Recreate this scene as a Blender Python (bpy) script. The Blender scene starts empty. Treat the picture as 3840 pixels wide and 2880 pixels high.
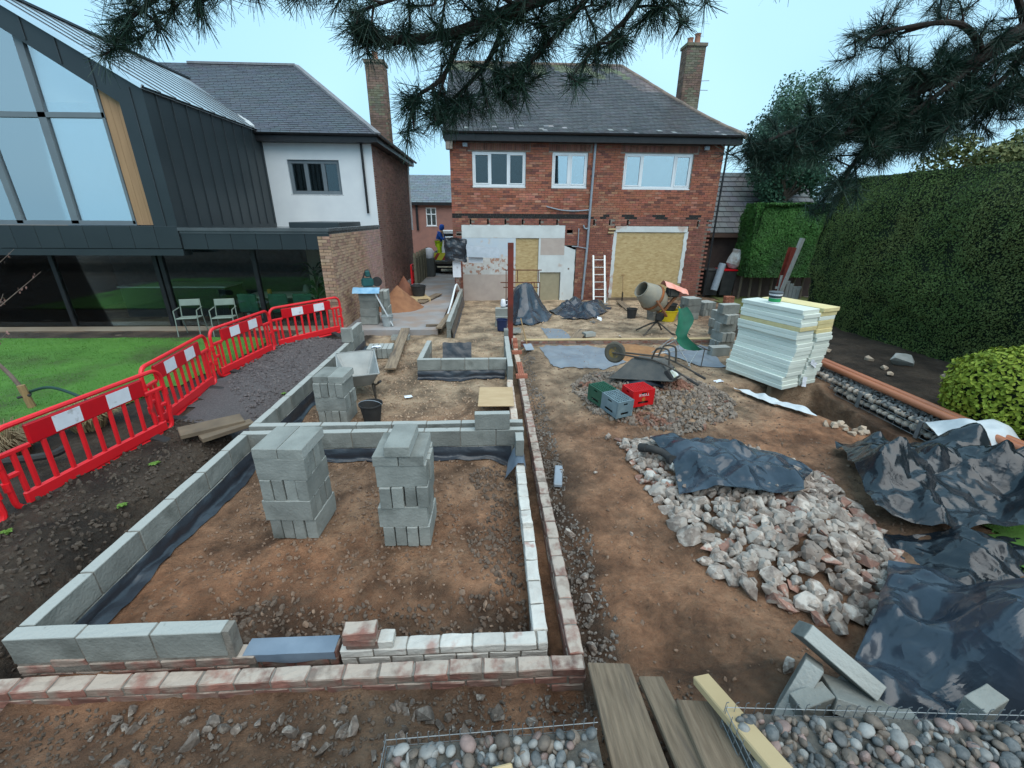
import bpy, bmesh, math, random
from mathutils import Vector as V, Matrix, noise
from math import sin, cos, pi, radians as rad, sqrt, atan2, floor
R = random.Random(11)
S = bpy.context.scene
C = S.collection
# ---------------------------------------------------------------- camera
cd = bpy.data.cameras.new('camera'); cam = bpy.data.objects.new('camera', cd); C.objects.link(cam)
cd.sensor_width = 36; cd.lens = 15.0; cd.clip_start = .02; cd.clip_end = 2000
rx, dn, fw = (.99881, -.04826, .00652), (-.01148, -.36343, -.93155), (.04733, .93037, -.36355)
cam.matrix_world = Matrix(((rx[0], -dn[0], -fw[0], 0), (rx[1], -dn[1], -fw[1], 0), (rx[2], -dn[2], -fw[2], 2.9), (0, 0, 0, 1)))
S.camera = cam
# ---------------------------------------------------------------- sky, sun, exposure
SUN_EL, SUN_AZ = 60, 152        # degrees; the sun stands behind cloud, high behind the camera
w = bpy.data.worlds.new('World'); S.world = w; w.use_nodes = True
nt = w.node_tree; nt.nodes.clear()
o_ = nt.nodes.new('ShaderNodeOutputWorld'); bg = nt.nodes.new('ShaderNodeBackground')
sky = nt.nodes.new('ShaderNodeTexSky'); sky.sky_type = 'NISHITA'; sky.sun_disc = False
sky.sun_elevation = rad(SUN_EL); sky.sun_rotation = rad(SUN_AZ); sky.air_density = 1.2; sky.dust_density = 3; sky.ozone_density = 1.5
# an even layer of cloud over the clear sky
mx = nt.nodes.new('ShaderNodeMix'); mx.data_type = 'RGBA'; mx.inputs[0].default_value = .80
tc = nt.nodes.new('ShaderNodeTexCoord'); cn = nt.nodes.new('ShaderNodeTexNoise'); cn.inputs['Scale'].default_value = 1.3; cn.inputs['Detail'].default_value = 3
cr = nt.nodes.new('ShaderNodeValToRGB'); cr.color_ramp.elements[0].color = (3.7, 7.2, 10.0, 1); cr.color_ramp.elements[1].color = (5.7, 9.4, 11.5, 1)
cr.color_ramp.elements[0].position = .3; cr.color_ramp.elements[1].position = .7
nt.links.new(tc.outputs['Generated'], cn.inputs['Vector']); nt.links.new(cn.outputs['Fac'], cr.inputs['Fac'])
nt.links.new(sky.outputs[0], mx.inputs[6]); nt.links.new(cr.outputs[0], mx.inputs[7])
nt.links.new(mx.outputs[2], bg.inputs['Color']); bg.inputs['Strength'].default_value = .075
nt.links.new(bg.outputs[0], o_.inputs[0])
sl = bpy.data.lights.new('sun', 'SUN'); sl.energy = 1.6; sl.angle = rad(75); sl.color = (1, .93, .84)
so = bpy.data.objects.new('sun', sl); C.objects.link(so)
a, e = rad(SUN_AZ), rad(SUN_EL)
so.rotation_euler = V((-sin(a)*cos(e), -cos(a)*cos(e), -sin(e))).to_track_quat('-Z', 'Y').to_euler()
S.view_settings.view_transform = 'Standard'; S.view_settings.look = 'None'; S.view_settings.gamma = 1; S.view_settings.exposure = 0.72
S.view_settings.use_curve_mapping = False

# ---------------------------------------------------------------- materials
MATS = {}
def M(name, c1, c2=None, rough=.8, scale=8., detail=6, bump=.25, bscale=None, var=.0, c3=None, s3=2., t3=(.5, .62), metal=0, spec=.35, attr=False, coat=0, stretch=None, dist=.02, trans=0, crease=0):
    if name in MATS: return MATS[name]
    m = bpy.data.materials.new(name); m.use_nodes = True; n = m.node_tree.nodes; L = m.node_tree.links
    b = n['Principled BSDF']; b.inputs['Roughness'].default_value = rough; b.inputs['Metallic'].default_value = metal
    b.inputs['Specular IOR Level'].default_value = spec
    if coat: b.inputs['Coat Weight'].default_value = coat; b.inputs['Coat Roughness'].default_value = .15
    if trans: b.inputs['Transmission Weight'].default_value = trans
    t = n.new('ShaderNodeTexCoord'); oi = n.new('ShaderNodeObjectInfo')
    src = t.outputs['Object']
    if stretch:
        mp = n.new('ShaderNodeMapping'); mp.inputs['Scale'].default_value = stretch; L.new(src, mp.inputs[0]); src = mp.outputs[0]
    mw = n.new('ShaderNodeMath'); mw.operation = 'MULTIPLY'; mw.inputs[1].default_value = 41; L.new(oi.outputs['Random'], mw.inputs[0])
    def nz(sc, det):
        x = n.new('ShaderNodeTexNoise'); x.noise_dimensions = '4D'; x.inputs['Scale'].default_value = sc; x.inputs['Detail'].default_value = det
        L.new(src, x.inputs['Vector']); L.new(mw.outputs[0], x.inputs['W']); return x
    c2 = c2 or tuple(x*.8 for x in c1)
    n1 = nz(scale, detail)
    r1 = n.new('ShaderNodeValToRGB'); r1.color_ramp.elements[0].color = (*c1, 1); r1.color_ramp.elements[1].color = (*c2, 1)
    r1.color_ramp.elements[0].position = .33; r1.color_ramp.elements[1].position = .68
    L.new(n1.outputs['Fac'], r1.inputs[0]); col = r1.outputs[0]
    if c3:
        n2 = nz(s3, 5); r2 = n.new('ShaderNodeMapRange'); r2.inputs[1].default_value = t3[0]; r2.inputs[2].default_value = t3[1]
        L.new(n2.outputs['Fac'], r2.inputs[0]); q = n.new('ShaderNodeMix'); q.data_type = 'RGBA'
        L.new(r2.outputs[0], q.inputs[0]); L.new(col, q.inputs[6]); q.inputs[7].default_value = (*c3, 1); col = q.outputs[2]
    if attr:
        at = n.new('ShaderNodeAttribute'); at.attribute_name = 'col'; q = n.new('ShaderNodeMix'); q.data_type = 'RGBA'; q.blend_type = 'MULTIPLY'
        q.inputs[0].default_value = 1; L.new(col, q.inputs[6]); L.new(at.outputs['Color'], q.inputs[7]); col = q.outputs[2]
    if var:
        hs = n.new('ShaderNodeHueSaturation'); mr = n.new('ShaderNodeMapRange'); mr.inputs[3].default_value = 1-var; mr.inputs[4].default_value = 1+var
        L.new(oi.outputs['Random'], mr.inputs[0]); L.new(mr.outputs[0], hs.inputs['Value']); L.new(col, hs.inputs['Color']); col = hs.outputs[0]
    L.new(col, b.inputs['Base Color'])
    if crease:
        # sharp crease lines of crumpled film, two sizes, over soft waves
        wn = nz(2.5, 3); ad = n.new('ShaderNodeVectorMath'); ad.operation = 'MULTIPLY_ADD'; L.new(wn.outputs['Color'], ad.inputs[0]); ad.inputs[1].default_value = (.35,.35,.35); L.new(src, ad.inputs[2]); hs_ = []
        for sc, wt in ((2.2,1.2),(5.5,.4),(13.,.1)):
            vo = n.new('ShaderNodeTexVoronoi'); vo.inputs['Scale'].default_value = sc; L.new(ad.outputs[0], vo.inputs['Vector']); mu = n.new('ShaderNodeMath'); mu.operation = 'MULTIPLY'; mu.inputs[1].default_value = wt; L.new(vo.outputs['Distance'], mu.inputs[0]); hs_.append(mu.outputs[0])
        s1 = n.new('ShaderNodeMath'); L.new(hs_[0], s1.inputs[0]); L.new(hs_[1], s1.inputs[1]); s2 = n.new('ShaderNodeMath'); L.new(s1.outputs[0], s2.inputs[0]); L.new(hs_[2], s2.inputs[1])
        bp = n.new('ShaderNodeBump'); bp.inputs['Strength'].default_value = crease; bp.inputs['Distance'].default_value = .09; L.new(s2.outputs[0], bp.inputs['Height']); L.new(bp.outputs[0], b.inputs['Normal'])
    elif bump:
        nb = nz(bscale or scale*3, 4); bp = n.new('ShaderNodeBump'); bp.inputs['Strength'].default_value = bump; bp.inputs['Distance'].default_value = dist
        L.new(nb.outputs['Fac'], bp.inputs['Height']); L.new(bp.outputs[0], b.inputs['Normal'])
    MATS[name] = m; return m
def glassmat(name, tint=(.75, .85, .88), base=.35):
    if name in MATS: return MATS[name]
    m = bpy.data.materials.new(name); m.use_nodes = True; n = m.node_tree.nodes; L = m.node_tree.links; n.clear()
    o = n.new('ShaderNodeOutputMaterial'); tr = n.new('ShaderNodeBsdfTransparent'); gl = n.new('ShaderNodeBsdfGlossy'); mx = n.new('ShaderNodeMixShader')
    fr = n.new('ShaderNodeFresnel'); fr.inputs[0].default_value = 1.5; ad = n.new('ShaderNodeMath'); ad.operation = 'ADD'; ad.inputs[1].default_value = base; ad.use_clamp = True
    gl.inputs['Roughness'].default_value = .02; gl.inputs[0].default_value = (.9, .93, .95, 1); tr.inputs[0].default_value = (*tint, 1)
    L.new(fr.outputs[0], ad.inputs[0]); L.new(ad.outputs[0], mx.inputs[0]); L.new(tr.outputs[0], mx.inputs[1]); L.new(gl.outputs[0], mx.inputs[2]); L.new(mx.outputs[0], o.inputs[0])
    MATS[name] = m; return m

# ---------------------------------------------------------------- mesh helper
class G:
    def __init__(s): s.v = []; s.f = []; s.c = []; s.fc = None
    def add(s, vs, fs, col=None):
        k = len(s.v); s.v += [tuple(p) for p in vs]; s.f += [tuple(i+k for i in f) for f in fs]
        if col is not None: s.c += [col]*len(fs)
        return s
    def box(s, c, d, rz=0, col=None, M_=None, skip=()):
        x, y, z = d[0]/2, d[1]/2, d[2]/2; ca, sa = cos(rz), sin(rz)
        P = []
        for (i, j, k) in ((-1,-1,-1),(1,-1,-1),(1,1,-1),(-1,1,-1),(-1,-1,1),(1,-1,1),(1,1,1),(-1,1,1)):
            p = V((i*x, j*y, k*z))
            if M_ is not None: p = M_ @ p
            else: p = V((p.x*ca-p.y*sa, p.x*sa+p.y*ca, p.z))
            P.append(p+V(c))
        F = [(0,3,2,1),(4,5,6,7),(0,1,5,4),(1,2,6,5),(2,3,7,6),(3,0,4,7)]
        return s.add(P, [f for i, f in enumerate(F) if i not in skip], col)
    def b2(s, x0, x1, y0, y1, z0, z1, col=None): return s.box(((x0+x1)/2, (y0+y1)/2, (z0+z1)/2), (abs(x1-x0), abs(y1-y0), abs(z1-z0)), 0, col)
    def bar(s, a, b, w, h=None, up=(0,0,1)):
        a, b = V(a), V(b); d = (b-a); L = d.length; d.normalize(); u = V(up)
        if abs(d.dot(u)) > .98: u = V((1,0,0))
        r = d.cross(u).normalized(); u = r.cross(d)
        return s.box((a+b)/2, (w, L, h or w), M_=Matrix((r, d, u)).transposed())
    def tube(s, pts, r, n=8, cap=True, col=None):
        pts = [V(p) for p in pts]; rs = r if isinstance(r, (list, tuple)) else [r]*len(pts)
        vs = []; fs = []; pu = None
        for i, p in enumerate(pts):
            d = (pts[min(i+1, len(pts)-1)]-pts[max(i-1, 0)])
            if d.length < 1e-9: d = V((0,0,1))
            d.normalize()
            if pu is None: pu = V((0,0,1)) if abs(d.z) < .9 else V((1,0,0))
            rr = d.cross(pu); rr = rr.normalized() if rr.length > 1e-6 else V((1,0,0)); pu = rr.cross(d)
            for k in range(n):
                t = 2*pi*k/n; vs.append(p+(rr*cos(t)+pu*sin(t))*rs[i])
        for i in range(len(pts)-1):
            for k in range(n):
                a = i*n+k; b = i*n+(k+1) % n; fs.append((a, b, b+n, a+n))
        if cap: fs.append(tuple(range(n-1, -1, -1))); fs.append(tuple(range((len(pts)-1)*n, len(pts)*n)))
        return s.add(vs, fs, col)
    def lathe(s, prof, c=(0,0,0), n=20, M_=None, col=None, cap=True):
        vs = []; fs = []
        for (r, z) in prof:
            for k in range(n):
                t = 2*pi*k/n; p = V((r*cos(t), r*sin(t), z))
                if M_ is not None: p = M_ @ p
                vs.append(p+V(c))
        for i in range(len(prof)-1):
            for k in range(n):
                a = i*n+k; b = i*n+(k+1) % n; fs.append((a, b, b+n, a+n))
        if cap: fs.append(tuple(range(n-1, -1, -1))); fs.append(tuple(range((len(prof)-1)*n, len(prof)*n)))
        return s.add(vs, fs, col)
    def prism(s, poly, a, b, axis='y', col=None):
        # poly: 2d outline; extruded from a to b along axis
        f = {'y': lambda p, t: (p[0], t, p[1]), 'z': lambda p, t: (p[0], p[1], t), 'x': lambda p, t: (t, p[0], p[1])}[axis]
        n = len(poly); vs = [f(p, a) for p in poly]+[f(p, b) for p in poly]
        fs = [tuple(range(n)), tuple(range(2*n-1, n-1, -1))]+[(i, i+n, (i+1) % n+n, (i+1) % n) for i in range(n)]
        return s.add(vs, fs, col)
    def mesh(s, name, off=(0,0,0), bevel=0, seg=1, smooth=False, fix=True):
        m = bpy.data.meshes.new(name); o = V(off)
        m.from_pydata([(p[0]-o.x, p[1]-o.y, p[2]-o.z) for p in s.v], [], s.f)
        if fix or bevel:
            bm = bmesh.new(); bm.from_mesh(m)
            if fix: bmesh.ops.recalc_face_normals(bm, faces=bm.faces)
            if bevel: bmesh.ops.bevel(bm, geom=[e for e in bm.edges if e.calc_length() > bevel*2.2], offset=bevel, segments=seg, affect='EDGES', clamp_overlap=True)
            bm.to_mesh(m); bm.free()
        if s.c and len(s.c) == len(m.polygons):
            at = m.color_attributes.new('col', 'FLOAT_COLOR', 'CORNER'); buf = []
            for p, c in zip(m.polygons, s.c): buf += [c[0], c[1], c[2], 1.]*len(p.vertices)
            at.data.foreach_set('color', buf)
        if smooth:
            m.polygons.foreach_set('use_smooth', [True]*len(m.polygons))
            if smooth != 2: m.set_sharp_from_angle(angle=rad(38))
        m.update(); return m
    def build(s, name, mat, parent=None, world=True, **k):
        off = (0,0,0)
        if parent is not None and world:
            p = parent; off = V((0,0,0))
            while p is not None: off = off+V(p.location); p = p.parent
        return link(name, s.mesh(name, off=off, **k), mat, parent)
def link(name, me, mat=None, parent=None):
    o = bpy.data.objects.new(name, me); C.objects.link(o)
    if mat is not None and not me.materials: me.materials.append(mat)
    if parent is not None: o.parent = parent
    return o
def tag(o, label=None, cat=None, group=None, kind=None):
    if label: o['label'] = label
    if cat: o['category'] = cat
    if group: o['group'] = group
    if kind: o['kind'] = kind
    return o
def E(name, label, cat, loc=(0,0,0), rz=0, group=None):
    o = bpy.data.objects.new(name, None); C.objects.link(o); o.location = loc; o.rotation_euler = (0,0,rz); o.empty_display_size = .1
    return tag(o, label, cat, group)
def copytree(o, parent=None):
    c = o.copy(); C.objects.link(c); c.parent = parent
    for ch in o.children: copytree(ch, c)
    return c
def rotm(x=0, y=0, z=0): return (Matrix.Rotation(z, 3, 'Z') @ Matrix.Rotation(y, 3, 'Y') @ Matrix.Rotation(x, 3, 'X'))
def nz(x, y, z=0.): return noise.noise(V((x, y, z)))
def ss(a, b, x):
    t = min(1., max(0., (x-a)/(b-a))); return t*t*(3-2*t)
ORD = ['first','second','third','fourth','fifth','sixth','seventh','eighth','ninth','tenth','eleventh','twelfth','thirteenth','fourteenth','fifteenth','sixteenth','seventeenth','eighteenth','nineteenth','twentieth']
def spath(pts, n=6):   # catmull-rom smoothing of a polyline
    P = [V(p) for p in pts]; out = []
    for i in range(len(P)-1):
        a, b, c, d = P[max(i-1,0)], P[i], P[i+1], P[min(i+2,len(P)-1)]
        for k in range(n):
            t = k/n; out.append(.5*((2*b)+(c-a)*t+(2*a-5*b+4*c-d)*t*t+(3*b-a-3*c+d)*t**3))
    return out+[P[-1]]
# ---------------------------------------------------------------- ground
PILE = [(1.66,5.12),(1.78,4.2),(1.82,3.13),(2.1,2.62),(2.61,2.22),(3.3,2.35),(3.74,2.94),(3.98,4.3),(3.3,4.95),(2.5,5.15)]
def pdist(x, y, poly):   # signed distance inside a convex outline
    d = 9.
    n = len(poly)
    for i in range(n):
        ax, ay = poly[i]; bx_, by_ = poly[(i+1) % n]; ex, ey = bx_-ax, by_-ay; l = sqrt(ex*ex+ey*ey)
        d = min(d, (ex*(y-ay)-ey*(x-ax))/l)
    return d
def pile_h(x, y):
    if 1.5 < x < 4.2 and 2 < y < 5.4:
        return .27*ss(0, .75, pdist(x, y, PILE))
    return 0.
def heap_h(x, y):
    dx, dy = (x-2.75)/1.45, (y-6.75)/1.45
    d = sqrt(dx*dx+dy*dy)+.12*nz(x*1.3, y*1.3, 4)
    return .26*ss(1.0, .2, d)
TR = ((4.5,6.95),(5.62,4.95))
def trench_d(x, y):
    (ax, ay), (bx_, by_) = TR
    ex, ey = bx_-ax, by_-ay; l = sqrt(ex*ex+ey*ey)
    s_ = (ex*(y-ay)-ey*(x-ax))/l
    s_ += .08*nz(x*3, y*3, 5)
    return ss(0, .09, s_)*ss(4.6, 4.9, y)*ss(7.25, 6.95, y)*ss(6.62, 6.45, x)
def h(x, y):
    z = .035*nz(x*.9, y*.9, 1)+.03*nz(x*2.3, y*2.3, 2)+.026*nz(x*5, y*5, 3)+.016*nz(x*11, y*11, 7)
    if y > 30 or abs(x) > 30: return -.02
    if x < -3.05 and y < 11.2:
        z += .12+.1*ss(-3.6, -4.3, x)
        z -= .34*ss(-3.75, -3.35, x)*ss(8, 5.5, y)
        if x < -4.9: z = z*.25+.2
        z -= .12*ss(9.8, 10.6, y)
    elif -3.05 <= x < .36 and 2.0 < y < 4.9:
        z += .02+.05*ss(3.4,2.6,y)*ss(-1.9,-2.6,x)
        z -= .13*ss(2.75, 2.35, y)*ss(-1.75, -1.45, x)
        z -= .10*ss(-.05, .2, x)
        z += .035*abs(nz(x*3, y*3, 9))
    elif -3.05 <= x < .36 and 4.9 <= y < 10.6:
        z += .02
        z -= .12*ss(10.2, 10.6, y)*ss(-1.3,-1.7,x)
    elif .36 <= x < .95 and y < 10.4 and y > 1.7:
        z -= .1*ss(.95, .66, x)
    if 0.95 < x < 4.5 and 1.9 < y < 10: z += .02*nz(x*8, y*1.1, 17)-.018*ss(.1,.02,abs(x-1.25-.25*nz(y*.5,4)))
    if x >= .9:
        if y > 1.6: z += pile_h(x, y)*.8+heap_h(x, y)*.9
        if x > 4.4 and 4.4 < y < 7.4: z -= (1.05-.92*ss(6.02,6.12,x+.05*nz(y*3,1)))*trench_d(x, y)
        if x > 6.45 and y < 12.5: z = z*.6+.14*ss(6.45, 6.7, x)
        z += .12*ss(3.9, 4.5, x)*ss(4.7, 4.2, y)
    if y < 1.95:
        t = 1.95-y
        z += .03+.02*nz(x*9, y*9)+.03*ss(.1, .5, t)+.45*ss(.45, 1.0, t)+.12*ss(1., 1.6, t)
    if y > 14: z *= .6; z -= .04*ss(14, 16, y)
    return z
def axis_pts(segs):
    out = []
    for a, b, st in segs:
        n = max(1, round((b-a)/st)); out += [a+(b-a)*i/n for i in range(n)]
    return out+[segs[-1][1]]
gx = axis_pts([(-600,-60,90),(-60,-14,6),(-14,-6,.4),(-6,-3.2,.09),(-3.2,7,.055),(7,10,.2),(10,20,1),(20,60,6),(60,600,90)])
gy = axis_pts([(-60,-4,8),(-4,.4,.8),(.4,5.6,.05),(5.6,11.2,.08),(11.2,17,.2),(17,32,1),(32,80,6),(80,900,120)])
def ground_w(x, y):   # soil kinds: sand, dark topsoil with painted trench shade, red clay
    n1 = nz(x*.7, y*.7, 21)+.5*nz(x*2.1, y*2.1, 22)
    sand = ss(4.9, 7, y)*ss(-3.2, -2.8, x)*.62+ss(8.5, 10.2, y)*.4
    sand = min(1, max(0, sand+.35*n1))*ss(6.5, 5.9, x)
    dark = ss(-3.0, -3.15, x)*ss(11.3, 10.9, y)
    dark = max(dark, ss(6.35, 6.6, x)*ss(12.6, 12.2, y))
    if y < 2.9 and y > 2 and x > -2 and x < .4: dark = max(dark, .75*ss(2.75, 2.35, y+.2*n1))
    if .55 < x < 1.1 and 1.7 < y < 10: dark = max(dark, .8*ss(1.05, .7, x+.15*n1)*ss(7,5,y))
    if y < 2: dark = max(dark, .35+.3*n1)
    if x > 4.4 and 4.5 < y < 7.3: dark = max(dark, .55*trench_d(x, y))  # trench soil darkened: the pit's shade put into its damp subsoil colour
    red = max(0, .6+.9*nz(x*.55+3, y*.55, 31))*ss(8, 5, y)+.5*trench_d(x, y)
    if x > 3.8 and 5 < y < 10: red += .5*ss(3.8, 4.6, x)
    return (min(1, max(0, sand)), min(1, max(0, dark)), min(1, max(0, red)))
def make_ground():
    nx, ny = len(gx), len(gy)
    vs = [(x, y, h(x, y)) for y in gy for x in gx]
    fs = [(j*nx+i, j*nx+i+1, (j+1)*nx+i+1, (j+1)*nx+i) for j in range(ny-1) for i in range(nx-1)]
    m = bpy.data.meshes.new('ground'); m.from_pydata(vs, [], fs)
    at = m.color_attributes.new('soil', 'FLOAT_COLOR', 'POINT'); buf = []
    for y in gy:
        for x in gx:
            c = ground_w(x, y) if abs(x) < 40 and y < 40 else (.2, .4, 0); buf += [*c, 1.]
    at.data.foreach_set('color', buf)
    m.polygons.foreach_set('use_smooth', [True]*len(m.polygons)); m.update()
    mt = bpy.data.materials.new('soil'); mt.use_nodes = True; n = mt.node_tree.nodes; L = mt.node_tree.links; b = n['Principled BSDF']
    t = n.new('ShaderNodeTexCoord'); at = n.new('ShaderNodeAttribute'); at.attribute_name = 'soil'; sp = n.new('ShaderNodeSeparateColor'); L.new(at.outputs['Color'], sp.inputs[0])
    def noi(sc, d, rgh=.55):
        x = n.new('ShaderNodeTexNoise'); x.inputs['Scale'].default_value = sc; x.inputs['Detail'].default_value = d; x.inputs['Roughness'].default_value = rgh; L.new(t.outputs['Object'], x.inputs['Vector']); return x.outputs['Fac']
    def ramp(fac, a, c, p0=.3, p1=.7):
        r = n.new('ShaderNodeValToRGB'); r.color_ramp.elements[0].color = (*a, 1); r.color_ramp.elements[1].color = (*c, 1); r.color_ramp.elements[0].position = p0; r.color_ramp.elements[1].position = p1; L.new(fac, r.inputs[0]); return r.outputs[0]
    def mix(f, a, c):
        q = n.new('ShaderNodeMix'); q.data_type = 'RGBA'; L.new(f, q.inputs[0]); L.new(a, q.inputs[6]); L.new(c, q.inputs[7]); return q.outputs[2]
    f1 = noi(4.5, 10, .75); f2 = noi(14, 8, .7); f3 = noi(1.7, 7, .65)
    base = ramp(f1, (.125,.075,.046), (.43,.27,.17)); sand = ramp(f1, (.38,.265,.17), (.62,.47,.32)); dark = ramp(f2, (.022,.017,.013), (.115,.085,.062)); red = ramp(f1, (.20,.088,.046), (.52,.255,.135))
    def brk(ch, amt):   # break the borders between soils up
        m1 = n.new('ShaderNodeMath'); m1.operation = 'SUBTRACT'; L.new(f2, m1.inputs[0]); m1.inputs[1].default_value = .5
        m2 = n.new('ShaderNodeMath'); m2.operation = 'MULTIPLY_ADD'; L.new(m1.outputs[0], m2.inputs[0]); m2.inputs[1].default_value = amt; L.new(ch, m2.inputs[2]); m2.use_clamp = True; return m2.outputs[0]
    col = mix(brk(sp.outputs[2], 1.3), base, red); col = mix(brk(sp.outputs[0], 1.2), col, sand); col = mix(brk(sp.outputs[1], .9), col, dark)
    # wet and stained patches
    r3 = n.new('ShaderNodeMapRange'); L.new(f3, r3.inputs[0]); r3.inputs[1].default_value = .38; r3.inputs[2].default_value = .6; r3.inputs[3].default_value = .42; r3.inputs[4].default_value = 1.15
    hs = n.new('ShaderNodeHueSaturation'); L.new(col, hs.inputs['Color']); L.new(r3.outputs[0], hs.inputs['Value'])
    vo = n.new('ShaderNodeTexVoronoi'); vo.inputs['Scale'].default_value = 26; L.new(t.outputs['Object'], vo.inputs['Vector'])
    L.new(hs.outputs[0], b.inputs['Base Color'])
    rr = n.new('ShaderNodeMapRange'); L.new(f3, rr.inputs[0]); rr.inputs[3].default_value = .55; rr.inputs[4].default_value = .95; L.new(rr.outputs[0], b.inputs['Roughness'])
    b.inputs['Specular IOR Level'].default_value = .3
    fa = n.new('ShaderNodeMath'); fa.operation = 'MULTIPLY_ADD'; L.new(noi(38, 6, .7), fa.inputs[0]); fa.inputs[1].default_value = .5; L.new(f2, fa.inputs[2])
    bp = n.new('ShaderNodeBump'); bp.inputs['Strength'].default_value = 1.0; bp.inputs['Distance'].default_value = .07; L.new(fa.outputs[0], bp.inputs['Height']); L.new(bp.outputs[0], b.inputs['Normal'])
    m.materials.append(mt)
    o = link('ground', m); tag(o, 'churned brown and sandy soil of the building plot', kind='structure'); return o
make_ground()

# rocks and pebbles: shared meshes
def rock_mesh(seed, n=13, sx=1, sy=1, sz=1):
    r = random.Random(seed); bm = bmesh.new()
    for i in range(n):
        v = V((r.gauss(0,1), r.gauss(0,1), r.gauss(0,1))).normalized()*r.uniform(.42, .56)
        bm.verts.new((v.x*sx, v.y*sy, v.z*sz))
    g = bmesh.ops.convex_hull(bm, input=bm.verts)
    bmesh.ops.delete(bm, geom=[x for x in g['geom_interior'] if isinstance(x, bmesh.types.BMVert)], context='VERTS')
    bmesh.ops.recalc_face_normals(bm, faces=bm.faces)
    m = bpy.data.meshes.new('stone'); bm.to_mesh(m); bm.free(); return m
def pebble_mesh(seed):
    r = random.Random(seed); bm = bmesh.new(); bmesh.ops.create_icosphere(bm, subdivisions=2, radius=.5)
    a, b_, c = r.uniform(.8, 1.15), r.uniform(.6, .95), r.uniform(.45, .75)
    for v in bm.verts:
        k = 1+.13*noise.noise(v.co*2.2+V((seed*3.1, 0, 0))); v.co = V((v.co.x*a*k, v.co.y*b_*k, v.co.z*c*k))
    for f in bm.faces: f.smooth = True
    m = bpy.data.meshes.new('pebble'); bm.to_mesh(m); bm.free(); return m
m_rubble = M('rubble stone', (.40,.335,.285), (.21,.165,.14), rough=.9, scale=5, bump=.5, bscale=22, var=.3, c3=(.50,.44,.385), s3=2.2, t3=(.5,.58))
m_rubble2 = M('rubble brick', (.36,.19,.14), (.26,.15,.12), rough=.9, scale=5, bump=.5, bscale=20, var=.3, c3=(.45,.38,.32), s3=3)
m_small = M('small rubble', (.34,.28,.23), (.16,.125,.1), rough=.92, scale=6, bump=.4, bscale=20, var=.35, c3=(.26,.13,.09), s3=1.5, t3=(.56,.6))
m_peb = [M('pebble grey', (.135,.14,.14), (.07,.078,.08), rough=.6, scale=4, bump=.1, var=.35), M('pebble pale', (.30,.30,.285), (.23,.225,.215), rough=.5, scale=4, bump=.1, var=.2), M('pebble brown', (.155,.125,.10), (.095,.078,.066), rough=.5, scale=4, bump=.1, var=.3), M('pebble pink', (.25,.175,.155), (.18,.13,.115), rough=.5, scale=4, bump=.1, var=.2)]
def setmats(mesh_list, mats):
    out = []
    for me in mesh_list:
        for mt in mats:
            c = me.copy(); c.materials.clear(); c.materials.append(mt); out.append(c)
    return out
ROCKS = setmats([rock_mesh(i, R.randint(15,26), R.uniform(.9,1.3), R.uniform(.75,1), R.uniform(.5,.72)) for i in range(12)], [m_rubble])
ROCKSB = setmats([rock_mesh(i+30, 11, 1.2, .8, .6) for i in range(4)], [m_rubble2])
PEBS = [setmats([pebble_mesh(i) for i in range(6)], [m]) for m in m_peb]
def place(me, name, loc, s, rot=None, label=None, cat=None, group=None, parent=None):
    o = bpy.data.objects.new(name, me); C.objects.link(o); o.location = loc
    o.scale = (s, s, s) if not isinstance(s, tuple) else s
    o.rotation_euler = rot or (R.uniform(0,6.3), R.uniform(0,6.3), R.uniform(0,6.3))
    if parent: o.parent = parent
    return tag(o, label, cat, group)
def merged(name, items, mat, label=None, kind='stuff', parent=None):
    g = G()
    for me, loc, s, rot in items:
        m3 = rotm(*rot)
        g.add([m3 @ (v.co*s)+V(loc) for v in me.vertices], [tuple(p.vertices) for p in me.polygons])
    o = g.build(name, mat, parent, fix=False); tag(o, label, kind=kind); return o
def rr3(): return (R.uniform(0,6.3), R.uniform(0,6.3), R.uniform(0,6.3))

m_frub = M('muddy rubble', (.20,.165,.14), (.11,.09,.075), rough=.95, scale=5, bump=.5, bscale=22, var=.35, c3=(.30,.265,.23), s3=2.2, t3=(.55,.64))
MROCKS = setmats([rock_mesh(i+60, R.randint(10,15), R.uniform(.9,1.35), R.uniform(.7,1), R.uniform(.55,.85)) for i in range(8)], [m_frub])
# ---------------------------------------------------------------- new footings: block and brick walls
m_block = M('concrete block', (.268,.277,.255), (.185,.193,.178), rough=.92, scale=5, detail=9, bump=.6, bscale=45, var=.2, c3=(.135,.142,.128), s3=3.5, t3=(.56,.72), dist=.012)
m_blocktop = m_block
m_mortar = M('mortar', (.24,.22,.19), (.16,.14,.12), rough=.95, scale=18, bump=.5, bscale=60)
m_pinkbrick = M('old pink brick', (.27,.125,.095), (.17,.085,.07), rough=.92, scale=9, bump=.5, bscale=40, var=.3, c3=(.22,.17,.14), s3=5, t3=(.45,.58), dist=.012)
m_whitebrick = M('mortar covered brick', (.62,.60,.55), (.48,.45,.41), rough=.92, scale=9, bump=.5, bscale=40, var=.12, c3=(.42,.28,.24), s3=6, t3=(.60,.68), dist=.012)
bedded_jobs = 1
m_orangebrick = M('perforated orange brick', (.42,.16,.10), (.33,.12,.08), rough=.85, scale=9, bump=.3, bscale=40, var=.15)
m_palebrick = M('pale salmon brick', (.55,.38,.29), (.42,.28,.22), rough=.9, scale=9, bump=.4, bscale=40, var=.18, c3=(.62,.55,.47), s3=5, t3=(.5,.6))
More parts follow.
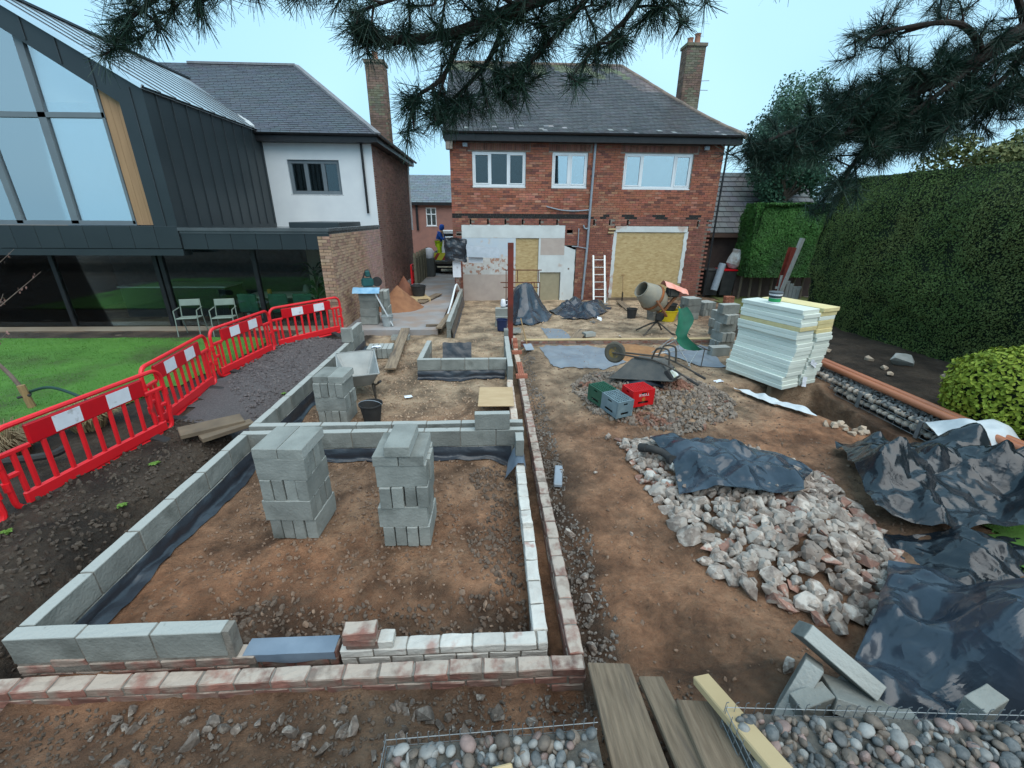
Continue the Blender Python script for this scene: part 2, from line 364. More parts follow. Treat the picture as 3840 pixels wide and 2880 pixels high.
def mortar_or_lit_top(m, pale, amt):
    # mortar left on the upper bed of a brick; on blocks, painted top light
    n = m.node_tree.nodes; L = m.node_tree.links; b = n['Principled BSDF']; src = b.inputs['Base Color'].links[0].from_socket
    ge = n.new('ShaderNodeTexCoord'); sx = n.new('ShaderNodeSeparateXYZ'); L.new(ge.outputs['Normal'], sx.inputs[0])
    no = n.new('ShaderNodeTexNoise'); no.noise_dimensions = '4D'; oi = n.new('ShaderNodeObjectInfo'); mw = n.new('ShaderNodeMath'); mw.operation = 'MULTIPLY'; mw.inputs[1].default_value = 77; L.new(oi.outputs['Random'], mw.inputs[0]); L.new(mw.outputs[0], no.inputs['W']); no.inputs['Scale'].default_value = 11; no.inputs['Detail'].default_value = 6; L.new(ge.outputs['Object'], no.inputs['Vector'])
    a = n.new('ShaderNodeMapRange'); a.inputs[1].default_value = .6; a.inputs[2].default_value = .95; L.new(sx.outputs[2], a.inputs[0])
    c = n.new('ShaderNodeMapRange'); c.inputs[1].default_value = .62-amt*.4; c.inputs[2].default_value = .72-amt*.2; c.inputs[3].default_value = 1; c.inputs[4].default_value = .05; L.new(no.outputs['Fac'], c.inputs[0])
    mu = n.new('ShaderNodeMath'); mu.operation = 'MULTIPLY'; L.new(a.outputs[0], mu.inputs[0]); L.new(c.outputs[0], mu.inputs[1])
    q = n.new('ShaderNodeMix'); q.data_type = 'RGBA'; L.new(mu.outputs[0], q.inputs[0]); L.new(src, q.inputs[6]); q.inputs[7].default_value = (*pale, 1); L.new(q.outputs[2], b.inputs['Base Color'])
def unit_mesh(L, T, H, mat, bev=.004, seg=1, chip=0):
    g = G(); g.box((0,0,0), (L, T, H)); m = g.mesh('unit', bevel=bev, seg=seg)
    if chip:
        bm = bmesh.new(); bm.from_mesh(m); bmesh.ops.subdivide_edges(bm, edges=[e for e in bm.edges if e.calc_length() > .04], cuts=2, use_grid_fill=True)
        amp_ = .006 if L < .3 and H < .1 else .0035
        for v in bm.verts: v.co += V((noise.noise(v.co*25+V((chip,0,0))), noise.noise(v.co*25+V((0,chip,5))), noise.noise(v.co*25+V((9,0,chip)))))*amp_
        bm.to_mesh(m); bm.free()
    m.materials.append(mat); return m
mortar_or_lit_top(m_pinkbrick, (.44,.37,.31), .42); mortar_or_lit_top(m_palebrick, (.55,.46,.38), .35); mortar_or_lit_top(m_block, (.375,.385,.36), -.1)  # block tops coloured paler, overhead light put into the colour
UM = {}
def unit(kind, L):
    k = (kind, round(L, 3))
    if k not in UM:
        T, H, mt = {'block': (.1, .215, m_block), 'pink': (.1025, .065, m_pinkbrick), 'white': (.1025, .065, m_whitebrick), 'orange': (.1025, .065, m_orangebrick), 'pale': (.1025, .065, m_palebrick)}[kind]
        UM[k] = [unit_mesh(L, T, H, mt, .004 if kind == 'block' else .006, 1, (1+i*3)*(.999 if kind == 'block' else 1)) for i in range(3)]
    return R.choice(UM[k])
def wall(name, label, p0, axis, length, ztop, courses, kind, core_down=.5, jit=.003, skip=(), extra=None):
    Lu, pitch, H, T = (.44, .45, .215, .1) if kind == 'block' else (.215, .225, .065, .1025)
    hp = H+.01
    t = E(name, label, 'wall', (p0[0], p0[1], 0), 0, 'footing walls')
    ax = V((1,0,0)) if axis == 'x' else V((0,1,0)); nr = V((0,1,0)) if axis == 'x' else V((1,0,0))
    g = G(); c = ax*length/2+nr*T/2; zb = ztop-courses*hp-core_down
    d = (length-.012, T-.014) if axis == 'x' else (T-.014, length-.012)
    g.box((p0[0]+c.x, p0[1]+c.y, (ztop-.006+zb)/2), (d[0], d[1], ztop-.006-zb)); g.build('mortar_core', m_mortar, t)
    for k in range(courses):
        z = ztop-H/2-k*hp; s = 0. if k % 2 == 0 else -pitch/2
        while s < length-.03:
            a0, a1 = max(0, s), min(length, s+Lu)
            if a1-a0 > .05 and not (k, round(s/pitch)) in skip:
                u = bpy.data.objects.new('block' if kind == 'block' else 'brick', unit(kind, a1-a0)); C.objects.link(u); u.parent = t
                q = ax*((a0+a1)/2)+nr*(T/2+R.uniform(-jit, jit))
                u.location = (q.x, q.y, z+R.uniform(-jit, jit)*.6); u.rotation_euler = (R.uniform(-.008,.008), R.uniform(-.008,.008), R.uniform(-.012,.012)+(0 if axis == 'x' else pi/2)+(pi if R.random() < .5 else 0))
            s += pitch
    return t
wall('block_wall', 'grey concrete block wall along the left side of the front room', (-3.1,2.17), 'y', 2.62, .40, 2, 'block')
wall('block_wall', 'three grey concrete blocks at the front left corner of the footings', (-3.1,2.06), 'x', 1.39, .405, 1, 'block', .05)
wall('brick_wall', 'old brick courses under the three front grey blocks', (-3.1,2.058), 'x', 1.5, .165, 3, 'pink')
wall('block_wall', 'grey block cross wall facing the camera behind the two block stacks', (-3.1,4.80), 'x', 3.5, .40, 2, 'block')
wall('block_wall', 'second grey block cross wall just beyond the first, parallel to it', (-3.1,5.01), 'x', 3.5, .40, 1, 'block')
wall('block_wall', 'long grey block wall along the left side of the middle room', (-3.1,5.12), 'y', 4.85, .40, 2, 'block')
wall('block_wall', 'grey block wall closing the front of the small far chamber', (-1.4,7.7), 'x', 1.68, .40, 1, 'block')
wall('block_wall', 'short grey block wall on the left of the small far chamber', (-1.4,7.81), 'y', 1.25, .40, 1, 'block')
wall('block_wall', 'grey block wall on the right of the small far chamber', (.29,7.28), 'y', 2.1, .40, 2, 'block')
wall('block_wall', 'tall narrow grey block wall beside the concrete path to the house', (-1.12,10.55), 'y', 5.3, .47, 2, 'block')
wall('brick_wall', 'long old pink brick outer wall across the front of the footings', (-3.9,1.90), 'x', 4.5, .15, 3, 'pink')
wall('brick_wall', 'long pale brick outer wall running from the front corner towards the house', (.5,2.01), 'y', 5.3, .15, 3, 'pink')
wall('brick_wall', 'far end of the long outer wall in salmon brick by the red post', (.5,7.33), 'y', 3.1, .13, 2, 'pale')
wall('brick_wall', 'inner front wall of mortar whitened bricks right of the blue strip', (-1.05,2.09), 'x', 1.42, .15, 2, 'white')
wall('brick_wall', 'inner right wall of white mortar covered bricks in the front room', (.275,2.2), 'y', 2.2, .15, 2, 'white')
wall('brick_wall', 'inner right wall of salmon bricks in the middle room', (.275,5.13), 'y', 2.1, .16, 2, 'pale')
wall('brick_wall', 'low red brick kerb wall across the sandy yard', (.72,10.0), 'x', 4.9, .1, 2, 'pink')
def loose(kind, name, label, loc, rot=(0,0,0), group=None, cat=None, L=None):
    L = L or (.44 if kind == 'block' else .215)
    o = bpy.data.objects.new(name, unit(kind, L)); C.objects.link(o); o.location = loc; o.rotation_euler = rot
    return tag(o, label, cat or ('block' if kind == 'block' else 'brick'), group)
# odd units sitting on the walls
loose('block', 'concrete_block', 'single grey block set on top of the cross wall near its right end', (.0,4.852,.517), (0,0,.01))
loose('block', 'concrete_block', 'half grey block on end of the second cross wall at the right', (.33,4.62,.30), (0,0,pi/2), L=.215)
loose('block', 'concrete_block', 'single block standing upright on the far left block wall', (-3.05,8.95,.56), (0,pi/2,0), L=.30)
for k in range(3):
    loose('block', 'concrete_block', '%s block of the raised row at the far end of the left wall' % ORD[k], (-3.05,9.22+.45*k if k else 9.27,.509), (0,0,pi/2), 'blocks raised on the far left wall', L=.34 if k == 0 else (.44 if k == 1 else .2)) if k < 2 else None
loose('block', 'concrete_block', 'upright block end at the far right wall of the chamber', (.34,9.55,.30), (0,pi/2,pi/2), L=.44)
loose('pink', 'brick', 'topmost of three pink bricks stacked on the inner front wall', (-.905,2.125,.295), (0,0,.06))
loose('pink', 'brick', 'lower left of three pink bricks stacked on the inner front wall', (-.90,2.142,.185+.003), (0,0,0))
loose('white', 'brick', 'white half brick beside the pink bricks stacked on the inner front wall', (-.745,2.145,.186), (0,0,pi/2), L=.1)
UMf = UM
loose('pink', 'brick', 'middle one of the three pink bricks stacked on the inner front wall', (-.915,2.135,.2235+.003+.0025+.003), (0,0,-.05)).location.z = .2535-.0295
bpy.data.objects['brick.001'].location.z = .183
loose('white', 'brick', 'pale half brick standing on the inner right wall', (.32,3.32,.185), (0,0,.1), L=.1)
# perforated orange bricks on the outer wall near the steel post
def perforated(L=.215):
    g = G(); W = .1025; nx, ny = 5, 2
    xs = [-L/2]; ys = [-W/2]
    cw, gw = .022, (L-nx*.022)/(nx+1)
    for i in range(nx): xs += [xs[-1]+gw, xs[-1]+gw+cw]
    xs.append(L/2); gh = (W-2*.022)/3
    for i in range(ny): ys += [ys[-1]+gh, ys[-1]+gh+.022]
    ys.append(W/2)
    for j in range(len(ys)-1):
        for i in range(len(xs)-1):
            hole = i % 2 == 1 and j % 2 == 1
            z = .0325 if not hole else -.02
            g.add([(xs[i],ys[j],z),(xs[i+1],ys[j],z),(xs[i+1],ys[j+1],z),(xs[i],ys[j+1],z)], [(0,1,2,3)])
            if hole:
                a, b_, c, d = xs[i], xs[i+1], ys[j], ys[j+1]
                for p, q in (((a,c),(b_,c)),((b_,c),(b_,d)),((b_,d),(a,d)),((a,d),(a,c))):
                    g.add([(*p,z),(*q,z),(*q,.0325),(*p,.0325)], [(0,1,2,3)])
    z0, z1 = -.0325, .0325
    for p, q in (((-L/2,-W/2),(L/2,-W/2)),((L/2,-W/2),(L/2,W/2)),((L/2,W/2),(-L/2,W/2)),((-L/2,W/2),(-L/2,-W/2))):
        g.add([(*p,z0),(*q,z0),(*q,z1),(*p,z1)], [(0,1,2,3)])
    g.add([(-L/2,-W/2,z0),(L/2,-W/2,z0),(L/2,W/2,z0),(-L/2,W/2,z0)], [(3,2,1,0)])
    m = g.mesh('perforated_brick', fix=False); m.materials.append(m_orangebrick); return m
pb = perforated()
for k, (x, y, z, rz) in enumerate([(.552,7.40,.1655,.04),(.552,7.57,.1655,pi/2),(.552,7.80,.1655,pi/2),(.552,8.03,.1655,pi/2),(.552,8.9,.1655,.1),(.552,9.4,.1655,pi/2),(.552,9.65,.1655,pi/2),(.552,9.62,.2305,pi/2)]):
    o = bpy.data.objects.new('perforated_brick', pb); C.objects.link(o); o.location = (x, y, z-.0); o.rotation_euler = (0,0,rz)
    tag(o, '%s perforated orange brick along the top of the outer wall, counting from the near end' % ORD[k], 'brick', 'perforated bricks on the outer wall')
# black damp proof membrane hanging on the inner faces
m_dpm = M('black plastic membrane', (.018,.022,.03), (.03,.036,.047), rough=.33, scale=3, bump=.5, bscale=7, spec=.6, dist=.03)
m_dpmg = M('dusty grey blue membrane', (.12,.16,.21), (.20,.25,.31), rough=.4, scale=4, bump=.35, bscale=9, spec=.6, dist=.02)
def membrane(label, p0, p1, out, ztop, mat=None, foot=.14, n=60, wav=.02):
    # strip hanging from ztop down to the soil and lapping out over it
    a, b = V((*p0, 0)), V((*p1, 0)); o = V((*out, 0)); g = G(); rows = 9
    vs = []
    for i in range(n+1):
        q = a.lerp(b, i/n); L = (b-a).length*i/n
        gzv = h(q.x+o.x*.2, q.y+o.y*.2)
        wv = wav*nz(L*3.1, p0[0], p0[1])
        f = foot*(.6+.7*nz(L*1.3, 3, p0[0]*7))
        for r in range(rows):
            t = r/(rows-1)
            if t <= .6:
                u = t/.6; z = ztop+.012*nz(L*2, 8)*(1-u)+(gzv+.03-ztop)*u; d = .012+.03*sin(u*2.2)+wv*u+.012*nz(L*6, u*4, 2)
            else:
                u = (t-.6)/.4; d = .045+wv+max(.02, f)*u; z = max(h(q.x+o.x*d, q.y+o.y*d), gzv-.02)+.012+.02*(1-u)+.012*abs(nz(L*5, u*3, 5))
            vs.append(q+o*d+V((0,0,z)))
    fs = [(i*rows+r, (i+1)*rows+r, (i+1)*rows+r+1, i*rows+r+1) for i in range(n) for r in range(rows-1)]
    g.add(vs, fs); ob = g.build('plastic_membrane', mat or m_dpm, smooth=2); return tag(ob, label, 'membrane', 'damp proof membranes')
membrane('black plastic membrane strip under the left blocks of the front room', (-2.995,2.25), (-2.995,4.78), (1,0), .185)
membrane('black plastic membrane strip below the cross wall behind the block stacks', (-2.97,4.795), (.24,4.795), (0,-1), .185, foot=.1)
membrane('black plastic membrane strip below the long left wall of the middle room', (-2.995,5.2), (-2.995,9.9), (1,0), .185)
membrane('black plastic membrane strip below the front of the far chamber', (-1.4,7.69), (.25,7.69), (0,-1), .185, foot=.1)
membrane('black plastic membrane strip on the chamber side of the path wall', (-1.01,10.6), (-1.01,15.6), (1,0), .25, foot=.05)
g = G()   # grey blue strip folded over the low inner wall
for i in range(13):
    t = i/12; x = -1.68+.6*t
    g.add([(x,2.075,.09+.012*sin(t*9)),(x,2.072,.170+.004*nz(t*5,1)),(x,2.13,.174+.004*nz(t*6,2)),(x,2.198,.170),(x,2.205,.08)], [])
for i in range(12):
    for r in range(4): g.f.append((i*5+r, i*5+5+r, i*5+6+r, i*5+1+r))
tag(g.build('membrane_strip', m_dpmg, smooth=True), 'grey blue membrane strip folded over the low front wall', 'membrane')
wall('brick_wall', 'short low brick wall under the folded blue strip at the front', (-1.69,2.085), 'x', .62, .165, 2, 'pink')
g = G()
for i in range(9):
    t = i/8; y = 4.36+.42*t
    g.add([(.20-.05*(1-t),y,-.02),(.255,y,.13),(.30,y,.19+.01*nz(t*5,2)),(.37,y,.185),(.40,y,.1)], [])
for i in range(8):
    for r in range(4): g.f.append((i*5+r, i*5+5+r, i*5+6+r, i*5+1+r))
tag(g.build('membrane_strip', m_dpmg, smooth=2), 'dusty grey membrane flap over the right wall corner by the cross wall', 'membrane')
# two dark plastic sheets in the far chamber
g = G()
for i in range(13):
    t = i/12; x = -1.05+.62*t
    for r in range(7):
        u = r/6; g.v.append((x, 8.95-.16*u+.03*nz(t*4,u*3), .02+.36*(1-u)+.02*nz(t*6,u*5,3)))
for i in range(12):
    for r in range(6): g.f.append((i*7+r, i*7+7+r, i*7+8+r, i*7+1+r))
tag(g.build('plastic_flap', m_dpm, smooth=2), 'black plastic flap hanging at the back left of the far chamber', 'membrane')

# ---------------------------------------------------------------- stacks of loose blocks
def stack(desc, base, rz, courses, group, top=(), z0=None):
    """courses: list of ('e',n) blocks end-on, ('s',n) blocks side-on, ('f',n) flat"""
    t = Matrix.Translation((base[0], base[1], 0)) @ Matrix.Rotation(rz, 4, 'Z'); z = z0 if z0 is not None else h(*base)+.005
    for ci, (kd, n) in enumerate(courses):
        hgt = .1 if kd in 'fF' else .215; dx, dy, dr = R.uniform(-.015,.015), R.uniform(-.015,.015), R.uniform(-.03,.03)
        for k in range(n):
            c = (k-(n-1)/2)
            if kd == 'e': l, r_ = (c*.108+R.uniform(-.002,.002), R.uniform(-.012,.012)), (0,0,pi/2)
            elif kd == 's': l, r_ = (R.uniform(-.012,.012), c*.108), (0,0,0)
            elif kd == 'f': l, r_ = (c*.222, R.uniform(-.01,.01)), (pi/2,0,pi/2)
            else: l, r_ = (R.uniform(-.01,.01), c*.222), (pi/2,0,0)
            p = t @ V((l[0]+dx, l[1]+dy, z+hgt/2))
            word = {'e': 'from the left', 's': 'from the front', 'f': 'from the left', 'F': 'from the front'}[kd]
            o = loose('block', 'concrete_block', 'grey block in %s, %s course up, %s %s' % (desc, ORD[ci], ORD[k], word), p, (0,0,0), group)
            o.rotation_euler = (Matrix.Rotation(rz+dr*.5, 3, 'Z') @ Matrix.Rotation(r_[2], 3, 'Z') @ Matrix.Rotation(r_[0], 3, 'X')).to_euler()
        z += hgt+.001
    return z
stack('the left front stack', (-1.86,3.52), -.06, [('e',4),('s',4),('e',4),('s',4),('f',2)], 'blocks in the left front stack')
z = stack('the right front stack', (-.80,3.42), .0, [('e',4),('s',4),('e',4),('s',4),('f',2),('f',1)], 'blocks in the right front stack')
stack('the stack behind the bucket', (-2.33,6.02), -.05, [('e',4),('s',4),('e',4),('f',2)], 'blocks in the stack beside the bucket')
stack('the low far pile', (-2.42,9.15), .1, [('e',5)], 'blocks in the low pile on the far soil')
stack('the stack under the cutter', (-3.3,11.75), 0, [('s',3),('s',3),('s',3),('s',3),('f',2)], 'blocks in the tall stack by the neighbour wall', z0=.16)
stack('the narrow stack near sand', (-2.92,12.0), .05, [('e',2),('e',2),('e',2),('e',2)], 'blocks in the narrow stack next to the prop', z0=.16)
stack('the small stepped stack', (.35,12.1), 0, [('f',2),('s',3),('s',2)], 'blocks in the stepped stack by the plaster')
stack('the stack nearest the boards', (5.55,9.7), .15, [('s',3),('e',3),('s',2),('e',3),('s',2)], 'blocks in the stack nearest the boards')
stack('the pair touching the boards', (5.2,9.15), .1, [('s',2)], 'blocks in the stack touching the boards')
stack('the middle right stack', (6.1,10.9), .2, [('e',3),('s',3),('e',3)], 'blocks in the middle stack by the mixer')
stack('the wide far stack', (6.1,12.8), .2, [('s',4),('s',4),('s',4)], 'blocks in the wide far stack')
stack('the farthest low stack', (6.9,13.4), .2, [('e',4),('e',4)], 'blocks in the farthest stack')
loose('block', 'concrete_block', 'grey block under the far end of the scaffold plank', (-2.25,10.45,.1), (pi/2,0,0))
loose('block', 'concrete_block', 'lone grey block beside the small plank in the sandy yard', (2.55,10.75,h(2.55,10.75)+.055), (pi/2,0,.3), L=.3)
loose('block', 'concrete_block', 'lone grey block in front of the blue crate', (.62,11.0,.12), (pi/2,0,.2), L=.3)
# tumbled pale blocks at the terrace edge
for k, (lab, loc, rot) in enumerate([
    ('pale grey block leaning upright at the left of the tumbled blocks by the black sheet', (1.84,1.66,.20), (.25,-.95,.5)),
    ('pale grey block lying tilted on top of the tumbled blocks by the black sheet', (2.10,1.74,.38), (.75,.42,-.75)),
    ('pale grey block at the front of the tumbled blocks beside the pebbles', (2.17,1.53,.26), (1.25,.1,-.35)),
    ('pale grey block stood on end under the tumbled blocks', (1.88,1.57,.12), (.05,1.35,.2)),
    ('pale grey block at the bottom of the tumbled blocks', (2.12,1.66,.15), (.1,.05,.4))]):
    loose('block', 'concrete_block', lab, loc, rot, 'tumbled blocks by the black sheet')
loose('block', 'concrete_block', 'grey block standing under the lower edge of the black sheet', (2.72,1.44,.22), (0,pi/2,.3))
# ---------------------------------------------------------------- building helpers
m_fbrick = M('house brick', (1,1,1), (.72,.72,.72), rough=.9, scale=9, bump=.35, bscale=30, attr=True)
m_fmortar = M('house mortar', (.30,.25,.21), (.20,.165,.14), rough=.95, scale=6, bump=.3, c3=(.12,.10,.09), s3=.8, t3=(.55,.7))
m_white = M('white window plastic', (.80,.83,.85), (.74,.77,.80), rough=.35, scale=3, bump=0, spec=.5)
m_grey = M('grey window frame', (.16,.19,.21), (.14,.165,.185), rough=.4, scale=3, bump=0)
m_dark = M('dark room', (.012,.013,.014), (.02,.02,.02), rough=.9, bump=0)
m_black = M('black fascia', (.012,.012,.014), (.022,.022,.024), rough=.4, bump=.1)
m_pipe = M('grey plastic pipe', (.30,.34,.39), (.25,.29,.33), rough=.4, bump=0)
m_glass = glassmat('window glass', (.7,.8,.82), .03)
m_glassr = glassmat('bright window glass', (.75,.85,.9), .42)
m_slate = M('dark slate', (1,1,1), (.75,.75,.75), rough=.42, scale=5, bump=.2, bscale=25, attr=True, spec=.5)
m_ridge = M('ridge tile', (.26,.19,.15), (.16,.13,.11), rough=.85, scale=5, bump=.3, var=.2)
def tint(c, v=.2): k = 1+R.uniform(-v, v); return tuple(x*k*(1+R.uniform(-.06,.06)) for x in c)
def wall_cells(g, x0, x1, z0, z1, holes, put):
    xs = sorted({x0, x1, *[q for hh in holes for q in hh[:2] if x0 < q < x1]}); zs = sorted({z0, z1, *[q for hh in holes for q in hh[2:4] if z0 < q < z1]})
    for j in range(len(zs)-1):
        run = None
        for i in range(len(xs)):
            cx = (xs[i]+xs[i+1])/2 if i < len(xs)-1 else None; cz = (zs[j]+zs[j+1])/2
            solid = cx is not None and not any(a < cx < b and c < cz < d for a, b, c, d in [hh[:4] for hh in holes])
            if solid and run is None: run = xs[i]
            if not solid and run is not None: put(g, run, xs[i], zs[j], zs[j+1]); run = None
def bricks(parent, u0, u1, z0, z1, holes, colf, to3, nrm, rz, best, name='brickwork', end=None):
    """a face of separate bricks; the `best` largest-looking become parts, the others one part"""
    items = []; k = 0; z = z0
    while z < z1-.03:
        s = u0-(.1125 if k % 2 else 0)
        e1 = end(k, z) if end else u1
        while s < e1:
            a, b = max(u0, s), min(e1, s+.215); zt = min(z1, z+.065)
            for hh in holes:
                if z < hh[3] and zt > hh[2]:
                    if hh[0] <= a < hh[1]: a = min(hh[1]+.004, b)
                    if hh[0] < b <= hh[1]: b = max(hh[0]-.004, a)
                    if a < hh[0] and b > hh[1]: b = hh[0]-.004
            if b-a > .03: items.append((a, b, z, zt))
            s += .225
        z += .075; k += 1
    full = [i for i in items if abs(i[1]-i[0]-.215) < .002]
    pick = set(sorted(full, key=best)[:300])
    cols = [colf(*i) for i in items]
    g = G(); var = {}
    for i, c in zip(items, cols):
        if i in pick:
            q = (round(c[0]*14), round(c[1]*14))
            if q not in var:
                b = G(); b.box((0,0,0), (.215,.03,.065), col=c); var[q] = b.mesh('brick', fix=False); var[q].materials.append(m_fbrick)
            o = bpy.data.objects.new('brick', var[q]); C.objects.link(o); o.parent = parent; o.rotation_euler = (R.uniform(-.01,.01),0,rz)
            p = V(to3((i[0]+i[1])/2, (i[2]+i[3])/2))+V(nrm)*R.uniform(-.003,.003); o.location = p-V(parent.location)
        else:
            p = V(to3((i[0]+i[1])/2, (i[2]+i[3])/2))+V(nrm)*R.uniform(-.003,.003)
            g.box(p, (i[1]-i[0], .03, i[3]-i[2]), rz, c, skip=(4,))
    o = g.build(name, m_fbrick, parent, fix=False); tag(o, kind='stuff'); return o
def window(parent, x0, x1, z0, z1, y, lights, mat, glass, fr=.07, depth=.06, name='window', sub=None, cill=True):
    """a window facing -Y: frame with one pane per light"""
    g = G()
    g.b2(x0, x1, y, y+depth, z0, z0+fr).b2(x0, x1, y, y+depth, z1-fr, z1).b2(x0, x0+fr, y, y+depth, z0+fr, z1-fr).b2(x1-fr, x1, y, y+depth, z0+fr, z1-fr)
    xs = [x0+fr]+[x0+(x1-x0)*q for q in lights]+[x1-fr]
    for q in xs[1:-1]: g.b2(q-fr*.55, q+fr*.55, y, y+depth, z0+fr, z1-fr)
    f = g.build(name, mat, parent, bevel=.006)
    if cill: G().b2(x0-.04, x1+.04, y-.06, y+.02, z0-.035, z0-.002).build('sill', mat, f, bevel=.004)
    for k in range(len(xs)-1):
        a = xs[k]+(0 if k == 0 else fr*.55); b = xs[k+1]-(0 if k == len(xs)-2 else fr*.55)
        if sub:
            s = G(); t = fr*.55; y2 = y-.012
            if sub[k]:
                s.b2(a, b, y2, y2+.04, z0+fr, z0+fr+t).b2(a, b, y2, y2+.04, z1-fr-t, z1-fr).b2(a, a+t, y2, y2+.04, z0+fr+t, z1-fr-t).b2(b-t, b, y2, y2+.04, z0+fr+t, z1-fr-t)
                s.build('sash', mat, f, bevel=.005)
        G().b2(a, b, y+depth*.45, y+depth*.6, z0+fr, z1-fr).build('pane', glass if not isinstance(glass, list) else glass[k], f)
    return f
def slope(parent, P, n, w, colf, name='roof_tiles', th=.012, tw=.165):
    """overlapping tiles laid in n courses over P(s,t) (s across 0..1, t up 0..1)"""
    g = G()
    for i in range(n):
        t0, t1 = i/n, min(1, (i+1.25)/n); a, b = V(P(0,t0)), V(P(1,t0)); L = (b-a).length; k = max(1, int(L/tw)); off = .5 if i % 2 else 0
        nrm = (V(P(1,t0))-V(P(0,t0))).cross(V(P(.5,t1))-V(P(.5,t0))).normalized()
        if nrm.z < 0: nrm = -nrm
        for j in range(-1 if off else 0, k):
            s0, s1 = max(0, (j+off)/k), min(1, (j+1+off)/k)
            if s1-s0 < .15/k: continue
            e = (s1-s0)*.02; s0 += e; s1 -= e
            lift = nrm*(th+R.uniform(0, .006)); base = nrm*.001
            p = [V(P(s0,t0))+lift, V(P(s1,t0))+lift, V(P(s1,t1))+base, V(P(s0,t1))+base, V(P(s0,t0))-nrm*.004, V(P(s1,t0))-nrm*.004]
            g.add(p, [(0,1,2,3),(4,5,1,0)], colf(s0, t0))
    o = g.build(name, m_slate, parent, fix=False); tag(o, kind='stuff'); return o

# ---------------------------------------------------------------- main brick house
YF = 16.3
HX0, HX1 = -1.33, 8.12
hs = E('brick_house', 'two storey red brick house with boarded openings and dark tiled roof', 'house', (3.4,YF,0))
wins = [(-.58,1.25,3.9,4.98),(2.16,3.39,3.9,4.99),(4.66,7.08,3.88,4.99)]
putlog = [(-.72+.62*k,-.66+.62*k,2.66,2.84) for k in range(6)]+[(3.72,3.79,2.66,2.84),(4.3,4.36,2.66,2.84),(4.95,5.02,2.66,2.84),(7.55,7.62,2.62,2.82),(-1.2,-1.0,2.29,2.36),(2.78,3.0,2.38,2.5)]
plast = (-1.02,3.16,-.2,2.65); boardh = (4.52,7.26,.02,2.63)
sold = [(-.72,1.4,5.0,5.215),(2.03,3.52,5.0,5.215),(4.5,7.24,5.0,5.215)]
openings = [w_ for w_ in wins]+putlog+[(-1.02,2.72,-.2,2.65),(2.72,3.16,-.2,1.95),boardh]
g = G()
wall_cells(g, HX0, HX1, -.3, 5.5, openings, lambda g, a, b, c, d: g.b2(a, min(b, 7.86) if d < 2.93 else b, YF, YF+.28, c, d))
g.b2(HX0, HX0+.28, YF+.28, YF+8.3, -.3, 5.5).b2(HX1-.28, HX1, YF+.28, YF+8.3, -.3, 5.5).b2(HX0, HX1, YF+8.3, YF+8.6, -.3, 5.5)
g.b2(HX0+.28, HX1-.28, YF+.28, YF+8.3, 2.7, 2.85)
g.build('wall', m_fmortar, hs)
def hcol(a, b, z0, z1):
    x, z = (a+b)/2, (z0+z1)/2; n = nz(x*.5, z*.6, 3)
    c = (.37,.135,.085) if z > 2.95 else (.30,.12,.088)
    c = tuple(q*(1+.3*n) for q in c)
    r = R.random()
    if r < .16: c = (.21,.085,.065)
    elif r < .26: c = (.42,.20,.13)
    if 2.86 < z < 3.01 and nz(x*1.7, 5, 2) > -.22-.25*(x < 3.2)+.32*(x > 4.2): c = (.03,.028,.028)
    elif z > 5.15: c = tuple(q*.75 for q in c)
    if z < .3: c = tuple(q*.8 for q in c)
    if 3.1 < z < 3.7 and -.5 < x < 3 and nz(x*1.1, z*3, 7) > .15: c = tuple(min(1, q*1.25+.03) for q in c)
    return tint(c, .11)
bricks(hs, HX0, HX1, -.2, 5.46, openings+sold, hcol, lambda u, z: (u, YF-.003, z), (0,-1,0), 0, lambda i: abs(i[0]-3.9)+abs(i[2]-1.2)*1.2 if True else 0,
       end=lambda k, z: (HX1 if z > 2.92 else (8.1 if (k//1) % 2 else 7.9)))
g = G()
for a, b, c, d in sold:
    n = int((b-a)/.075)
    for k in range(n):
        g.box((a+.0375+k*.075, YF-.004+R.uniform(-.003,.003), (c+d)/2+.01), (.065,.03,.20), 0, tint((.26,.12,.09), .25))
tag(g.build('soldier_course', m_fbrick, hs, fix=False), kind='stuff')
for k, (w_, li, sb, gl) in enumerate(((wins[0],(.333,.667),(1,0,1),m_glass),(wins[1],(.5,),(1,1),m_glassr),(wins[2],(.27,.745),(1,0,1),m_glassr))):
    window(hs, *w_, YF+.05, li, m_white, gl, sub=sb)
    g = G(); g.b2(w_[0]-.3, w_[1]+.3, YF+2.2, YF+2.25, w_[2]-.6, w_[3]+.3); g.build('room_wall', M('room wall pale', (.30,.33,.36), (.24,.27,.30), bump=0) if k else m_dark, hs)
m_curt = M('pale blind', (.50,.62,.66), (.44,.56,.60), rough=.9, bump=0)
G().b2(wins[1][0]+.1, wins[1][0]+.58, YF+.16, YF+.17, 3.95, 4.86).build('blind', m_curt, hs)
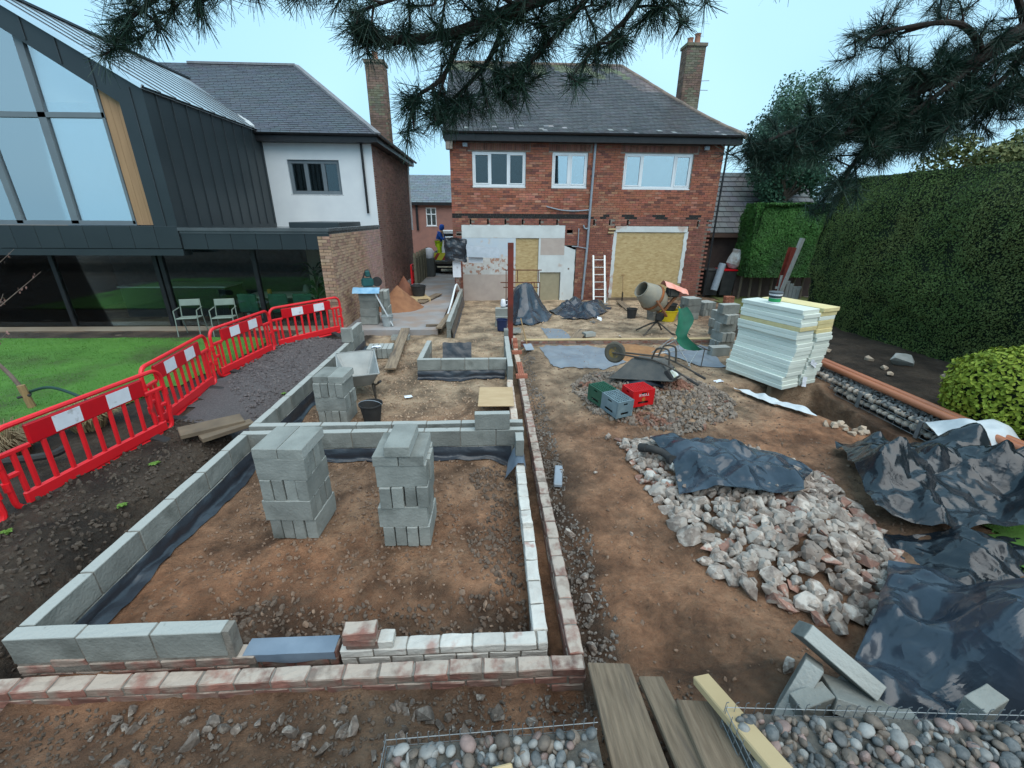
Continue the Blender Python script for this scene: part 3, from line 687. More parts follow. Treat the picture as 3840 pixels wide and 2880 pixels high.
# eaves: fascia, soffit, gutter
g = G(); g.b2(HX0-.14, HX1+.42, YF-.34, YF-.31, 5.24, 5.5).b2(HX0-.14, HX1+.42, YF-.31, YF, 5.24, 5.26); g.build('fascia', m_black, hs)
g = G()
pr = [(cos(pi+pi*i/8)*.058, sin(pi+pi*i/8)*.058) for i in range(9)]
for (u, v_), (u2, v2) in zip(pr[:-1], pr[1:]): g.add([(HX0-.16,YF-.40+u,5.50+v_),(HX1+.45,YF-.40+u,5.48+v_),(HX1+.45,YF-.40+u2,5.48+v2),(HX0-.16,YF-.40+u2,5.50+v2)], [(0,1,2,3)])
g.build('gutter', m_black, hs, smooth=True)
g = G().tube(spath([(8.42,16.05,5.36),(8.36,16.1,5.2),(8.22,16.2,5.05),(8.2,16.22,4.9),(8.2,16.22,0.1)], 4), .034, 8); g.build('downpipe', m_black, hs, smooth=True)
g = G().tube([(3.6,YF-.07,5.3),(3.56,YF-.07,3.0),(3.55,YF-.07,2.0),(3.48,YF-.07,.0)], .042, 10)
g.build('waste_pipe', m_pipe, hs, smooth=True)
g = G().tube(spath([(2.0,YF-.06,3.27),(2.5,YF-.06,3.16),(3.0,YF-.06,3.13),(3.56,YF-.06,3.17)], 4), .022, 8); g.build('branch_pipe', m_pipe, hs, smooth=True)
g = G().tube(spath([(3.55,YF-.07,2.55),(3.42,YF-.07,2.55),(3.36,YF-.07,2.66)], 4), .028, 8).tube([(3.2,YF-.07,2.55),(3.2,YF-.07,1.92),(3.52,YF-.07,1.86)], .02, 8).tube([(2.98,YF-.07,1.93),(3.2,YF-.07,1.92)], .018, 8); g.build('branch_pipe', m_pipe, hs, smooth=True)
for x in (-.8, 7.45):
    g = G().box((x,YF-.1,5.15),(.16,.1,.12),0).box((x,YF-.03,5.2),(.06,.06,.06)); g.build('security_light', m_pipe, hs, bevel=.008)
g = G().b2(HX0-.1, HX0+.12, YF-.3, YF, 5.0, 5.25); g.build('corbel', m_fmortar, hs)
# roof: gable on the left, swept hip on the right
EV = (HX0-.16, YF-.42, 5.5); RT = 8.62; RY = 20.45
def sweep(t): return -.55*t*(1-t)*(1.25-t)
def Pf(s, t):
    xl = HX0-.16; xr = (HX1+.48)+(5.35-HX1-.48)*t
    return (xl+(xr-xl)*s, YF-.42+(RY-YF+.42)*t, 5.5+(RT-5.5)*t+sweep(t))
def Pr(s, t):
    y0 = YF-.42+(RY-YF+.42)*t; y1 = (2*RY-YF+.42)+(RY-(2*RY-YF+.42))*t
    return ((HX1+.48)+(5.35-HX1-.48)*t, y0+(y1-y0)*s, 5.5+(RT-5.5)*t+sweep(t))
def Pb(s, t):
    xl = HX0-.16; xr = (HX1+.48)+(5.35-HX1-.48)*t
    return (xl+(xr-xl)*s, 2*RY-YF+.42-(RY-YF+.42)*t, 5.5+(RT-5.5)*t+sweep(t))
def rcol(s, t):
    c = (.074,.070,.072); n = nz(s*9, t*5, 13)
    if t > .78 and nz(s*14, t*7, 3) > .1-(t-.78): c = (.14,.15,.08)
    elif t > .6 and s > .88 : c = (.15,.12,.115)
    elif t < .1 and R.random() < .05: c = (.3,.3,.3)
    return tint(tuple(q*(1+.35*n) for q in c), .22)
g = G(); N = 12
for P in (Pf, Pr, Pb):
    for i in range(N):
        g.add([V(P(0,i/N))-V((0,0,.012)),V(P(1,i/N))-V((0,0,.012)),V(P(1,(i+1)/N))-V((0,0,.012)),V(P(0,(i+1)/N))-V((0,0,.012))], [(0,1,2,3)])
m_under = M('roof underlay', (.05,.05,.055), (.04,.04,.044), bump=0)
rf = g.build('roof', m_under, hs, fix=False)
slope(hs, Pf, 46, 0, rcol)
slope(hs, Pr, 46, 0, rcol)
def ridge_run(parent, pts, r=.085, seg=.3):
    pts = [V(p) for p in pts]
    for a, b in zip(pts[:-1], pts[1:]):
        L = (b-a).length; n = max(1, round(L/seg)); d = (b-a)/n
        for i in range(n):
            p, q = a+d*i, a+d*(i+.985); g = G(); g.tube([p-V((0,0,r*.35)), q-V((0,0,r*.35))], r*R.uniform(.97,1.06), 10); g.build('ridge_tile', m_ridge, parent, smooth=True)
ridge_run(hs, [Pf(0,1), Pf(1,1)], seg=.45)
ridge_run(hs, [Pf(1,1-i/8) for i in range(9)], seg=.4)
g = G(); g.b2(HX0-.17, HX0-.15, YF-.42, YF+.1, 5.3, 5.5); 
pts = [Pf(0,i/8) for i in range(9)]
for a, b in zip(pts[:-1], pts[1:]): g.bar(V(a)-V((.01,0,.07)), V(b)-V((.01,0,.07)), .03, .16)
g.build('bargeboard', m_black, hs)
g = G(); g.add([(HX0,YF,5.4),(HX0,2*RY-YF,5.4),(HX0,RY,8.4)], [(0,1,2)]); g.build('gable', m_fmortar, hs)
def chimney(parent, x0, x1, y0, y1, z0, z1, pots):
    cm = M('chimney mortar', (.22,.18,.14), (.14,.12,.09), c3=(.14,.13,.07), s3=1.2)
    c = G().b2(x0, x1, y0, y1, z0, z1).b2(x0-.05, x1+.05, y0-.05, y1+.05, z1, z1+.1).build('chimney', cm, parent)
    g = G()
    z = z0; k = 0
    while z < z1-.05:
        s = x0-(.11 if k % 2 else 0)
        while s < x1:
            a, b = max(x0, s), min(x1, s+.215)
            if b-a > .04: g.box(((a+b)/2, y0-.003, z+.033), (b-a, .02, .065), 0, tint((.20,.135,.105) if nz(z*1.5, a*2, 8) < .1 else (.19,.175,.125), .25))
            s += .225
        for xs_ in (x0-.003, x1+.003):
            s = y0
            while s < y1-.05: b = min(y1, s+.215); g.box((xs_, (s+b)/2, z+.033), (.02, b-s, .065), 0, tint((.22,.14,.10), .3)); s += .225
        z += .075; k += 1
    o = g.build('brickwork', m_fbrick, c, fix=False); tag(o, kind='stuff')
    for (px, hh) in pots:
        G().lathe([(.12,0),(.13,.06),(.105,.1),(.10,hh-.05),(.12,hh)], (px,(y0+y1)/2,z1+.1), 14).build('chimney_pot', M('terracotta pot', (.36,.17,.11), (.26,.13,.09)), c, smooth=True)
chimney(hs, 7.5, 8.2, 19.2, 19.75, 5.6, 8.95, [(7.68,.22),(7.95,.36)])
g = G().tube([(8.2,19.4,7.9),(8.6,19.4,7.92)], .012, 6).tube([(8.2,19.4,7.6),(8.6,19.4,7.6)], .012, 6); g.build('aerial', m_pipe, hs)
# exposed plaster where the old extension stood
m_plas = M('old white plaster', (.66,.69,.68), (.56,.58,.57), rough=.9, scale=3, bump=.2, c3=(.50,.40,.35), s3=1.4, t3=(.60,.66))
m_plasp = M('bare pink plaster', (.50,.42,.37), (.44,.36,.32), rough=.9, scale=4, bump=.2)
m_plast = M('torn tile plaster', (.62,.63,.62), (.50,.47,.44), rough=.9, scale=6, bump=.3, c3=(.40,.24,.18), s3=7, t3=(.54,.58))
m_plasb = M('pale blue paint', (.50,.58,.66), (.56,.60,.63), rough=.8, scale=3, bump=.1, c3=(.56,.48,.42), s3=2, t3=(.58,.63))
g = G(); wall_cells(g, -1.02, 2.72, 2.2, 2.65, [], lambda g, a, b, c, d: g.b2(a, b, YF-.012, YF+.2, c, d)); g.build('plaster_band', m_plas, hs, bevel=.01)
G().b2(-1.02, .93, YF-.009, YF+.2, 1.55, 2.2).build('plaster_panel', m_plasb, hs)
G().b2(-1.02, .93, YF-.006, YF+.2, .92, 1.55).build('plaster_panel', m_plast, hs)
G().b2(-1.02, .93, YF-.010, YF+.2, -.2, .92).build('plaster_panel', m_plasp, hs)
G().b2(1.77, 1.84, YF-.011, YF+.2, -.2, 2.2).b2(1.84, 2.72, YF-.006, YF+.2, 1.0, 1.62).build('plaster_panel', m_plas, hs)
G().b2(1.84, 2.72, YF-.009, YF+.2, 1.62, 2.2).build('plaster_panel', m_plasp, hs)
G().b2(1.84, 2.6, YF+.05, YF+.2, -.1, 1.0).build('plaster_panel', M('beige board', (.36,.31,.21), (.31,.27,.18), bump=.05), hs)
g = G(); poly = [(2.62,-.2),(3.13,-.2)]+[(3.13+.03*nz(z_*4, 2), z_) for z_ in [i*.15 for i in range(1, 13)]]+[(2.72,1.95),(2.72,1.0),(2.62,1.0)]
g.prism(poly, YF-.013, YF+.2, 'y'); g.build('plaster_pier', m_plas, hs)
G().b2(2.88,2.94,YF-.016,YF,1.1,1.16).build('socket_hole', m_fmortar, hs)
def osbmat():
    m = bpy.data.materials.new('strand board'); m.use_nodes = True; n = m.node_tree.nodes; L = m.node_tree.links; b = n['Principled BSDF']; b.inputs['Roughness'].default_value = .75
    t = n.new('ShaderNodeTexCoord'); col = None
    for k, (ang, sc) in enumerate(((.3,(9,1,26)),(1.2,(9,1,24)),(-.6,(8,1,22)))):
        mp = n.new('ShaderNodeMapping'); mp.inputs['Rotation'].default_value = (0,ang,0); mp.inputs['Scale'].default_value = sc; L.new(t.outputs['Object'], mp.inputs[0])
        v = n.new('ShaderNodeTexVoronoi'); v.inputs['Scale'].default_value = 1; L.new(mp.outputs[0], v.inputs['Vector'])
        sp = n.new('ShaderNodeSeparateColor'); L.new(v.outputs['Color'], sp.inputs[0]); r = n.new('ShaderNodeValToRGB')
        r.color_ramp.elements[0].color = (.36,.235,.095,1); r.color_ramp.elements[1].color = (.58,.44,.23,1); L.new(sp.outputs[k], r.inputs[0])
        if col is None: col = r.outputs[0]
        else:
            q = n.new('ShaderNodeMix'); q.data_type = 'RGBA'; q.inputs[0].default_value = .45; L.new(col, q.inputs[6]); L.new(r.outputs[0], q.inputs[7]); col = q.outputs[2]
    L.new(col, b.inputs['Base Color']); return m
m_osb = osbmat()
G().b2(.935, 1.765, YF+.04, YF+.058, -.1, 2.195).build('strand_board_door', m_osb, hs)
def ragged(x0, x1, z0, z1, y0, y1, amp, n=18, sd=0):
    poly = [(x0+amp*nz(i*.7, sd), z0+(z1-z0)*i/n) for i in range(n+1)][::-1]+[(x1+amp*nz(i*.7, sd+5), z0+(z1-z0)*i/n) for i in range(n+1)]
    g = G(); g.prism(poly, y0, y1, 'y'); return g
ragged(4.50,4.62,.02,2.45,YF-.02,YF+.05,.03,sd=1).build('plaster_reveal', m_plas, hs)
ragged(7.14,7.27,.6,2.45,YF-.02,YF+.05,.05,sd=3).build('plaster_reveal', m_plas, hs)
G().b2(4.545, 7.245, YF+.002, YF+.02, .06, 2.42).build('strand_board', m_osb, hs)
G().b2(4.56, 7.23, YF-.04, YF+.1, 2.425, 2.625).build('lintel', m_plas, hs, bevel=.01)
G().b2(4.3, 4.55, YF-.08, YF, 2.5, 2.56).b2(4.28,4.5,YF-.08,YF,2.39,2.44).build('timber_stub', M('fresh timber', (.55,.42,.24), (.47,.35,.19), stretch=(1,1,12), scale=3, bump=.1), hs)
G().b2(4.3, 7.5, YF-.1, YF+.0, -.12, .055).build('old_step', M('old timber', (.20,.15,.10), (.12,.09,.065), scale=4, bump=.3), hs)
m_timb = MATS['fresh timber']; m_old = MATS['old timber']

# ---------------------------------------------------------------- neighbouring house
NX = -3.85
nb = E('neighbour_house', 'neighbouring house with white upper wall, brick flank and slate hip roof', 'house', (-5.5,16,0))
m_render = M('white render', (.74,.76,.77), (.68,.70,.72), rough=.85, scale=2, bump=.1, bscale=40)
nw = (-6.62,-4.95,3.58,4.62)
g = G(); wall_cells(g, -12, NX, 0, 5.3, [nw], lambda g, a, b, c, d: g.b2(a, b, 16, 16.28, c, d)); g.build('wall', m_render, nb)
g = G().b2(NX-.28, NX, 16.28, 22.5, -.1, 5.3).b2(-12, NX-.28, 22.2, 22.5, -.1, 5.3); g.build('side_wall', m_fmortar, nb)
def ncol(a, b, z0, z1):
    c = (.27,.15,.12) if R.random() > .2 else (.2,.11,.09); n = nz(a*.8, z0, 9); return tint(tuple(q*(1+.3*n) for q in c), .14)
bricks(nb, 16.02, 22.5, 0, 5.25, [], ncol, lambda u, z: (NX+.003, u, z), (1,0,0), pi/2, lambda i: i[0])
window(nb, *nw, 16.06, (.333,.667), m_grey, m_glass, fr=.11, depth=.1, sub=None)
G().b2(-8, NX-.3, 16.7, 16.75, 2.9, 5.2).build('room_wall', m_dark, nb)
g = G().b2(-7.3, NX+.3, 15.62, 15.65, 5.1, 5.32).b2(-7.3, NX+.3, 15.65, 16, 5.1, 5.12).b2(NX+.27, NX+.3, 15.65, 22.7, 5.1, 5.32).b2(NX, NX+.27, 16, 22.7, 5.1, 5.12); g.build('fascia', m_black, nb)
g = G()
for p, q in (((-7.3,15.56,5.33),(NX+.38,15.56,5.31)),((NX+.38,15.5,5.31),(NX+.38,22.8,5.29))):
    p, q = V(p), V(q); d = (q-p).normalized(); r_ = V((-d.y,d.x,0))
    for (u, v_), (u2, v2) in zip(pr[:-1], pr[1:]): g.add([p+r_*u+V((0,0,v_)),q+r_*u+V((0,0,v_)),q+r_*u2+V((0,0,v2)),p+r_*u2+V((0,0,v2))], [(0,1,2,3)])
g.build('gutter', m_black, nb, smooth=True)
G().tube([(-4.15,15.93,5.2),(-4.15,15.93,3.0)], .04, 8).build('downpipe', m_black, nb, smooth=True)
G().tube([(NX+.06,22.4,5.2),(NX+.06,22.4,2.3)], .045, 8).build('downpipe', m_white, nb, smooth=True)
RZ, RYn = 8.05, 19.2
def Nf(s, t):
    xr = NX+.35-3.55*t; return (-12.5+(xr+12.5)*s, 15.6+(RYn-15.6)*t, 5.33+(RZ-5.33)*t)
def Nr(s, t):
    y0 = 15.6+(RYn-15.6)*t; y1 = 22.85+(RYn-22.85)*t; return (NX+.35-3.55*t, y0+(y1-y0)*s, 5.33+(RZ-5.33)*t)
g = G()
for P in (Nf, Nr): g.add([V(P(0,0))-V((0,0,.012)),V(P(1,0))-V((0,0,.012)),V(P(1,1))-V((0,0,.012)),V(P(0,1))-V((0,0,.012))], [(0,1,2,3)])
g.add([(-12.5,22.85,5.32),(NX+.35,22.85,5.32),(NX-3.2,RYn,RZ-.01),(-12.5,RYn,RZ-.01)], [(0,1,2,3)])
g.build('roof', m_under, nb, fix=False)
ncol2 = lambda s, t: tint((.08,.086,.10), .07)
slope(nb, Nf, 40, 0, ncol2, tw=.3); slope(nb, Nr, 40, 0, ncol2, tw=.3)
m_lead = M('pale hip tile', (.22,.22,.23), (.16,.16,.17), rough=.7, scale=4, bump=.2)
def bars(parent, name, a, b, n, mat, w, hgt):
    a, b = V(a), V(b)
    for i in range(n): G().bar(a.lerp(b, i/n), a.lerp(b, (i+.985)/n), w, hgt).build(name, mat, parent)
bars(nb, 'hip_tile', Nf(1,0), Nf(1,1), 14, m_lead, .2, .07); bars(nb, 'ridge_tile', Nf(.3,1), Nf(1,1), 14, m_lead, .2, .07)
chimney(nb, -4.42, -3.78, 18.7, 19.3, 5.0, 8.05, [(-4.1,.3)])
# dark zinc extension with gabled glazing
zx = E('zinc_extension', 'dark zinc clad extension with gabled glazing and standing seam roof', 'building', (-7.3,11,0))
m_zinc = M('dark zinc', (.036,.047,.052), (.030,.040,.045), rough=.42, scale=1.5, bump=.06, bscale=3, metal=.35, spec=.5)
m_zincr = M('zinc roof', (.80,.83,.85), (.74,.77,.79), rough=.28, scale=1.5, bump=.03, metal=.85, spec=.6)
m_seam = M('seam', (.05,.06,.066), (.045,.053,.06), rough=.45, metal=.3, bump=0)
GX, GY = -7.3, 11.0
rk = lambda x: 5.43+.595*(GX-x)     # top of the rake
rki = lambda x: 5.12+.708*(-7.83-x)   # underside of the rake
# rake frame
g = G(); g.prism([(GX,2.2),(GX,5.43),(-12.2,rk(-12.2)),(-12.2,rki(-11.9)),(-7.83,5.12),(-7.83,2.66),(-7.83,2.2)], GY, GY+.45, 'y'); g.build('gable_frame', m_zinc, zx)
for x in (-8.2,-8.75,-9.3,-9.85,-10.4): G().b2(x-.012, x+.012, GY-.02, GY, rki(x)+.01, rk(x)-.01).build('seam', m_seam, zx)
G().b2(-7.56,-7.54,GY-.02,GY,2.25,5.4).build('seam', m_seam, zx)
# fascia band of zinc panels left and right
for k in range(8):
    x1 = GX-.003-.53*k; G().b2(x1-.524, x1, GY-.03, GY+.2, 2.16, 2.66).build('fascia_panel', m_zinc, zx, bevel=.006)
for k in range(6):
    x0 = GX+.003+.575*k; G().b2(x0, x0+.568, GY+.01, GY+.2, 2.14, 2.62).build('fascia_panel', m_zinc, zx, bevel=.006)
G().b2(-11.9, GX, GY-.02, GY+.3, 2.0, 2.15).build('soffit', m_zinc, zx)
# timber panel and glazing
m_cedar = M('cedar boards', (.40,.24,.13), (.33,.195,.105), rough=.7, scale=3, stretch=(6,6,.5), bump=.1)
for k in range(3): G().b2(-8.28+.15*k+.002, -8.28+.15*(k+1)-.002, GY+.12, GY+.2, 2.68, 5.42-.1*k).build('cedar_board', m_cedar, zx)
g = G(); fz = GY+.10
def member(a, b, wd): g.bar((a[0],fz+.06,a[1]), (b[0],fz+.06,b[1]), wd, .12, up=(0,1,0)) if False else g.bar((a[0],fz+.06,a[1]), (b[0],fz+.06,b[1]), .12, wd, up=(0,0,1) if abs(b[0]-a[0]) > .3 else (1,0,0))
member((-11.9,2.72), (-8.28,2.72), .1); member((-11.9,4.88), (-8.28,4.9), .1); member((-8.32,2.7), (-8.32,5.45), .06)
member((-9.64,2.7), (-9.55,6.36), .16); member((-10.86,2.7), (-10.86,7.2), .14); member((-11.9,2.7), (-11.9,7.9), .14)
g.build('glazing_frame', m_grey, zx)
m_glassu = glassmat('sky reflecting glass', (.85,.93,.95), .42)
m_blind = M('white roller blind', (.78,.82,.83), (.74,.78,.80), rough=.8, bump=0)
pn = [(-9.56,-8.35,2.77,4.85),(-10.8,-9.7,2.77,4.85),(-11.84,-10.92,2.77,4.85)]
for a, b, c, d in pn:
    G().b2(a, b, fz+.05, fz+.06, c, d).build('pane', m_glassu, zx); G().b2(a, b, fz+.14, fz+.15, c, d).build('blind', m_blind, zx)
for a, b in ((-9.5,-8.35),(-10.8,-9.6),(-11.84,-10.92)):
    g = G(); g.prism([(a,4.95),(b,4.95),(b,rki(b)),(a,rki(a))], fz+.05, fz+.06, 'y'); g.build('pane', m_glassu, zx)
G().b2(-11.95,-8.2,13.5,13.6,2.4,5.6).build('room_wall', M('room wall pale', (.3,.33,.36)), zx)
# clad side wall
g = G(); g.b2(GX-.25, GX, GY+.45, 16, 2.4, 5.42); g.build('clad_wall', m_zinc, zx)
for k in range(10): G().b2(GX, GX+.022, GY+.38+.5*k-.012, GY+.38+.5*k+.012, 2.66, 5.38).build('seam', m_seam, zx)
# roof sheet and its standing seams
RX = -10.45; RZz = rk(RX)
g = G(); g.add([(GX+.06,GY-.06,5.42),(GX+.06,16.9,5.42),(RX,16.9,RZz+.02),(RX,GY-.06,RZz+.02)], [(0,1,2,3)])
g.add([(GX+.06,GY-.06,5.36),(GX+.06,16.9,5.36),(RX,16.9,RZz-.05),(RX,GY-.06,RZz-.05)], [(3,2,1,0)])
g.add([(RX,GY-.06,RZz+.02),(RX,20,RZz+.02),(2*RX-GX,20,5.42),(2*RX-GX,GY-.06,5.42)], [(0,1,2,3)])
g.add([(RX,16.9,RZz+.02),(RX,20,RZz+.02),(GX-1.7,20,5.42+1.78*.595),(GX-.3,17.2,5.65)],[(0,1,2,3)])
g.build('roof_sheet', m_zincr, zx, fix=False)
for k in range(12):
    y = GY+.0+.5*k; G().bar((GX+.06,y,5.428), (RX,y,RZz+.028), .022, .022).build('roof_seam', m_seam, zx)
G().bar((GX+.05,GY-.06,5.41), (RX-.5,GY-.06,rk(RX-.5)+.02), .03, .09).build('verge_trim', m_zincr, zx)
G().bar((RX,GY-.06,RZz+.04), (RX,19.2,RZz+.04), .16, .05).build('ridge_cap', m_seam, zx)
G().bar((GX-.1,15.75,5.5), (RX+.2,18.9,RZz+.05), .14, .07).build('valley_trim', M('bright trim', (.52,.53,.52), (.45,.46,.46), rough=.5, bump=0), zx)
# flat roof
g = G(); g.b2(GX, NX-.02, GY, 16, 2.5, 2.56).b2(GX, NX+.02, GY-.04, GY+.1, 2.56, 2.63).b2(NX-.1, NX+.03, GY+.1, 16, 2.56, 2.63); g.build('flat_roof', M('wet felt roof', (.06,.07,.075), (.10,.11,.115), rough=.25, scale=2, bump=.1, spec=.6), zx)
G().b2(-5.7, -4.3, 13.2, 15.4, 2.56, 2.74).build('roof_light', m_zinc, zx, bevel=.02)
G().b2(NX-.28, NX, GY+.02, 16, -.1, 2.5).build('brick_flank', m_fmortar, zx)
def fcol(a, b, z0, z1):
    pink = ss(13, 14.6, a+.6*nz(a, z0)); c0 = (.46,.29,.20) if R.random() > .25 else (.36,.22,.16)
    c1 = (.46,.30,.26); return tint(tuple(p*(1-pink)+q*pink for p, q in zip(c0, c1)), .14*(1-.6*pink))
g = G()
for k in range(33):
    for a, b in (((NX-.28,NX-.07),(NX-.06,NX-.002)) if k % 2 else ((NX-.28,NX-.18),(NX-.17,NX-.002))): g.box(((a+b)/2, GY+.012, -.02+.075*k+.033), (b-a,.03,.065), 0, fcol(11,0,k*.075,0))
tag(g.build('corner_brickwork', m_fbrick, zx, fix=False), kind='stuff')
bricks(zx, GY+.03, 15.98, -.05, 2.52, [], fcol, lambda u, z: (NX+.003, u, z), (1,0,0), pi/2, lambda i: i[0])
# ground floor glazing and the room behind it
gz0, gzY = .03, 11.62
g = G(); g.b2(-13, NX-.28, gzY, gzY+.1, -.02, .06).b2(-13, NX-.28, gzY, gzY+.1, 2.1, 2.2)
for x in (-4.3,-6.05,-8.35,-8.5,-11,-13): g.b2(x-.05, x+.05, gzY, gzY+.1, .06, 2.1)
g.build('door_frame', m_black, zx)
m_glassd = glassmat('patio glass', (.85,.9,.9), .0)
for a, b in ((-6.0,-4.35),(-8.3,-6.1),(-10.95,-8.55),(-12.95,-11.05)): G().b2(a, b, gzY+.04, gzY+.05, .06, 2.1).build('pane', m_glassd, zx)
m_floor = M('oak floor', (.46,.34,.20), (.38,.28,.16), rough=.4, scale=3, stretch=(1,8,1), bump=.05)
G().b2(-13, NX-.28, gzY+.1, 15.9, -.05, .0).build('room_floor', m_floor, zx)
G().b2(-13, NX-.28, gzY+.1, 15.9, 2.2, 2.3).build('room_ceiling', M('dim ceiling', (.6,.6,.58)), zx)
G().b2(-13, -6.4, 15.8, 15.9, 0, 2.2).build('room_back_wall', M('dark kitchen wall', (.06,.075,.085), (.09,.10,.11)), zx)
G().b2(-6.4, NX-.28, 15.8, 15.9, 0, 2.2).build('room_back_wall', M('beige wall', (.62,.55,.42), (.58,.5,.38)), zx)
G().b2(-13.1,-13,gzY,15.9,0,2.2).build('room_back_wall', m_dark, zx)
# ---------------------------------------------------------------- far house, garage
fh = E('far_house', 'distant red brick house with slate roof seen between the two houses', 'house', (-3.5,33,0))
m_fbr = M('hazy red brick', (.30,.15,.12), (.24,.125,.105), scale=3, bump=.1)
fw_ = (-4.55,-3.82,2.3,3.52)
g = G(); wall_cells(g, -9, -2.35, -.1, 3.85, [fw_], lambda g, a, b, c, d: g.b2(a, b, 33, 33.3, c, d)); g.b2(-2.65,-2.35,33.3,39,-.1,3.85).build('wall', m_fbr, fh)
def Ff(s, t): return (-9.2+6.95*s, 32.7+3.3*t, 3.85+2.0*t)
g = G(); g.add([Ff(0,0),Ff(1,0),Ff(1,1),Ff(0,1)], [(0,1,2,3)]).add([(-9.2,39.3,3.85),(-2.25,39.3,3.85),(-2.25,36,5.85),(-9.2,36,5.85)], [(0,1,2,3)]).build('roof', m_under, fh, fix=False)
slope(fh, Ff, 16, 0, lambda s, t: tint((.16,.18,.20), .08), tw=.4)
window(fh, *fw_, 33.03, (.5,), m_white, m_glassr, fr=.06)
G().b2(fw_[0], fw_[1], 33.0, 33.05, 3.05, 3.11).build('transom', m_white, fh)
G().b2(fw_[0]-1, fw_[1]+1, 35, 35.05, 1.5, 3.8).build('room_wall', m_dark, fh)
G().b2(-5.25,-5.1,32.9,33,2,3.8).b2(-9.2,-2.25,32.68,32.72,3.66,3.86).build('fascia', m_black, fh)
fh2 = E('distant_house', 'pale grey flank of another distant house beside the brick one', 'house', (-1.5,38,0))
G().b2(-2.0,1,36,44,-.1,5.2).build('wall', M('hazy pale render', (.42,.44,.46), (.38,.40,.42)), fh2); G().prism([(-2.3,5.2),(1.2,5.2),(1.2,8)], 35.8, 44.2, 'y').build('roof', MATS['hazy pale render'], fh2)
ga = E('garage', 'low garage with grey interlocking tile roof right of the brick house', 'building', (10.5,18,0))
G().b2(8.75,13.6,18.2,22,-.1,2.35).build('wall', M('dark garage brick', (.09,.06,.05), (.07,.045,.04), scale=6), ga)
def Ga(s, t): return (8.55+5.3*s, 17.9+2.6*t, 2.36+2.45*t)
g = G(); g.add([Ga(0,0),Ga(1,0),Ga(1,1),Ga(0,1)], [(0,1,2,3)]).add([(8.55,22.6,2.36),(13.85,22.6,2.36),(13.85,20.5,4.81),(8.55,20.5,4.81)], [(0,1,2,3)]).build('roof', m_under, ga, fix=False)
slope(ga, Ga, 12, 0, lambda s, t: tint((.10,.105,.11), .12), tw=.33, th=.04)
G().b2(8.55,13.85,17.85,17.9,2.2,2.36).build('fascia', M('brown fascia', (.10,.06,.045)), ga)
G().prism([(17.9,2.36),(22.6,2.36),(20.5,4.81)], 8.6, 8.7, 'x').build('gable', M('pale boards', (.45,.36,.26), (.38,.3,.21), stretch=(1,1,6)), ga)
# ---------------------------------------------------------------- plastic safety barriers
m_red = M('red plastic', (.80,.018,.025), (.72,.014,.022), rough=.38, scale=3, bump=.08, bscale=25, spec=.5, c3=(.30,.03,.03), s3=3.5, t3=(.66,.74))
m_redp = M('red reflective sheet', (.62,.008,.016), (.55,.008,.016), rough=.3, bump=0)
m_refl = M('white reflective sheet', (.80,.80,.84), (.72,.72,.76), rough=.35, bump=.05, c3=(.5,.48,.48), s3=6, t3=(.62,.68))
m_rubber = M('black rubber', (.025,.026,.027), (.045,.044,.043), rough=.8, scale=6, bump=.2)
def barrier_proto():
    t = E('safety_barrier', 'x', 'barrier', group='red safety barriers')
    L, H, r = 1.9, .86, .14
    out = []
    for cx, cz, a0 in ((L/2-r,H-r,0),(-L/2+r,H-r,pi/2),(-L/2+r,r*.8,pi),(L/2-r,r*.8,1.5*pi)):
        for i in range(5): a = a0+pi/2*i/4; out.append((cx+r*cos(a), 0, cz+(r if cz > .4 else r*.8)*sin(a)))
    out.append(out[0]); g = G().tube(out, .027, 8, cap=False); g.build('frame', m_red, t, world=False, smooth=True)
    g = G().b2(-.66,.66,-.022,.022,.60,.815); g.build('top_panel', m_redp, t, world=False, bevel=.012)
    for x in (-.42, .17):
        for y in (-.0235, .0235): G().b2(x,x+.29,y-.001,y+.001,.625,.795).build('reflective_strip', m_refl, t, world=False)
    G().b2(-.86,.86,-.024,.024,.03,.17).build('bottom_panel', m_red, t, world=False, bevel=.015)
    for k in range(9):
        x = -.72+.18*k; g = G(); g.box((x,0,.385),(.05,.036,.45)); g.build('bar', m_red, t, world=False, bevel=.012)
    for sx in (-1, 1):
        g = G().b2(sx*.66,sx*.93,-.02,.02,.58,.63).b2(sx*.80,sx*.845,-.02,.02,.17,.60).b2(sx*.82,sx*.93,-.02,.02,.36,.41); g.build('end_brace', m_red, t, world=False, bevel=.01)
        for z in (.25,.5): G().tube([(sx*.96,0,z),(sx*.96,0,z+.09)], .034, 8).build('hinge', m_red, t, world=False, smooth=True)
        f = G(); f.prism([(-.27,-.04),(.27,-.04),(.2,.02),(.06,.05),(-.06,.05),(-.2,.02)], sx*.62-.06, sx*.62+.06, 'x'); f.v = [(p[0], p[1], p[2]-.0) for p in f.v]
        f.build('foot', m_rubber, t, world=False, bevel=.01)
    return t
bp_ = barrier_proto()
BAR = [((-4.52,1.72),(-4.62,3.55),.16,'red plastic barrier cut off by the left edge of the picture',0),
       ((-4.6,3.62),(-4.33,5.42),.20,'nearest whole red plastic barrier with a torn white strip',.06),
       ((-4.46,5.30),(-4.72,7.08),.22,'second whole red plastic barrier, overlapped by the nearest one',0),
       ((-4.80,7.30),(-4.62,9.02),.22,'third whole red plastic barrier, in front of the patio chairs',0),
       ((-4.72,9.22),(-3.72,10.72),.2,'farthest red plastic barrier, ending at the neighbour brick flank',0)]
for k, (a, b, z, lab, ln) in enumerate(BAR):
    o = bp_ if k == 0 else copytree(bp_); d = V(b)-V(a); o.location = ((a[0]+b[0])/2, (a[1]+b[1])/2, z); o.rotation_euler = (ln,0,atan2(d.y,d.x)); o.scale = (d.length/1.93,1,1); o['label'] = lab
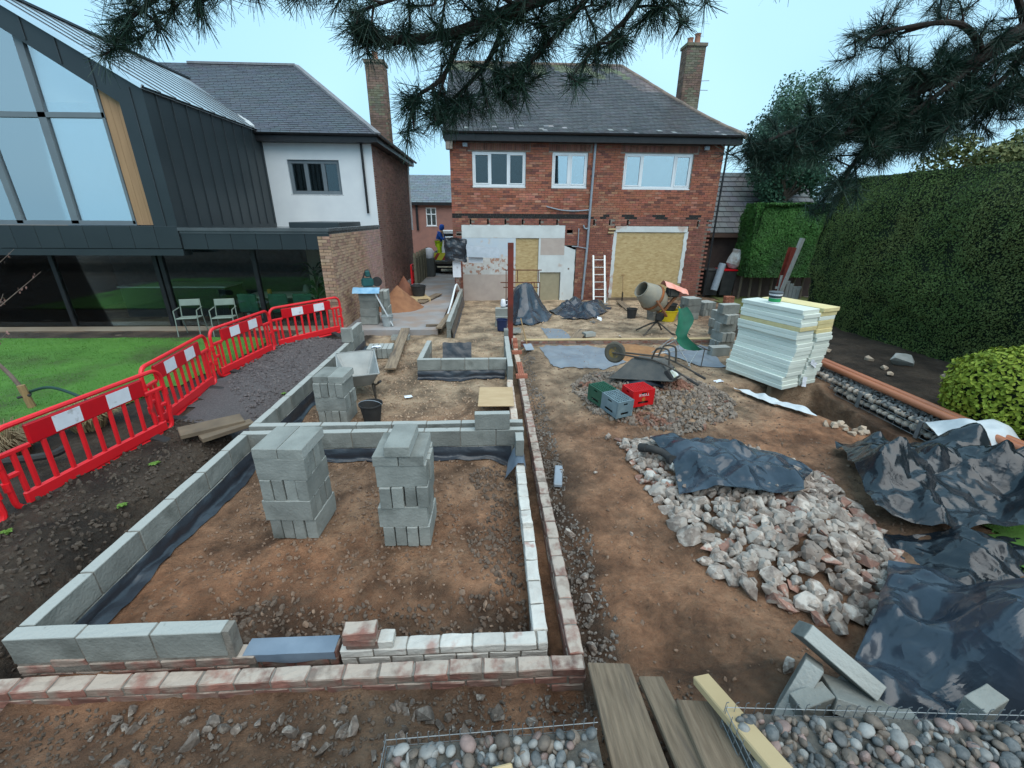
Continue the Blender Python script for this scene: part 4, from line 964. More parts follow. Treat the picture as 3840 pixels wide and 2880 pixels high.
# ---------------------------------------------------------------- insulation boards
m_ins = M('white foam board', (.74,.79,.72), (.68,.73,.66), rough=.6, scale=2, bump=.08, bscale=30, var=.05)
m_insy = M('yellow foam board', (.72,.62,.33), (.64,.54,.28), rough=.8, scale=6, bump=.15, bscale=40, var=.08)
mb = G().box((0,0,0),(.435,1.2,.072)).mesh('insulation_board', bevel=.006); mb.materials.append(m_ins)
mby = mb.copy(); mby.materials.clear(); mby.materials.append(m_insy)
ia = rad(21); iu, iv = V((cos(ia),sin(ia),0)), V((-sin(ia),cos(ia),0))
for s_, (base, n, yel, nm) in enumerate(((V((5.2,6.85,0)),19,{14},'left'),(V((5.66,7.02,0)),19,{13,14,15,17,18},'right'))):
    z = .06 if s_ == 0 else .06
    for k in range(n):
        dx = (-.05 if k < 3 else (.045 if 6 < k < 12 else .0))+R.uniform(-.014,.014)+.004*k; dy = R.uniform(-.02,.02)-(.0 if k > 3 else .0)
        p = base+iu*(.22+dx)+iv*(.6+dy)
        o = bpy.data.objects.new('insulation_board', mby if k in yel else mb); C.objects.link(o); o.location = (p.x, p.y, z+.037+k*.0745); o.rotation_euler = (0,0,ia+R.uniform(-.012,.012))
        tag(o, '%s foam insulation board, %s from the bottom of the %s pile' % ('yellow' if k in yel else 'white', ORD[k], nm), 'board', 'insulation boards')
for x_, sd in ((.22,1),(.7,2)):
    for y_ in (.25,.95):
        p = V((5.2,6.85,0))+iu*x_+iv*y_; hz = h(p.x, p.y)
        tag(G().box((p.x,p.y,(.06+hz)/2-.02),(.40,.09,.06-hz+.04),ia).build('timber_bearer', M('old timber',(.2,.15,.1)), bevel=.005), 'timber bearer under the %s end of the %s insulation pile' % ('near' if y_ < .5 else 'far', 'left' if sd == 1 else 'right'), 'timber', 'bearers under the insulation')
# plastic tub on the boards
tp = V((5.2,6.85,0))+iu*.26+iv*.70; zt = .06+19*.0745+.003
tb = E('plastic_tub', 'small white tub with grey lid and green label on the insulation', 'tub', (tp.x,tp.y,zt), .5)
G().lathe([(.095,0),(.108,.15),(.112,.15),(.112,.17)], n=24).build('tub_body', m_refl, tb, world=False, smooth=True)
G().lathe([(.118,.165),(.118,.195),(.105,.2),(.0,.2)], n=24, cap=False).build('lid', M('grey lid', (.10,.11,.12), bump=0, rough=.5), tb, world=False, smooth=True)
G().lathe([(.0985,.02),(.1035,.085)], n=24, cap=False).build('green_label', M('green label', (.02,.30,.10), (.02,.25,.09), bump=0, rough=.5), tb, world=False, smooth=True)
G().lathe([(.1038,.09),(.1075,.135)], n=24, cap=False).build('dark_label_band', M('dark label', (.03,.04,.05), bump=0, rough=.5), tb, world=False, smooth=True)
# paper scraps
m_paper = M('white paper', (.75,.78,.84), (.7,.73,.8), rough=.7, bump=.1)
def scrap(label, c, s, rot, mat=m_paper, cat='scrap', name='paper_scrap', n=6):
    g = G(); m3 = rotm(*rot)
    for i in range(n+1):
        for j in range(n+1):
            u, v_ = i/n-.5, j/n-.5; k = 1+.25*nz(u*3+c[0], v_*3, c[1]); g.v.append(tuple(V(c)+m3 @ V((u*s[0]*k, v_*s[1]*k, .12*s[0]*nz(u*2.5, v_*2.5, c[1]*3)))))
    for i in range(n):
        for j in range(n): g.f.append((i*(n+1)+j, (i+1)*(n+1)+j, (i+1)*(n+1)+j+1, i*(n+1)+j+1))
    return tag(g.build(name, mat, smooth=2), label, cat)
p = V((5.2,6.85,0))+iu*.66-iv*.03; scrap('white paper label stuck on the right insulation pile', (p.x,p.y,.47), (.2,.09), (1.5,.5,ia)); p = V((5.2,6.85,0))+iu*.50-iv*.05; scrap('white paper label hanging low between the insulation piles', (p.x,p.y,.15), (.12,.18), (1.4,.2,ia))
scrap('white scrap on the soil left of the insulation', (4.3,7.35,.04), (.16,.1), (0,0,.3)); scrap('white scrap on the soil below the far chamber', (-1.42,6.75,.06), (.13,.1), (0,0,.4))
scrap('blue and white tag on a loose block', (-2.48,9.0,.285), (.18,.12), (0,0,.2))
for k, (x, y) in enumerate(((3.3,12.7),(3.35,10.7),(3.0,12.2))): scrap(('crumpled white cup on the sand near the mixer', 'white cup lying just behind the brick kerb', 'white wrapper on the sand left of the mixer')[k], (x,y,h(x,y)+.05), (.16,.14), (.5,.4,k), n=4)
# ---------------------------------------------------------------- steel posts
m_oxide = M('red oxide steel', (.20,.035,.022), (.15,.028,.02), rough=.6, scale=4, bump=.1, c3=(.10,.03,.02), s3=2)
def hsec(g, c, w, d, z0, z1, t=.012):
    x, y = c; g.b2(x-w/2, x+w/2, y-d/2, y-d/2+t, z0, z1).b2(x-w/2, x+w/2, y+d/2-t, y+d/2, z0, z1).b2(x-t/2, x+t/2, y-d/2+t, y+d/2-t, z0, z1); return g
t = E('steel_post', 'upright red oxide steel post standing by the brick wall in the middle', 'post', (.47,10.25,0)); hsec(G(), (.47,10.25), .13, .15, -.1, 2.36).build('column', m_oxide, t); G().box((.47,10.25,.0),(.24,.24,.02)).build('base_plate', m_oxide, t)
t = E('steel_post', 'red oxide steel post leaning beside the right hedge', 'post', (8.6,12.6,0)); g = hsec(G(), (8.6,12.6), .17, .2, -.1, 2.14); g.v = [(v[0]+.10*(v[2]), v[1], v[2]) for v in g.v]; g.build('column', m_oxide, t)
# ---------------------------------------------------------------- bottle crates
def crate(label, loc, rz, mat, tilt=(0,0), text=None, cells=(5,4), slots=True):
    W, D, H = .40, .30, .27; t = E('bottle_crate', label, 'crate', loc, rz, 'upturned bottle crates'); t.rotation_euler = (tilt[0], tilt[1], rz)
    th = .012
    for nm, ax in (('front',0),('back',1),('left',2),('right',3)):
        w_ = W if ax < 2 else D; g = G()
        hl = [(-w_*.24,w_*.24,.045,.085)]+([(-w_*.12,w_*.12,.2,.235)] if slots else [])
        wall_cells(g, -w_/2, w_/2, 0, H, hl, lambda g, a, b, c, d: g.b2(a, b, -th/2, th/2, c, d))
        ro = {0:0,1:pi,2:-pi/2,3:pi/2}[ax]; of = V((0,-D/2+th/2,0)) if ax == 0 else V((0,D/2-th/2,0)) if ax == 1 else V((-W/2+th/2,0,0)) if ax == 2 else V((W/2-th/2,0,0))
        m3 = Matrix.Rotation(ro, 3, 'Z'); g.v = [tuple(m3 @ V(v)+of) for v in g.v]; g.build('side_panel', mat, t, world=False)
    for sx in (-1,1):
        for sy in (-1,1): G().tube([(sx*(W/2-.012),sy*(D/2-.012),0),(sx*(W/2-.012),sy*(D/2-.012),H)], .018, 8).build('corner_post', mat, t, world=False, smooth=True)
    g = G(); nx, ny = cells
    for i in range(nx*2+1): x = -W/2+.02+(W-.04)*i/(nx*2); g.b2(x-.005,x+.005,-D/2+.01,D/2-.01,H-.02,H-.002)
    for j in range(ny*2+1): y = -D/2+.02+(D-.04)*j/(ny*2); g.b2(-W/2+.01,W/2-.01,y-.005,y+.005,H-.022,H-.004)
    g.build('base_grid', mat, t, world=False); G().b2(-W/2+.014,W/2-.014,-D/2+.014,D/2-.014,.10,.11).build('divider', m_dark, t, world=False)
    if text:
        cu = bpy.data.curves.new('lettering', 'FONT'); cu.body = text; cu.size = .06; cu.align_x = 'CENTER'; cu.extrude = .0006
        to = bpy.data.objects.new('tmp', cu); C.objects.link(to); bpy.context.view_layer.update()
        me = bpy.data.meshes.new_from_object(to.evaluated_get(bpy.context.evaluated_depsgraph_get())); bpy.data.objects.remove(to)
        l_ = link('lettering', me, m_refl, t); l_.rotation_euler = (pi/2, pi, 0); l_.location = (0,-D/2-.002,.215); l_.scale = (1.05,1,1)
        lg = G().lathe([(.034,0),(.034,.002)], n=12, M_=rotm(pi/2)).build('emblem', M('gold emblem', (.55,.16,.03), bump=0), t, world=False); lg.location = (0,-D/2-.002,.12)
    return t
m_cr = M('red crate plastic', (.62,.012,.015), (.55,.01,.012), rough=.35, bump=.05); m_cg = M('dark green crate plastic', (.03,.12,.075), (.025,.095,.06), rough=.4, bump=.05); m_cb = M('grey blue crate plastic', (.17,.24,.27), (.14,.20,.23), rough=.35, bump=.05, c3=(.22,.30,.33), s3=4)
hz = heap_h(2,6)+.02
crate('upturned red bottle crate with white lettering upside down', (2.30,6.12,h(2.3,6.12)+.03), .32, m_cr, (.03,.0), 'TYSKIE')
crate('upturned grey blue bottle crate in front of the green one', (1.93,5.97,h(1.93,5.97)+.02), -1.18, m_cb, (.0,.06), cells=(4,3))
crate('upturned dark green bottle crate behind the grey blue one', (1.80,6.33,h(1.80,6.33)+.02), -1.18, m_cg, (.0,.02), cells=(4,3))
# ---------------------------------------------------------------- wheelbarrows
m_tray = M('muddy barrow tray', (.07,.075,.075), (.14,.13,.115), rough=.7, scale=5, bump=.2); m_frame = M('dark steel tube', (.045,.04,.035), (.10,.085,.07), rough=.6, scale=7, bump=.1)
m_tyre = M('muddy tyre', (.13,.115,.085), (.07,.065,.055), rough=.9, scale=6, bump=.3); m_rim = M('mustard rim', (.33,.21,.05), (.22,.14,.04), rough=.6, scale=6, c3=(.12,.1,.07), s3=9)
def barrow(label, loc, rot):
    t = E('wheelbarrow', label, 'wheelbarrow', loc); t.rotation_euler = rot
    # upright model: wheel forward at +x, handles at -x
    g = G(); bot = [(-.28,-.2,.22),(.22,-.16,.22),(.22,.16,.22),(-.28,.2,.22)]; top = [(-.52,-.31,.50),(.55,-.33,.60),(.55,.33,.60),(-.52,.31,.50)]
    g.add(bot+top, [(0,1,2,3),(0,1,5,4),(1,2,6,5),(2,3,7,6),(3,0,4,7)]); g.build('tray', m_tray, t, world=False, bevel=.03, seg=2, smooth=True)
    G().tube(top+[top[0]], .013, 6).build('tray_rim', m_tray, t, world=False, smooth=True)
    for s in (-1,1):
        G().tube(spath([(.62,s*.07,.19),(.2,s*.15,.2),(-.3,s*.23,.24),(-.9,s*.29,.5)], 5), .016, 8).build('handle_tube', m_frame, t, world=False, smooth=True)
        G().tube([(-.74,s*.274,.43),(-.92,s*.292,.51)], .021, 8).build('grip', m_rubber, t, world=False, smooth=True)
        G().tube(spath([(-.12,s*.2,.21),(-.18,s*.22,.04),(-.24,s*.22,-.0),(-.34,s*.22,.0),(-.4,s*.22,.05),(-.42,s*.225,.27)], 5), .016, 8).build('leg', m_frame, t, world=False, smooth=True)
    m3 = rotm(pi/2); wh = G().lathe([(.10,-.04),(.165,-.045),(.19,-.025),(.195,0),(.19,.025),(.165,.045),(.10,.04)], (.6,0,.19), 24, m3, cap=False).build('wheel', m_tyre, t, world=False, smooth=True)
    G().lathe([(.012,-.05),(.03,-.05),(.03,-.02),(.115,-.03),(.115,.03),(.03,.02),(.03,.05),(.012,.05)], (.6,0,.19), 20, m3).build('rim', m_rim, wh, world=False, smooth=True)
    G().tube([(.6,-.08,.19),(.6,.08,.19)], .012, 8).build('axle', m_frame, t, world=False)
    return t
b1 = barrow('overturned muddy wheelbarrow with mustard wheel behind the crates', (2.72,6.98,.86), (pi+.12,.06,2.5))
b2_ = barrow('upright cement grey wheelbarrow half hidden behind the block stack', (-2.3,7.05,h(-2.3,7.05)), (0,0,1.9))
for c_ in b2_.children:
    if c_.name.startswith('tray'): c_.data = c_.data.copy(); c_.data.materials.clear(); c_.data.materials.append(M('cement coated tray', (.28,.29,.28), (.38,.385,.37), rough=.8, scale=5, bump=.2))
wl = E('work_light', 'square black work light leaning on the overturned wheelbarrow', 'lamp', (2.98,6.5,.5)); wl.rotation_euler = (-.7,0,.75)
G().box((0,0,0),(.25,.09,.20)).build('housing', m_rubber, wl, world=False, bevel=.015); G().box((0,-.048,0),(.17,.006,.13)).build('lens', M('lamp lens', (.55,.58,.30), (.7,.75,.8), rough=.1, scale=14, bump=0, spec=.8), wl, world=False)
tag(G().add([(2.25+.8*i/8, 6.45+.5*j/6+.1*nz(i,j), .18+.28*sin(pi*(i/8))*(.5+.5*j/6)+.05*nz(i*1.7,j*1.7,3)) for i in range(9) for j in range(7)], [(i*7+j,(i+1)*7+j,(i+1)*7+j+1,i*7+j+1) for i in range(8) for j in range(6)]).build('plastic_bag', m_dpm, smooth=2), 'black plastic bag under the overturned wheelbarrow', 'bag')
# ---------------------------------------------------------------- buckets and tubs
def bucket(label, loc, r0, r1, hgt, mat, name='bucket', handle=True, cat='bucket', tilt=(0,0,0)):
    t = E(name, label, cat, loc); t.rotation_euler = tilt
    G().lathe([(r0*.96,.004),(r0,0),(r1,hgt),(r1+.012,hgt),(r1+.012,hgt-.02),(r1+.002,hgt-.02),(r1-.006,hgt-.004),(r0-.008,.015),(0.001,.015)], n=28, cap=False).build('body', mat, t, world=False, smooth=True)
    if handle: G().tube([( (r1+.01)*cos(a), -.03-(r1*.9)*sin(a)*.35, hgt-.02+.10*sin(a)) for a in [pi*i/12 for i in range(13)]], .005, 6).build('handle', m_pipe, t, world=False)
    return t
bucket('black rubber bucket beside the block stack in the middle room', (-1.82,5.95,h(-1.82,5.95)), .12, .165, .29, m_rubber)
bucket('black bucket on the sand left of the mixer legs', (4.35,12.9,h(4.35,12.9)), .12, .16, .3, m_rubber, handle=False)
bucket('grey muddy bucket under the mixer drum', (4.95,12.75,h(4.95,12.75)), .14, .19, .34, M('muddy bucket', (.07,.075,.075), (.2,.19,.17), rough=.8, scale=6, c3=(.32,.31,.28), s3=5), handle=False)
tt = bucket('yellow flexible tub under the mixer', (5.35,12.6,h(5.35,12.6)), .22, .31, .34, M('yellow tub', (.72,.56,.02), (.65,.5,.02), rough=.5, bump=.05), 'flexible_tub', False, 'tub')
for s in (-1,1): G().tube(spath([(s*.31,-.07,.33),(s*.33,-.05,.40),(s*.33,.05,.40),(s*.31,.07,.33)],4), .014, 6).build('handle', MATS['yellow tub'], tt, world=False, smooth=True)
bucket('black flexible tub standing inside the yellow one', (5.38,12.72,h(5.35,12.6)+.19), .2, .27, .3, m_rubber, 'flexible_tub', False, 'tub')
bucket('dark blue crate bucket in front of the stepped blocks', (.30,11.45,.02), .13, .15, .3, M('dark blue plastic', (.02,.035,.10), (.02,.03,.085), rough=.4), handle=False)
bucket('white bucket standing beside the narrow block stack', (-2.78,11.45,.155), .12, .155, .28, M('chalky bucket', (.42,.45,.45), (.3,.33,.33), c3=(.2,.2,.2), s3=5), handle=False)
# ---------------------------------------------------------------- cement mixer
mxr = E('cement_mixer', 'grey cement covered mixer with tilted drum on tripod legs', 'mixer', (4.35,11.1,h(4.35,11.1)), .0)
m_drum = M('cement crusted drum', (.24,.235,.20), (.33,.29,.22), rough=.85, scale=4, bump=.3, c3=(.30,.13,.06), s3=2.2, t3=(.55,.68)); m_mfr = M('rusty orange frame', (.30,.10,.03), (.18,.09,.05), rough=.7, scale=6)
dm = rotm(0,-1.02,.35); dc = V((-.12,.0,.98))
G().lathe([(.10,-.40),(.22,-.38),(.31,-.24),(.335,-.05),(.33,.06),(.27,.25),(.205,.42),(.215,.44),(.195,.44),(.19,.40),(.25,.24),(.3,0),(.02,-.3)], dc, 28, dm, cap=False).build('drum', m_drum, mxr, world=False, smooth=True)
G().lathe([(.345,-.07),(.36,-.05),(.36,.0),(.345,.02)], dc, 28, dm, cap=False).build('ring_gear', m_mfr, mxr, world=False, smooth=True)
G().tube(spath([(-.12,-.38,.95),(.05,-.42,.72),(.2,-.35,.55)],4)+[(.24,0,.5)]+spath([(.2,.35,.55),(.05,.42,.72),(-.12,.38,.95)],4), .03, 8).build('yoke', m_mfr, mxr, world=False, smooth=True)
G().bar((.55,.0,1.02),(.18,0,.52),.08,.06).build('yoke_arm', m_mfr, mxr, world=False)
G().box((.42,.0,1.12),(.30,.26,.26),.1).build('motor_cover', M('dark motor cover', (.05,.05,.045), (.08,.08,.07)), mxr, world=False, bevel=.04, seg=2, smooth=True)
g = G()
for i in range(9):
    for j in range(7): u, v_ = i/8-.5, j/6-.5; g.v.append((.46+u*.62, v_*.42, 1.30-.5*v_*v_-.22*u+.04*nz(u*6,v_*6,2)))
g.f = [(i*7+j,(i+1)*7+j,(i+1)*7+j+1,i*7+j+1) for i in range(8) for j in range(6)]; g.build('rain_cover', M('orange rag', (.75,.24,.15), (.8,.42,.35), rough=.6), mxr, world=False, smooth=2)
G().box((.1,-.12,.46),(.18,.09,.2)).build('gearbox', m_rubber, mxr, world=False, bevel=.02); G().lathe([(.11,-.01),(.11,.01)],(.1,-.2,.5),16,rotm(pi/2)).build('tilt_wheel', m_rubber, mxr, world=False)
G().tube([(.1,0,.5),(.1,0,.28)], .05, 10).build('pedestal', m_frame, mxr, world=False)
for a in (-2.5,-.75,.9,2.4): G().tube(spath([(.1,0,.32),(.1+.2*cos(a),.2*sin(a),.22),(.1+.55*cos(a),.55*sin(a),.0)],4), .022, 8).build('leg', m_frame, mxr, world=False, smooth=True)
# ---------------------------------------------------------------- camping chair (tipped)
ch = E('camping_chair', 'green folding camping chair tipped over on the rubble heap', 'chair', (4.05,8.45,h(4.05,8.45)))
m_cloth = M('green nylon', (.012,.13,.075), (.01,.10,.06), rough=.6, bump=.1, bscale=12); m_alu = M('aluminium tube', (.55,.57,.58), (.48,.5,.5), rough=.35, metal=.6, bump=0)
g = G(); pth = spath([(-.12,.12,1.18),(-.05,.0,.95),(-.14,-.08,.72),(-.10,-.12,.55),(.1,-.15,.38),(.28,-.1,.34)],5)
for i, p in enumerate(pth):
    w_ = .15+.08*abs(sin(i*.25)); g.v += [tuple(p+V((-w_*.8+.04*nz(i*.3,1),-.05,.02))), tuple(p+V((.02,.05,-.02+.04*nz(i*.4,2)))), tuple(p+V((w_*.7,.0,.03)))]
g.f = [(i*3+k,i*3+3+k,i*3+4+k,i*3+1+k) for i in range(len(pth)-1) for k in range(2)]; g.build('fabric', m_cloth, ch, world=False, smooth=2)
for a, b, mt in (((-.32,-.1,.62),(-.62,.15,.22),m_alu),((-.32,-.1,.62),(.08,-.25,.02),m_alu),((-.62,.15,.22),(-.1,.1,.55),m_alu),((-.62,.1,.2),(.36,.05,.34),m_alu),((.36,.05,.34),(.05,-.2,.03),m_alu),((-.35,.05,.7),(.5,-.1,.33),m_frame),((.1,.15,.37),(.55,-.05,.32),m_frame),((.42,-.05,.34),(.38,-.1,-.02),m_frame),((-.25,.1,.86),(.2,.25,.58),m_frame)):
    G().tube([a,b], .010, 6).build('frame_tube', mt, ch, world=False)
# ---------------------------------------------------------------- ladder, tools
ld = E('ladder', 'aluminium ladder leaning against the brick wall between the openings', 'ladder', (4.05,15.6,0)); 
for s in (-.21,.21): G().bar((4.0+s,15.6,-.02),(4.0+s,16.2,1.62),.06,.028).build('stile', m_alu, ld)
for k in range(6): f = .13+.155*k; G().tube([(3.79,15.6+.6*f,-.02+1.64*f),(4.21,15.6+.6*f,-.02+1.64*f)], .016, 8).build('rung', m_alu, ld, smooth=True)
G().bar((3.72,15.45,-.02),(4.28,15.45,-.02),.05,.04).build('stabiliser', m_alu, ld)
m_hand = M('tool handle', (.34,.22,.10), (.25,.16,.08), stretch=(8,8,1))
t = E('spade', 'spade stood handle down against the boarded opening', 'spade', (4.95,16.0,0)); G().tube([(4.95,15.95,.3),(4.97,16.2,.9)], .017, 8).build('shaft', m_hand, t); G().bar((4.95,15.94,-.02),(4.95,15.97,.33),.16,.01).build('blade', m_frame, t); G().tube([(4.9,16.2,.92),(5.04,16.2,.92)], .016, 8).build('grip', m_hand, t)
t = E('spade', 'rusty spade leaning on the boarded opening right of the ladder', 'spade', (4.35,16.0,0)); G().tube([(4.36,15.9,0),(4.33,16.2,.72)], .017, 8).build('shaft', M('chalky handle', (.5,.5,.48), (.3,.28,.25)), t); G().bar((4.33,16.2,.7),(4.33,16.22,.9),.12,.012).build('blade', m_oxide, t)
t = E('shovel', 'shovel lying against the outer wall by the red post', 'shovel', (.8,9.7,0)); G().tube([(.72,10.2,.62),(.85,9.75,.08)], .015, 8).build('shaft', m_hand, t); G().bar((.85,9.78,.1),(.90,9.5,.03),.2,.012).build('blade', m_pipe, t)
# ---------------------------------------------------------------- planks and timber
m_scaf = M('weathered scaffold board', (.30,.225,.155), (.17,.125,.085), rough=.85, scale=5, detail=9, stretch=(9,.7,9), bump=.6, bscale=9, c3=(.12,.095,.075), s3=1.6, t3=(.52,.66), var=.15)
m_ply = M('raw plywood', (.54,.39,.23), (.46,.32,.18), rough=.75, scale=4, stretch=(1,4,1), bump=.08)
def plank(label, a, b, w_, th, mat, name='plank', rollz=0):
    a, b = V(a), V(b); c = (a+b)/2; o = G().box((0,0,0),(w_,(b-a).length,th)).build(name, mat, bevel=.006); o.location = c
    d = (b-a).normalized(); r_ = d.cross(V((0,0,1))).normalized(); o.rotation_euler = Matrix((r_, d, r_.cross(d))).transposed().to_euler(); return tag(o, label, 'plank')
plank('long scaffold board bridging from the soil up to the concrete path', (-1.98,8.0,.12), (-2.22,10.95,.20), .225, .038, m_scaf)
plank('square of pale plywood lying on the right wall of the middle room', (.06,5.98,.2), (.07,6.72,.215), .56, .018, m_ply, 'plywood_sheet')
plank('short board lying in the sandy yard behind the kerb', (2.05,10.15,.07), (2.5,11.3,.06), .28, .03, m_scaf)
plank('pale timber batten laid along the top of the brick kerb', (.8,10.05,.125), (5.6,10.06,.125), .11, .03, m_timb)
plank('narrow board lying on the concrete beside the path wall', (-1.35,10.9,.22), (-1.2,13.2,.2), .16, .05, m_scaf)
plank('small wooden offcut on the corner of the concrete path', (-1.75,11.35,.18), (-1.3,11.4,.18), .1, .06, m_scaf)
plank('board leaning on the edge of the pallet by the sand', (-2.4,14.6,.19), (-1.95,16.3,.21), .28, .035, m_scaf)
plank('plank laid on the sand beside the spade', (4.6,13.0,.02), (4.75,15.6,.04), .24, .035, m_scaf)
plank('muddy plank lying by the leaning barrier foot', (-4.0,5.05,.30), (-3.45,5.5,.28), .3, .06, m_old)
plank('second muddy board beside the barrier foot', (-3.72,5.0,.24), (-3.3,5.45,.25), .16, .06, m_old)
# concrete path
sg = G(); n = 26
for i in range(n+1):
    y = 11.0+13*i/n
    sg.v += [(-3.84,y,.15),(-1.4+.03*nz(y,1),y,.15+.008*nz(y*2,3))]
sg.f = [(2*i,2*i+1,2*i+3,2*i+2) for i in range(n)]; k0 = len(sg.v)
sg.v += [(-3.84,11.0,-.25),(-1.4,11.0,-.25),(-1.4,24,-.25)]; sg.f += [(k0,k0+1,1,0),(k0+1,k0+2,2*n+1,1)]
tag(sg.build('concrete_path', M('worn concrete', (.34,.33,.33), (.25,.235,.23), rough=.75, scale=1.6, bump=.2, bscale=30, c3=(.30,.23,.19), s3=1.1, t3=(.48,.62), spec=.4), fix=False), 'worn concrete path leading past the house', kind='structure')
# sand heaps
def heap(label, c, r, hh, mat, name='sand_heap', sd=0, z0=.15):
    g = G(); n = 28; m_ = 36
    for i in range(n+1):
        for j in range(m_):
            a = 2*pi*j/m_; q = i/n; rr = r*q*(1+.18*nz(cos(a)*1.2, sin(a)*1.2, sd)); x, y = c[0]+rr*cos(a), c[1]+rr*sin(a)
            z = z0-.02+hh*(1-q)**1.15*(1+.15*nz(x*3, y*3, sd))+.02*nz(x*8, y*8, sd)
            g.v.append((x, y, z))
    g.f = [(i*m_+j, i*m_+(j+1) % m_, (i+1)*m_+(j+1) % m_, (i+1)*m_+j) for i in range(n) for j in range(m_)]
    return tag(g.build(name, mat, smooth=2), label, 'sand')
m_sand = M('red building sand', (.30,.145,.075), (.22,.10,.055), rough=.95, scale=6, bump=.4, bscale=30)
heap('heap of orange red building sand in front of the brick flank', (-2.95,13.85), .78, .78, m_sand, sd=2)
heap('second darker sand heap farther along the brick flank', (-3.15,16.0), .65, .75, M('dark red sand', (.22,.09,.055), (.16,.07,.045), rough=.95, scale=6, bump=.4), sd=5)
heap('low mound of orange sand just inside the brick kerb', (3.3,9.35), .75, .16, M('orange sand', (.38,.20,.09), (.27,.14,.07), rough=.95, scale=7, bump=.5), sd=8, z0=.02)
# small gear on the path
pa = E('pallet', 'broken wooden pallet lying by the sand heap', 'pallet', (-2.7,15.3,.15), .35)
for k in range(5): G().b2(-.5,.5,-.4+.19*k,-.29+.19*k,.09,.11).build('slat', m_timb, pa, world=False)
for x in (-.45,0,.45): G().b2(x-.04,x+.04,-.42,.48,.0,.09).build('runner', m_timb, pa, world=False)
bucket('black builders bucket stood on the pallet', (-2.58,15.6,.262), .2, .27, .36, m_rubber, handle=True)
rb = copytree(bp_); rb.location = (-3.3,18.9,.16); rb.rotation_euler = (0,0,1.45); rb.scale = (.3,1,1); rb['label'] = 'folded red barrier standing far down the concrete path'
cs = E('cut_off_saw', 'teal green cut off saw on top of the block stack', 'saw', (-3.28,11.75,1.13), .4)
G().box((0,0,.14),(.3,.2,.22)).build('engine', M('teal casing', (.02,.10,.10), (.015,.08,.08), rough=.5), cs, world=False, bevel=.03, seg=2, smooth=True); G().tube(spath([(-.1,0,.25),(-.02,0,.42),(.05,0,.44),(.1,0,.26)],4), .022, 8).build('handle', m_rubber, cs, world=False, smooth=True); G().lathe([(.0,-.01),(.13,-.01),(.13,.01),(.0,.01)],(.25,0,.14),20,rotm(pi/2),cap=False).build('guard', m_rubber, cs, world=False); G().box((.02,0,.36),(.12,.12,.16)).build('tank', MATS['teal casing'], cs, world=False, bevel=.02)
g = G()
for i in range(9):
    for j in range(6): u, v_ = i/8, j/5; g.v.append((-3.62+.7*u, 11.62-.2*v_+.03*nz(u*5,v_*5), 1.145+.03*abs(nz(u*8,v_*8,2))-.16*max(0,v_-.45)*1.4))
g.f = [(i*6+j,(i+1)*6+j,(i+1)*6+j+1,i*6+j+1) for i in range(8) for j in range(5)]; tag(g.build('blue_cloth', M('pale blue rag', (.16,.36,.55), (.3,.5,.66), rough=.6), smooth=2), 'pale blue rag hanging over the block stack under the saw', 'cloth')
plank('long white batten leaning on the block stack by the sand', (-2.62,11.35,.17), (-3.12,11.58,1.12), .045, .03, m_alu, 'batten')
G_ = G().tube(spath([(-1.28,12.6,.2),(-1.22,13.4,.45),(-1.15,14.5,.8),(-1.1,15.2,.55)],6), .03, 8); tag(G_.build('plastic_duct', m_white, smooth=True), 'white plastic duct curving along the path wall', 'pipe')
# trestles by the plaster wall
tr = E('trestle', 'rusty steel builders trestle in front of the plaster wall', 'trestle', (1.2,15.4,0)); m_rust = M('rusty tube', (.16,.06,.035), (.10,.045,.03), rough=.8, scale=8)
for x in (.55,1.25,1.75): G().tube([(x,15.4,-.05),(x,15.4,.75)], .018, 6).build('leg', m_rust, tr)
for z, x0, x1 in ((1.18,.5,1.8),(.75,.35,1.75),(.58,.45,1.7)): G().tube([(x0,15.4,z),(x1,15.4,z)], .02, 6).build('rail', m_rust, tr)
for x in (.55,.95,1.7): G().tube([(x,15.4,.75),(x,15.4,1.18)], .016, 6).build('upright', m_rust, tr)
for x in (1.45,1.55): G().tube([(x,15.4,.58),(x,15.4,.75)], .016, 6).build('brace', m_rust, tr)
# wall stub with black sheet and gutter at the house corner
ws = wall('brick_wall', 'broken brick stub with white board at the left house corner', (-1.22,15.3), 'y', .9, .95, 7, 'pink', .6)
tag(G().b2(-1.3,-1.02,15.25,15.3,.95,1.75).build('white_board', m_refl), 'white board standing on the broken brick stub', 'board')
g = G()
for i in range(13):
    for j in range(11): u, v_ = i/12, j/10; g.v.append((-1.55+.75*u+.05*nz(v_*4,1), 15.2-.25*sin(pi*u)*.5+.08*nz(u*4,v_*4,2), 2.28-.75*v_-.12*abs(u-.4)+.04*nz(u*6,v_*3)))
g.f = [(i*11+j,(i+1)*11+j,(i+1)*11+j+1,i*11+j+1) for i in range(12) for j in range(10)]; tag(g.build('black_sheet', m_dpm, smooth=False), 'black plastic sheet hung over the stub at the house corner', 'sheet')
g = G(); g.add([(-.8,15.1,2.0),(.3,15.35,1.92),(.32,15.15,1.6),(-.78,14.95,1.66),(.3,15.3,1.62),(-.8,15.05,1.68)], [(0,1,2,3),(0,1,4,5)]); tag(g.build('grey_gutter', m_pipe), 'length of old grey gutter hung against the plaster', 'gutter')
tag(G().b2(-.75,-.25,15.2,15.24,1.44,1.66).build('white_sign', m_refl), 'small white sign board under the old gutter', 'sign')
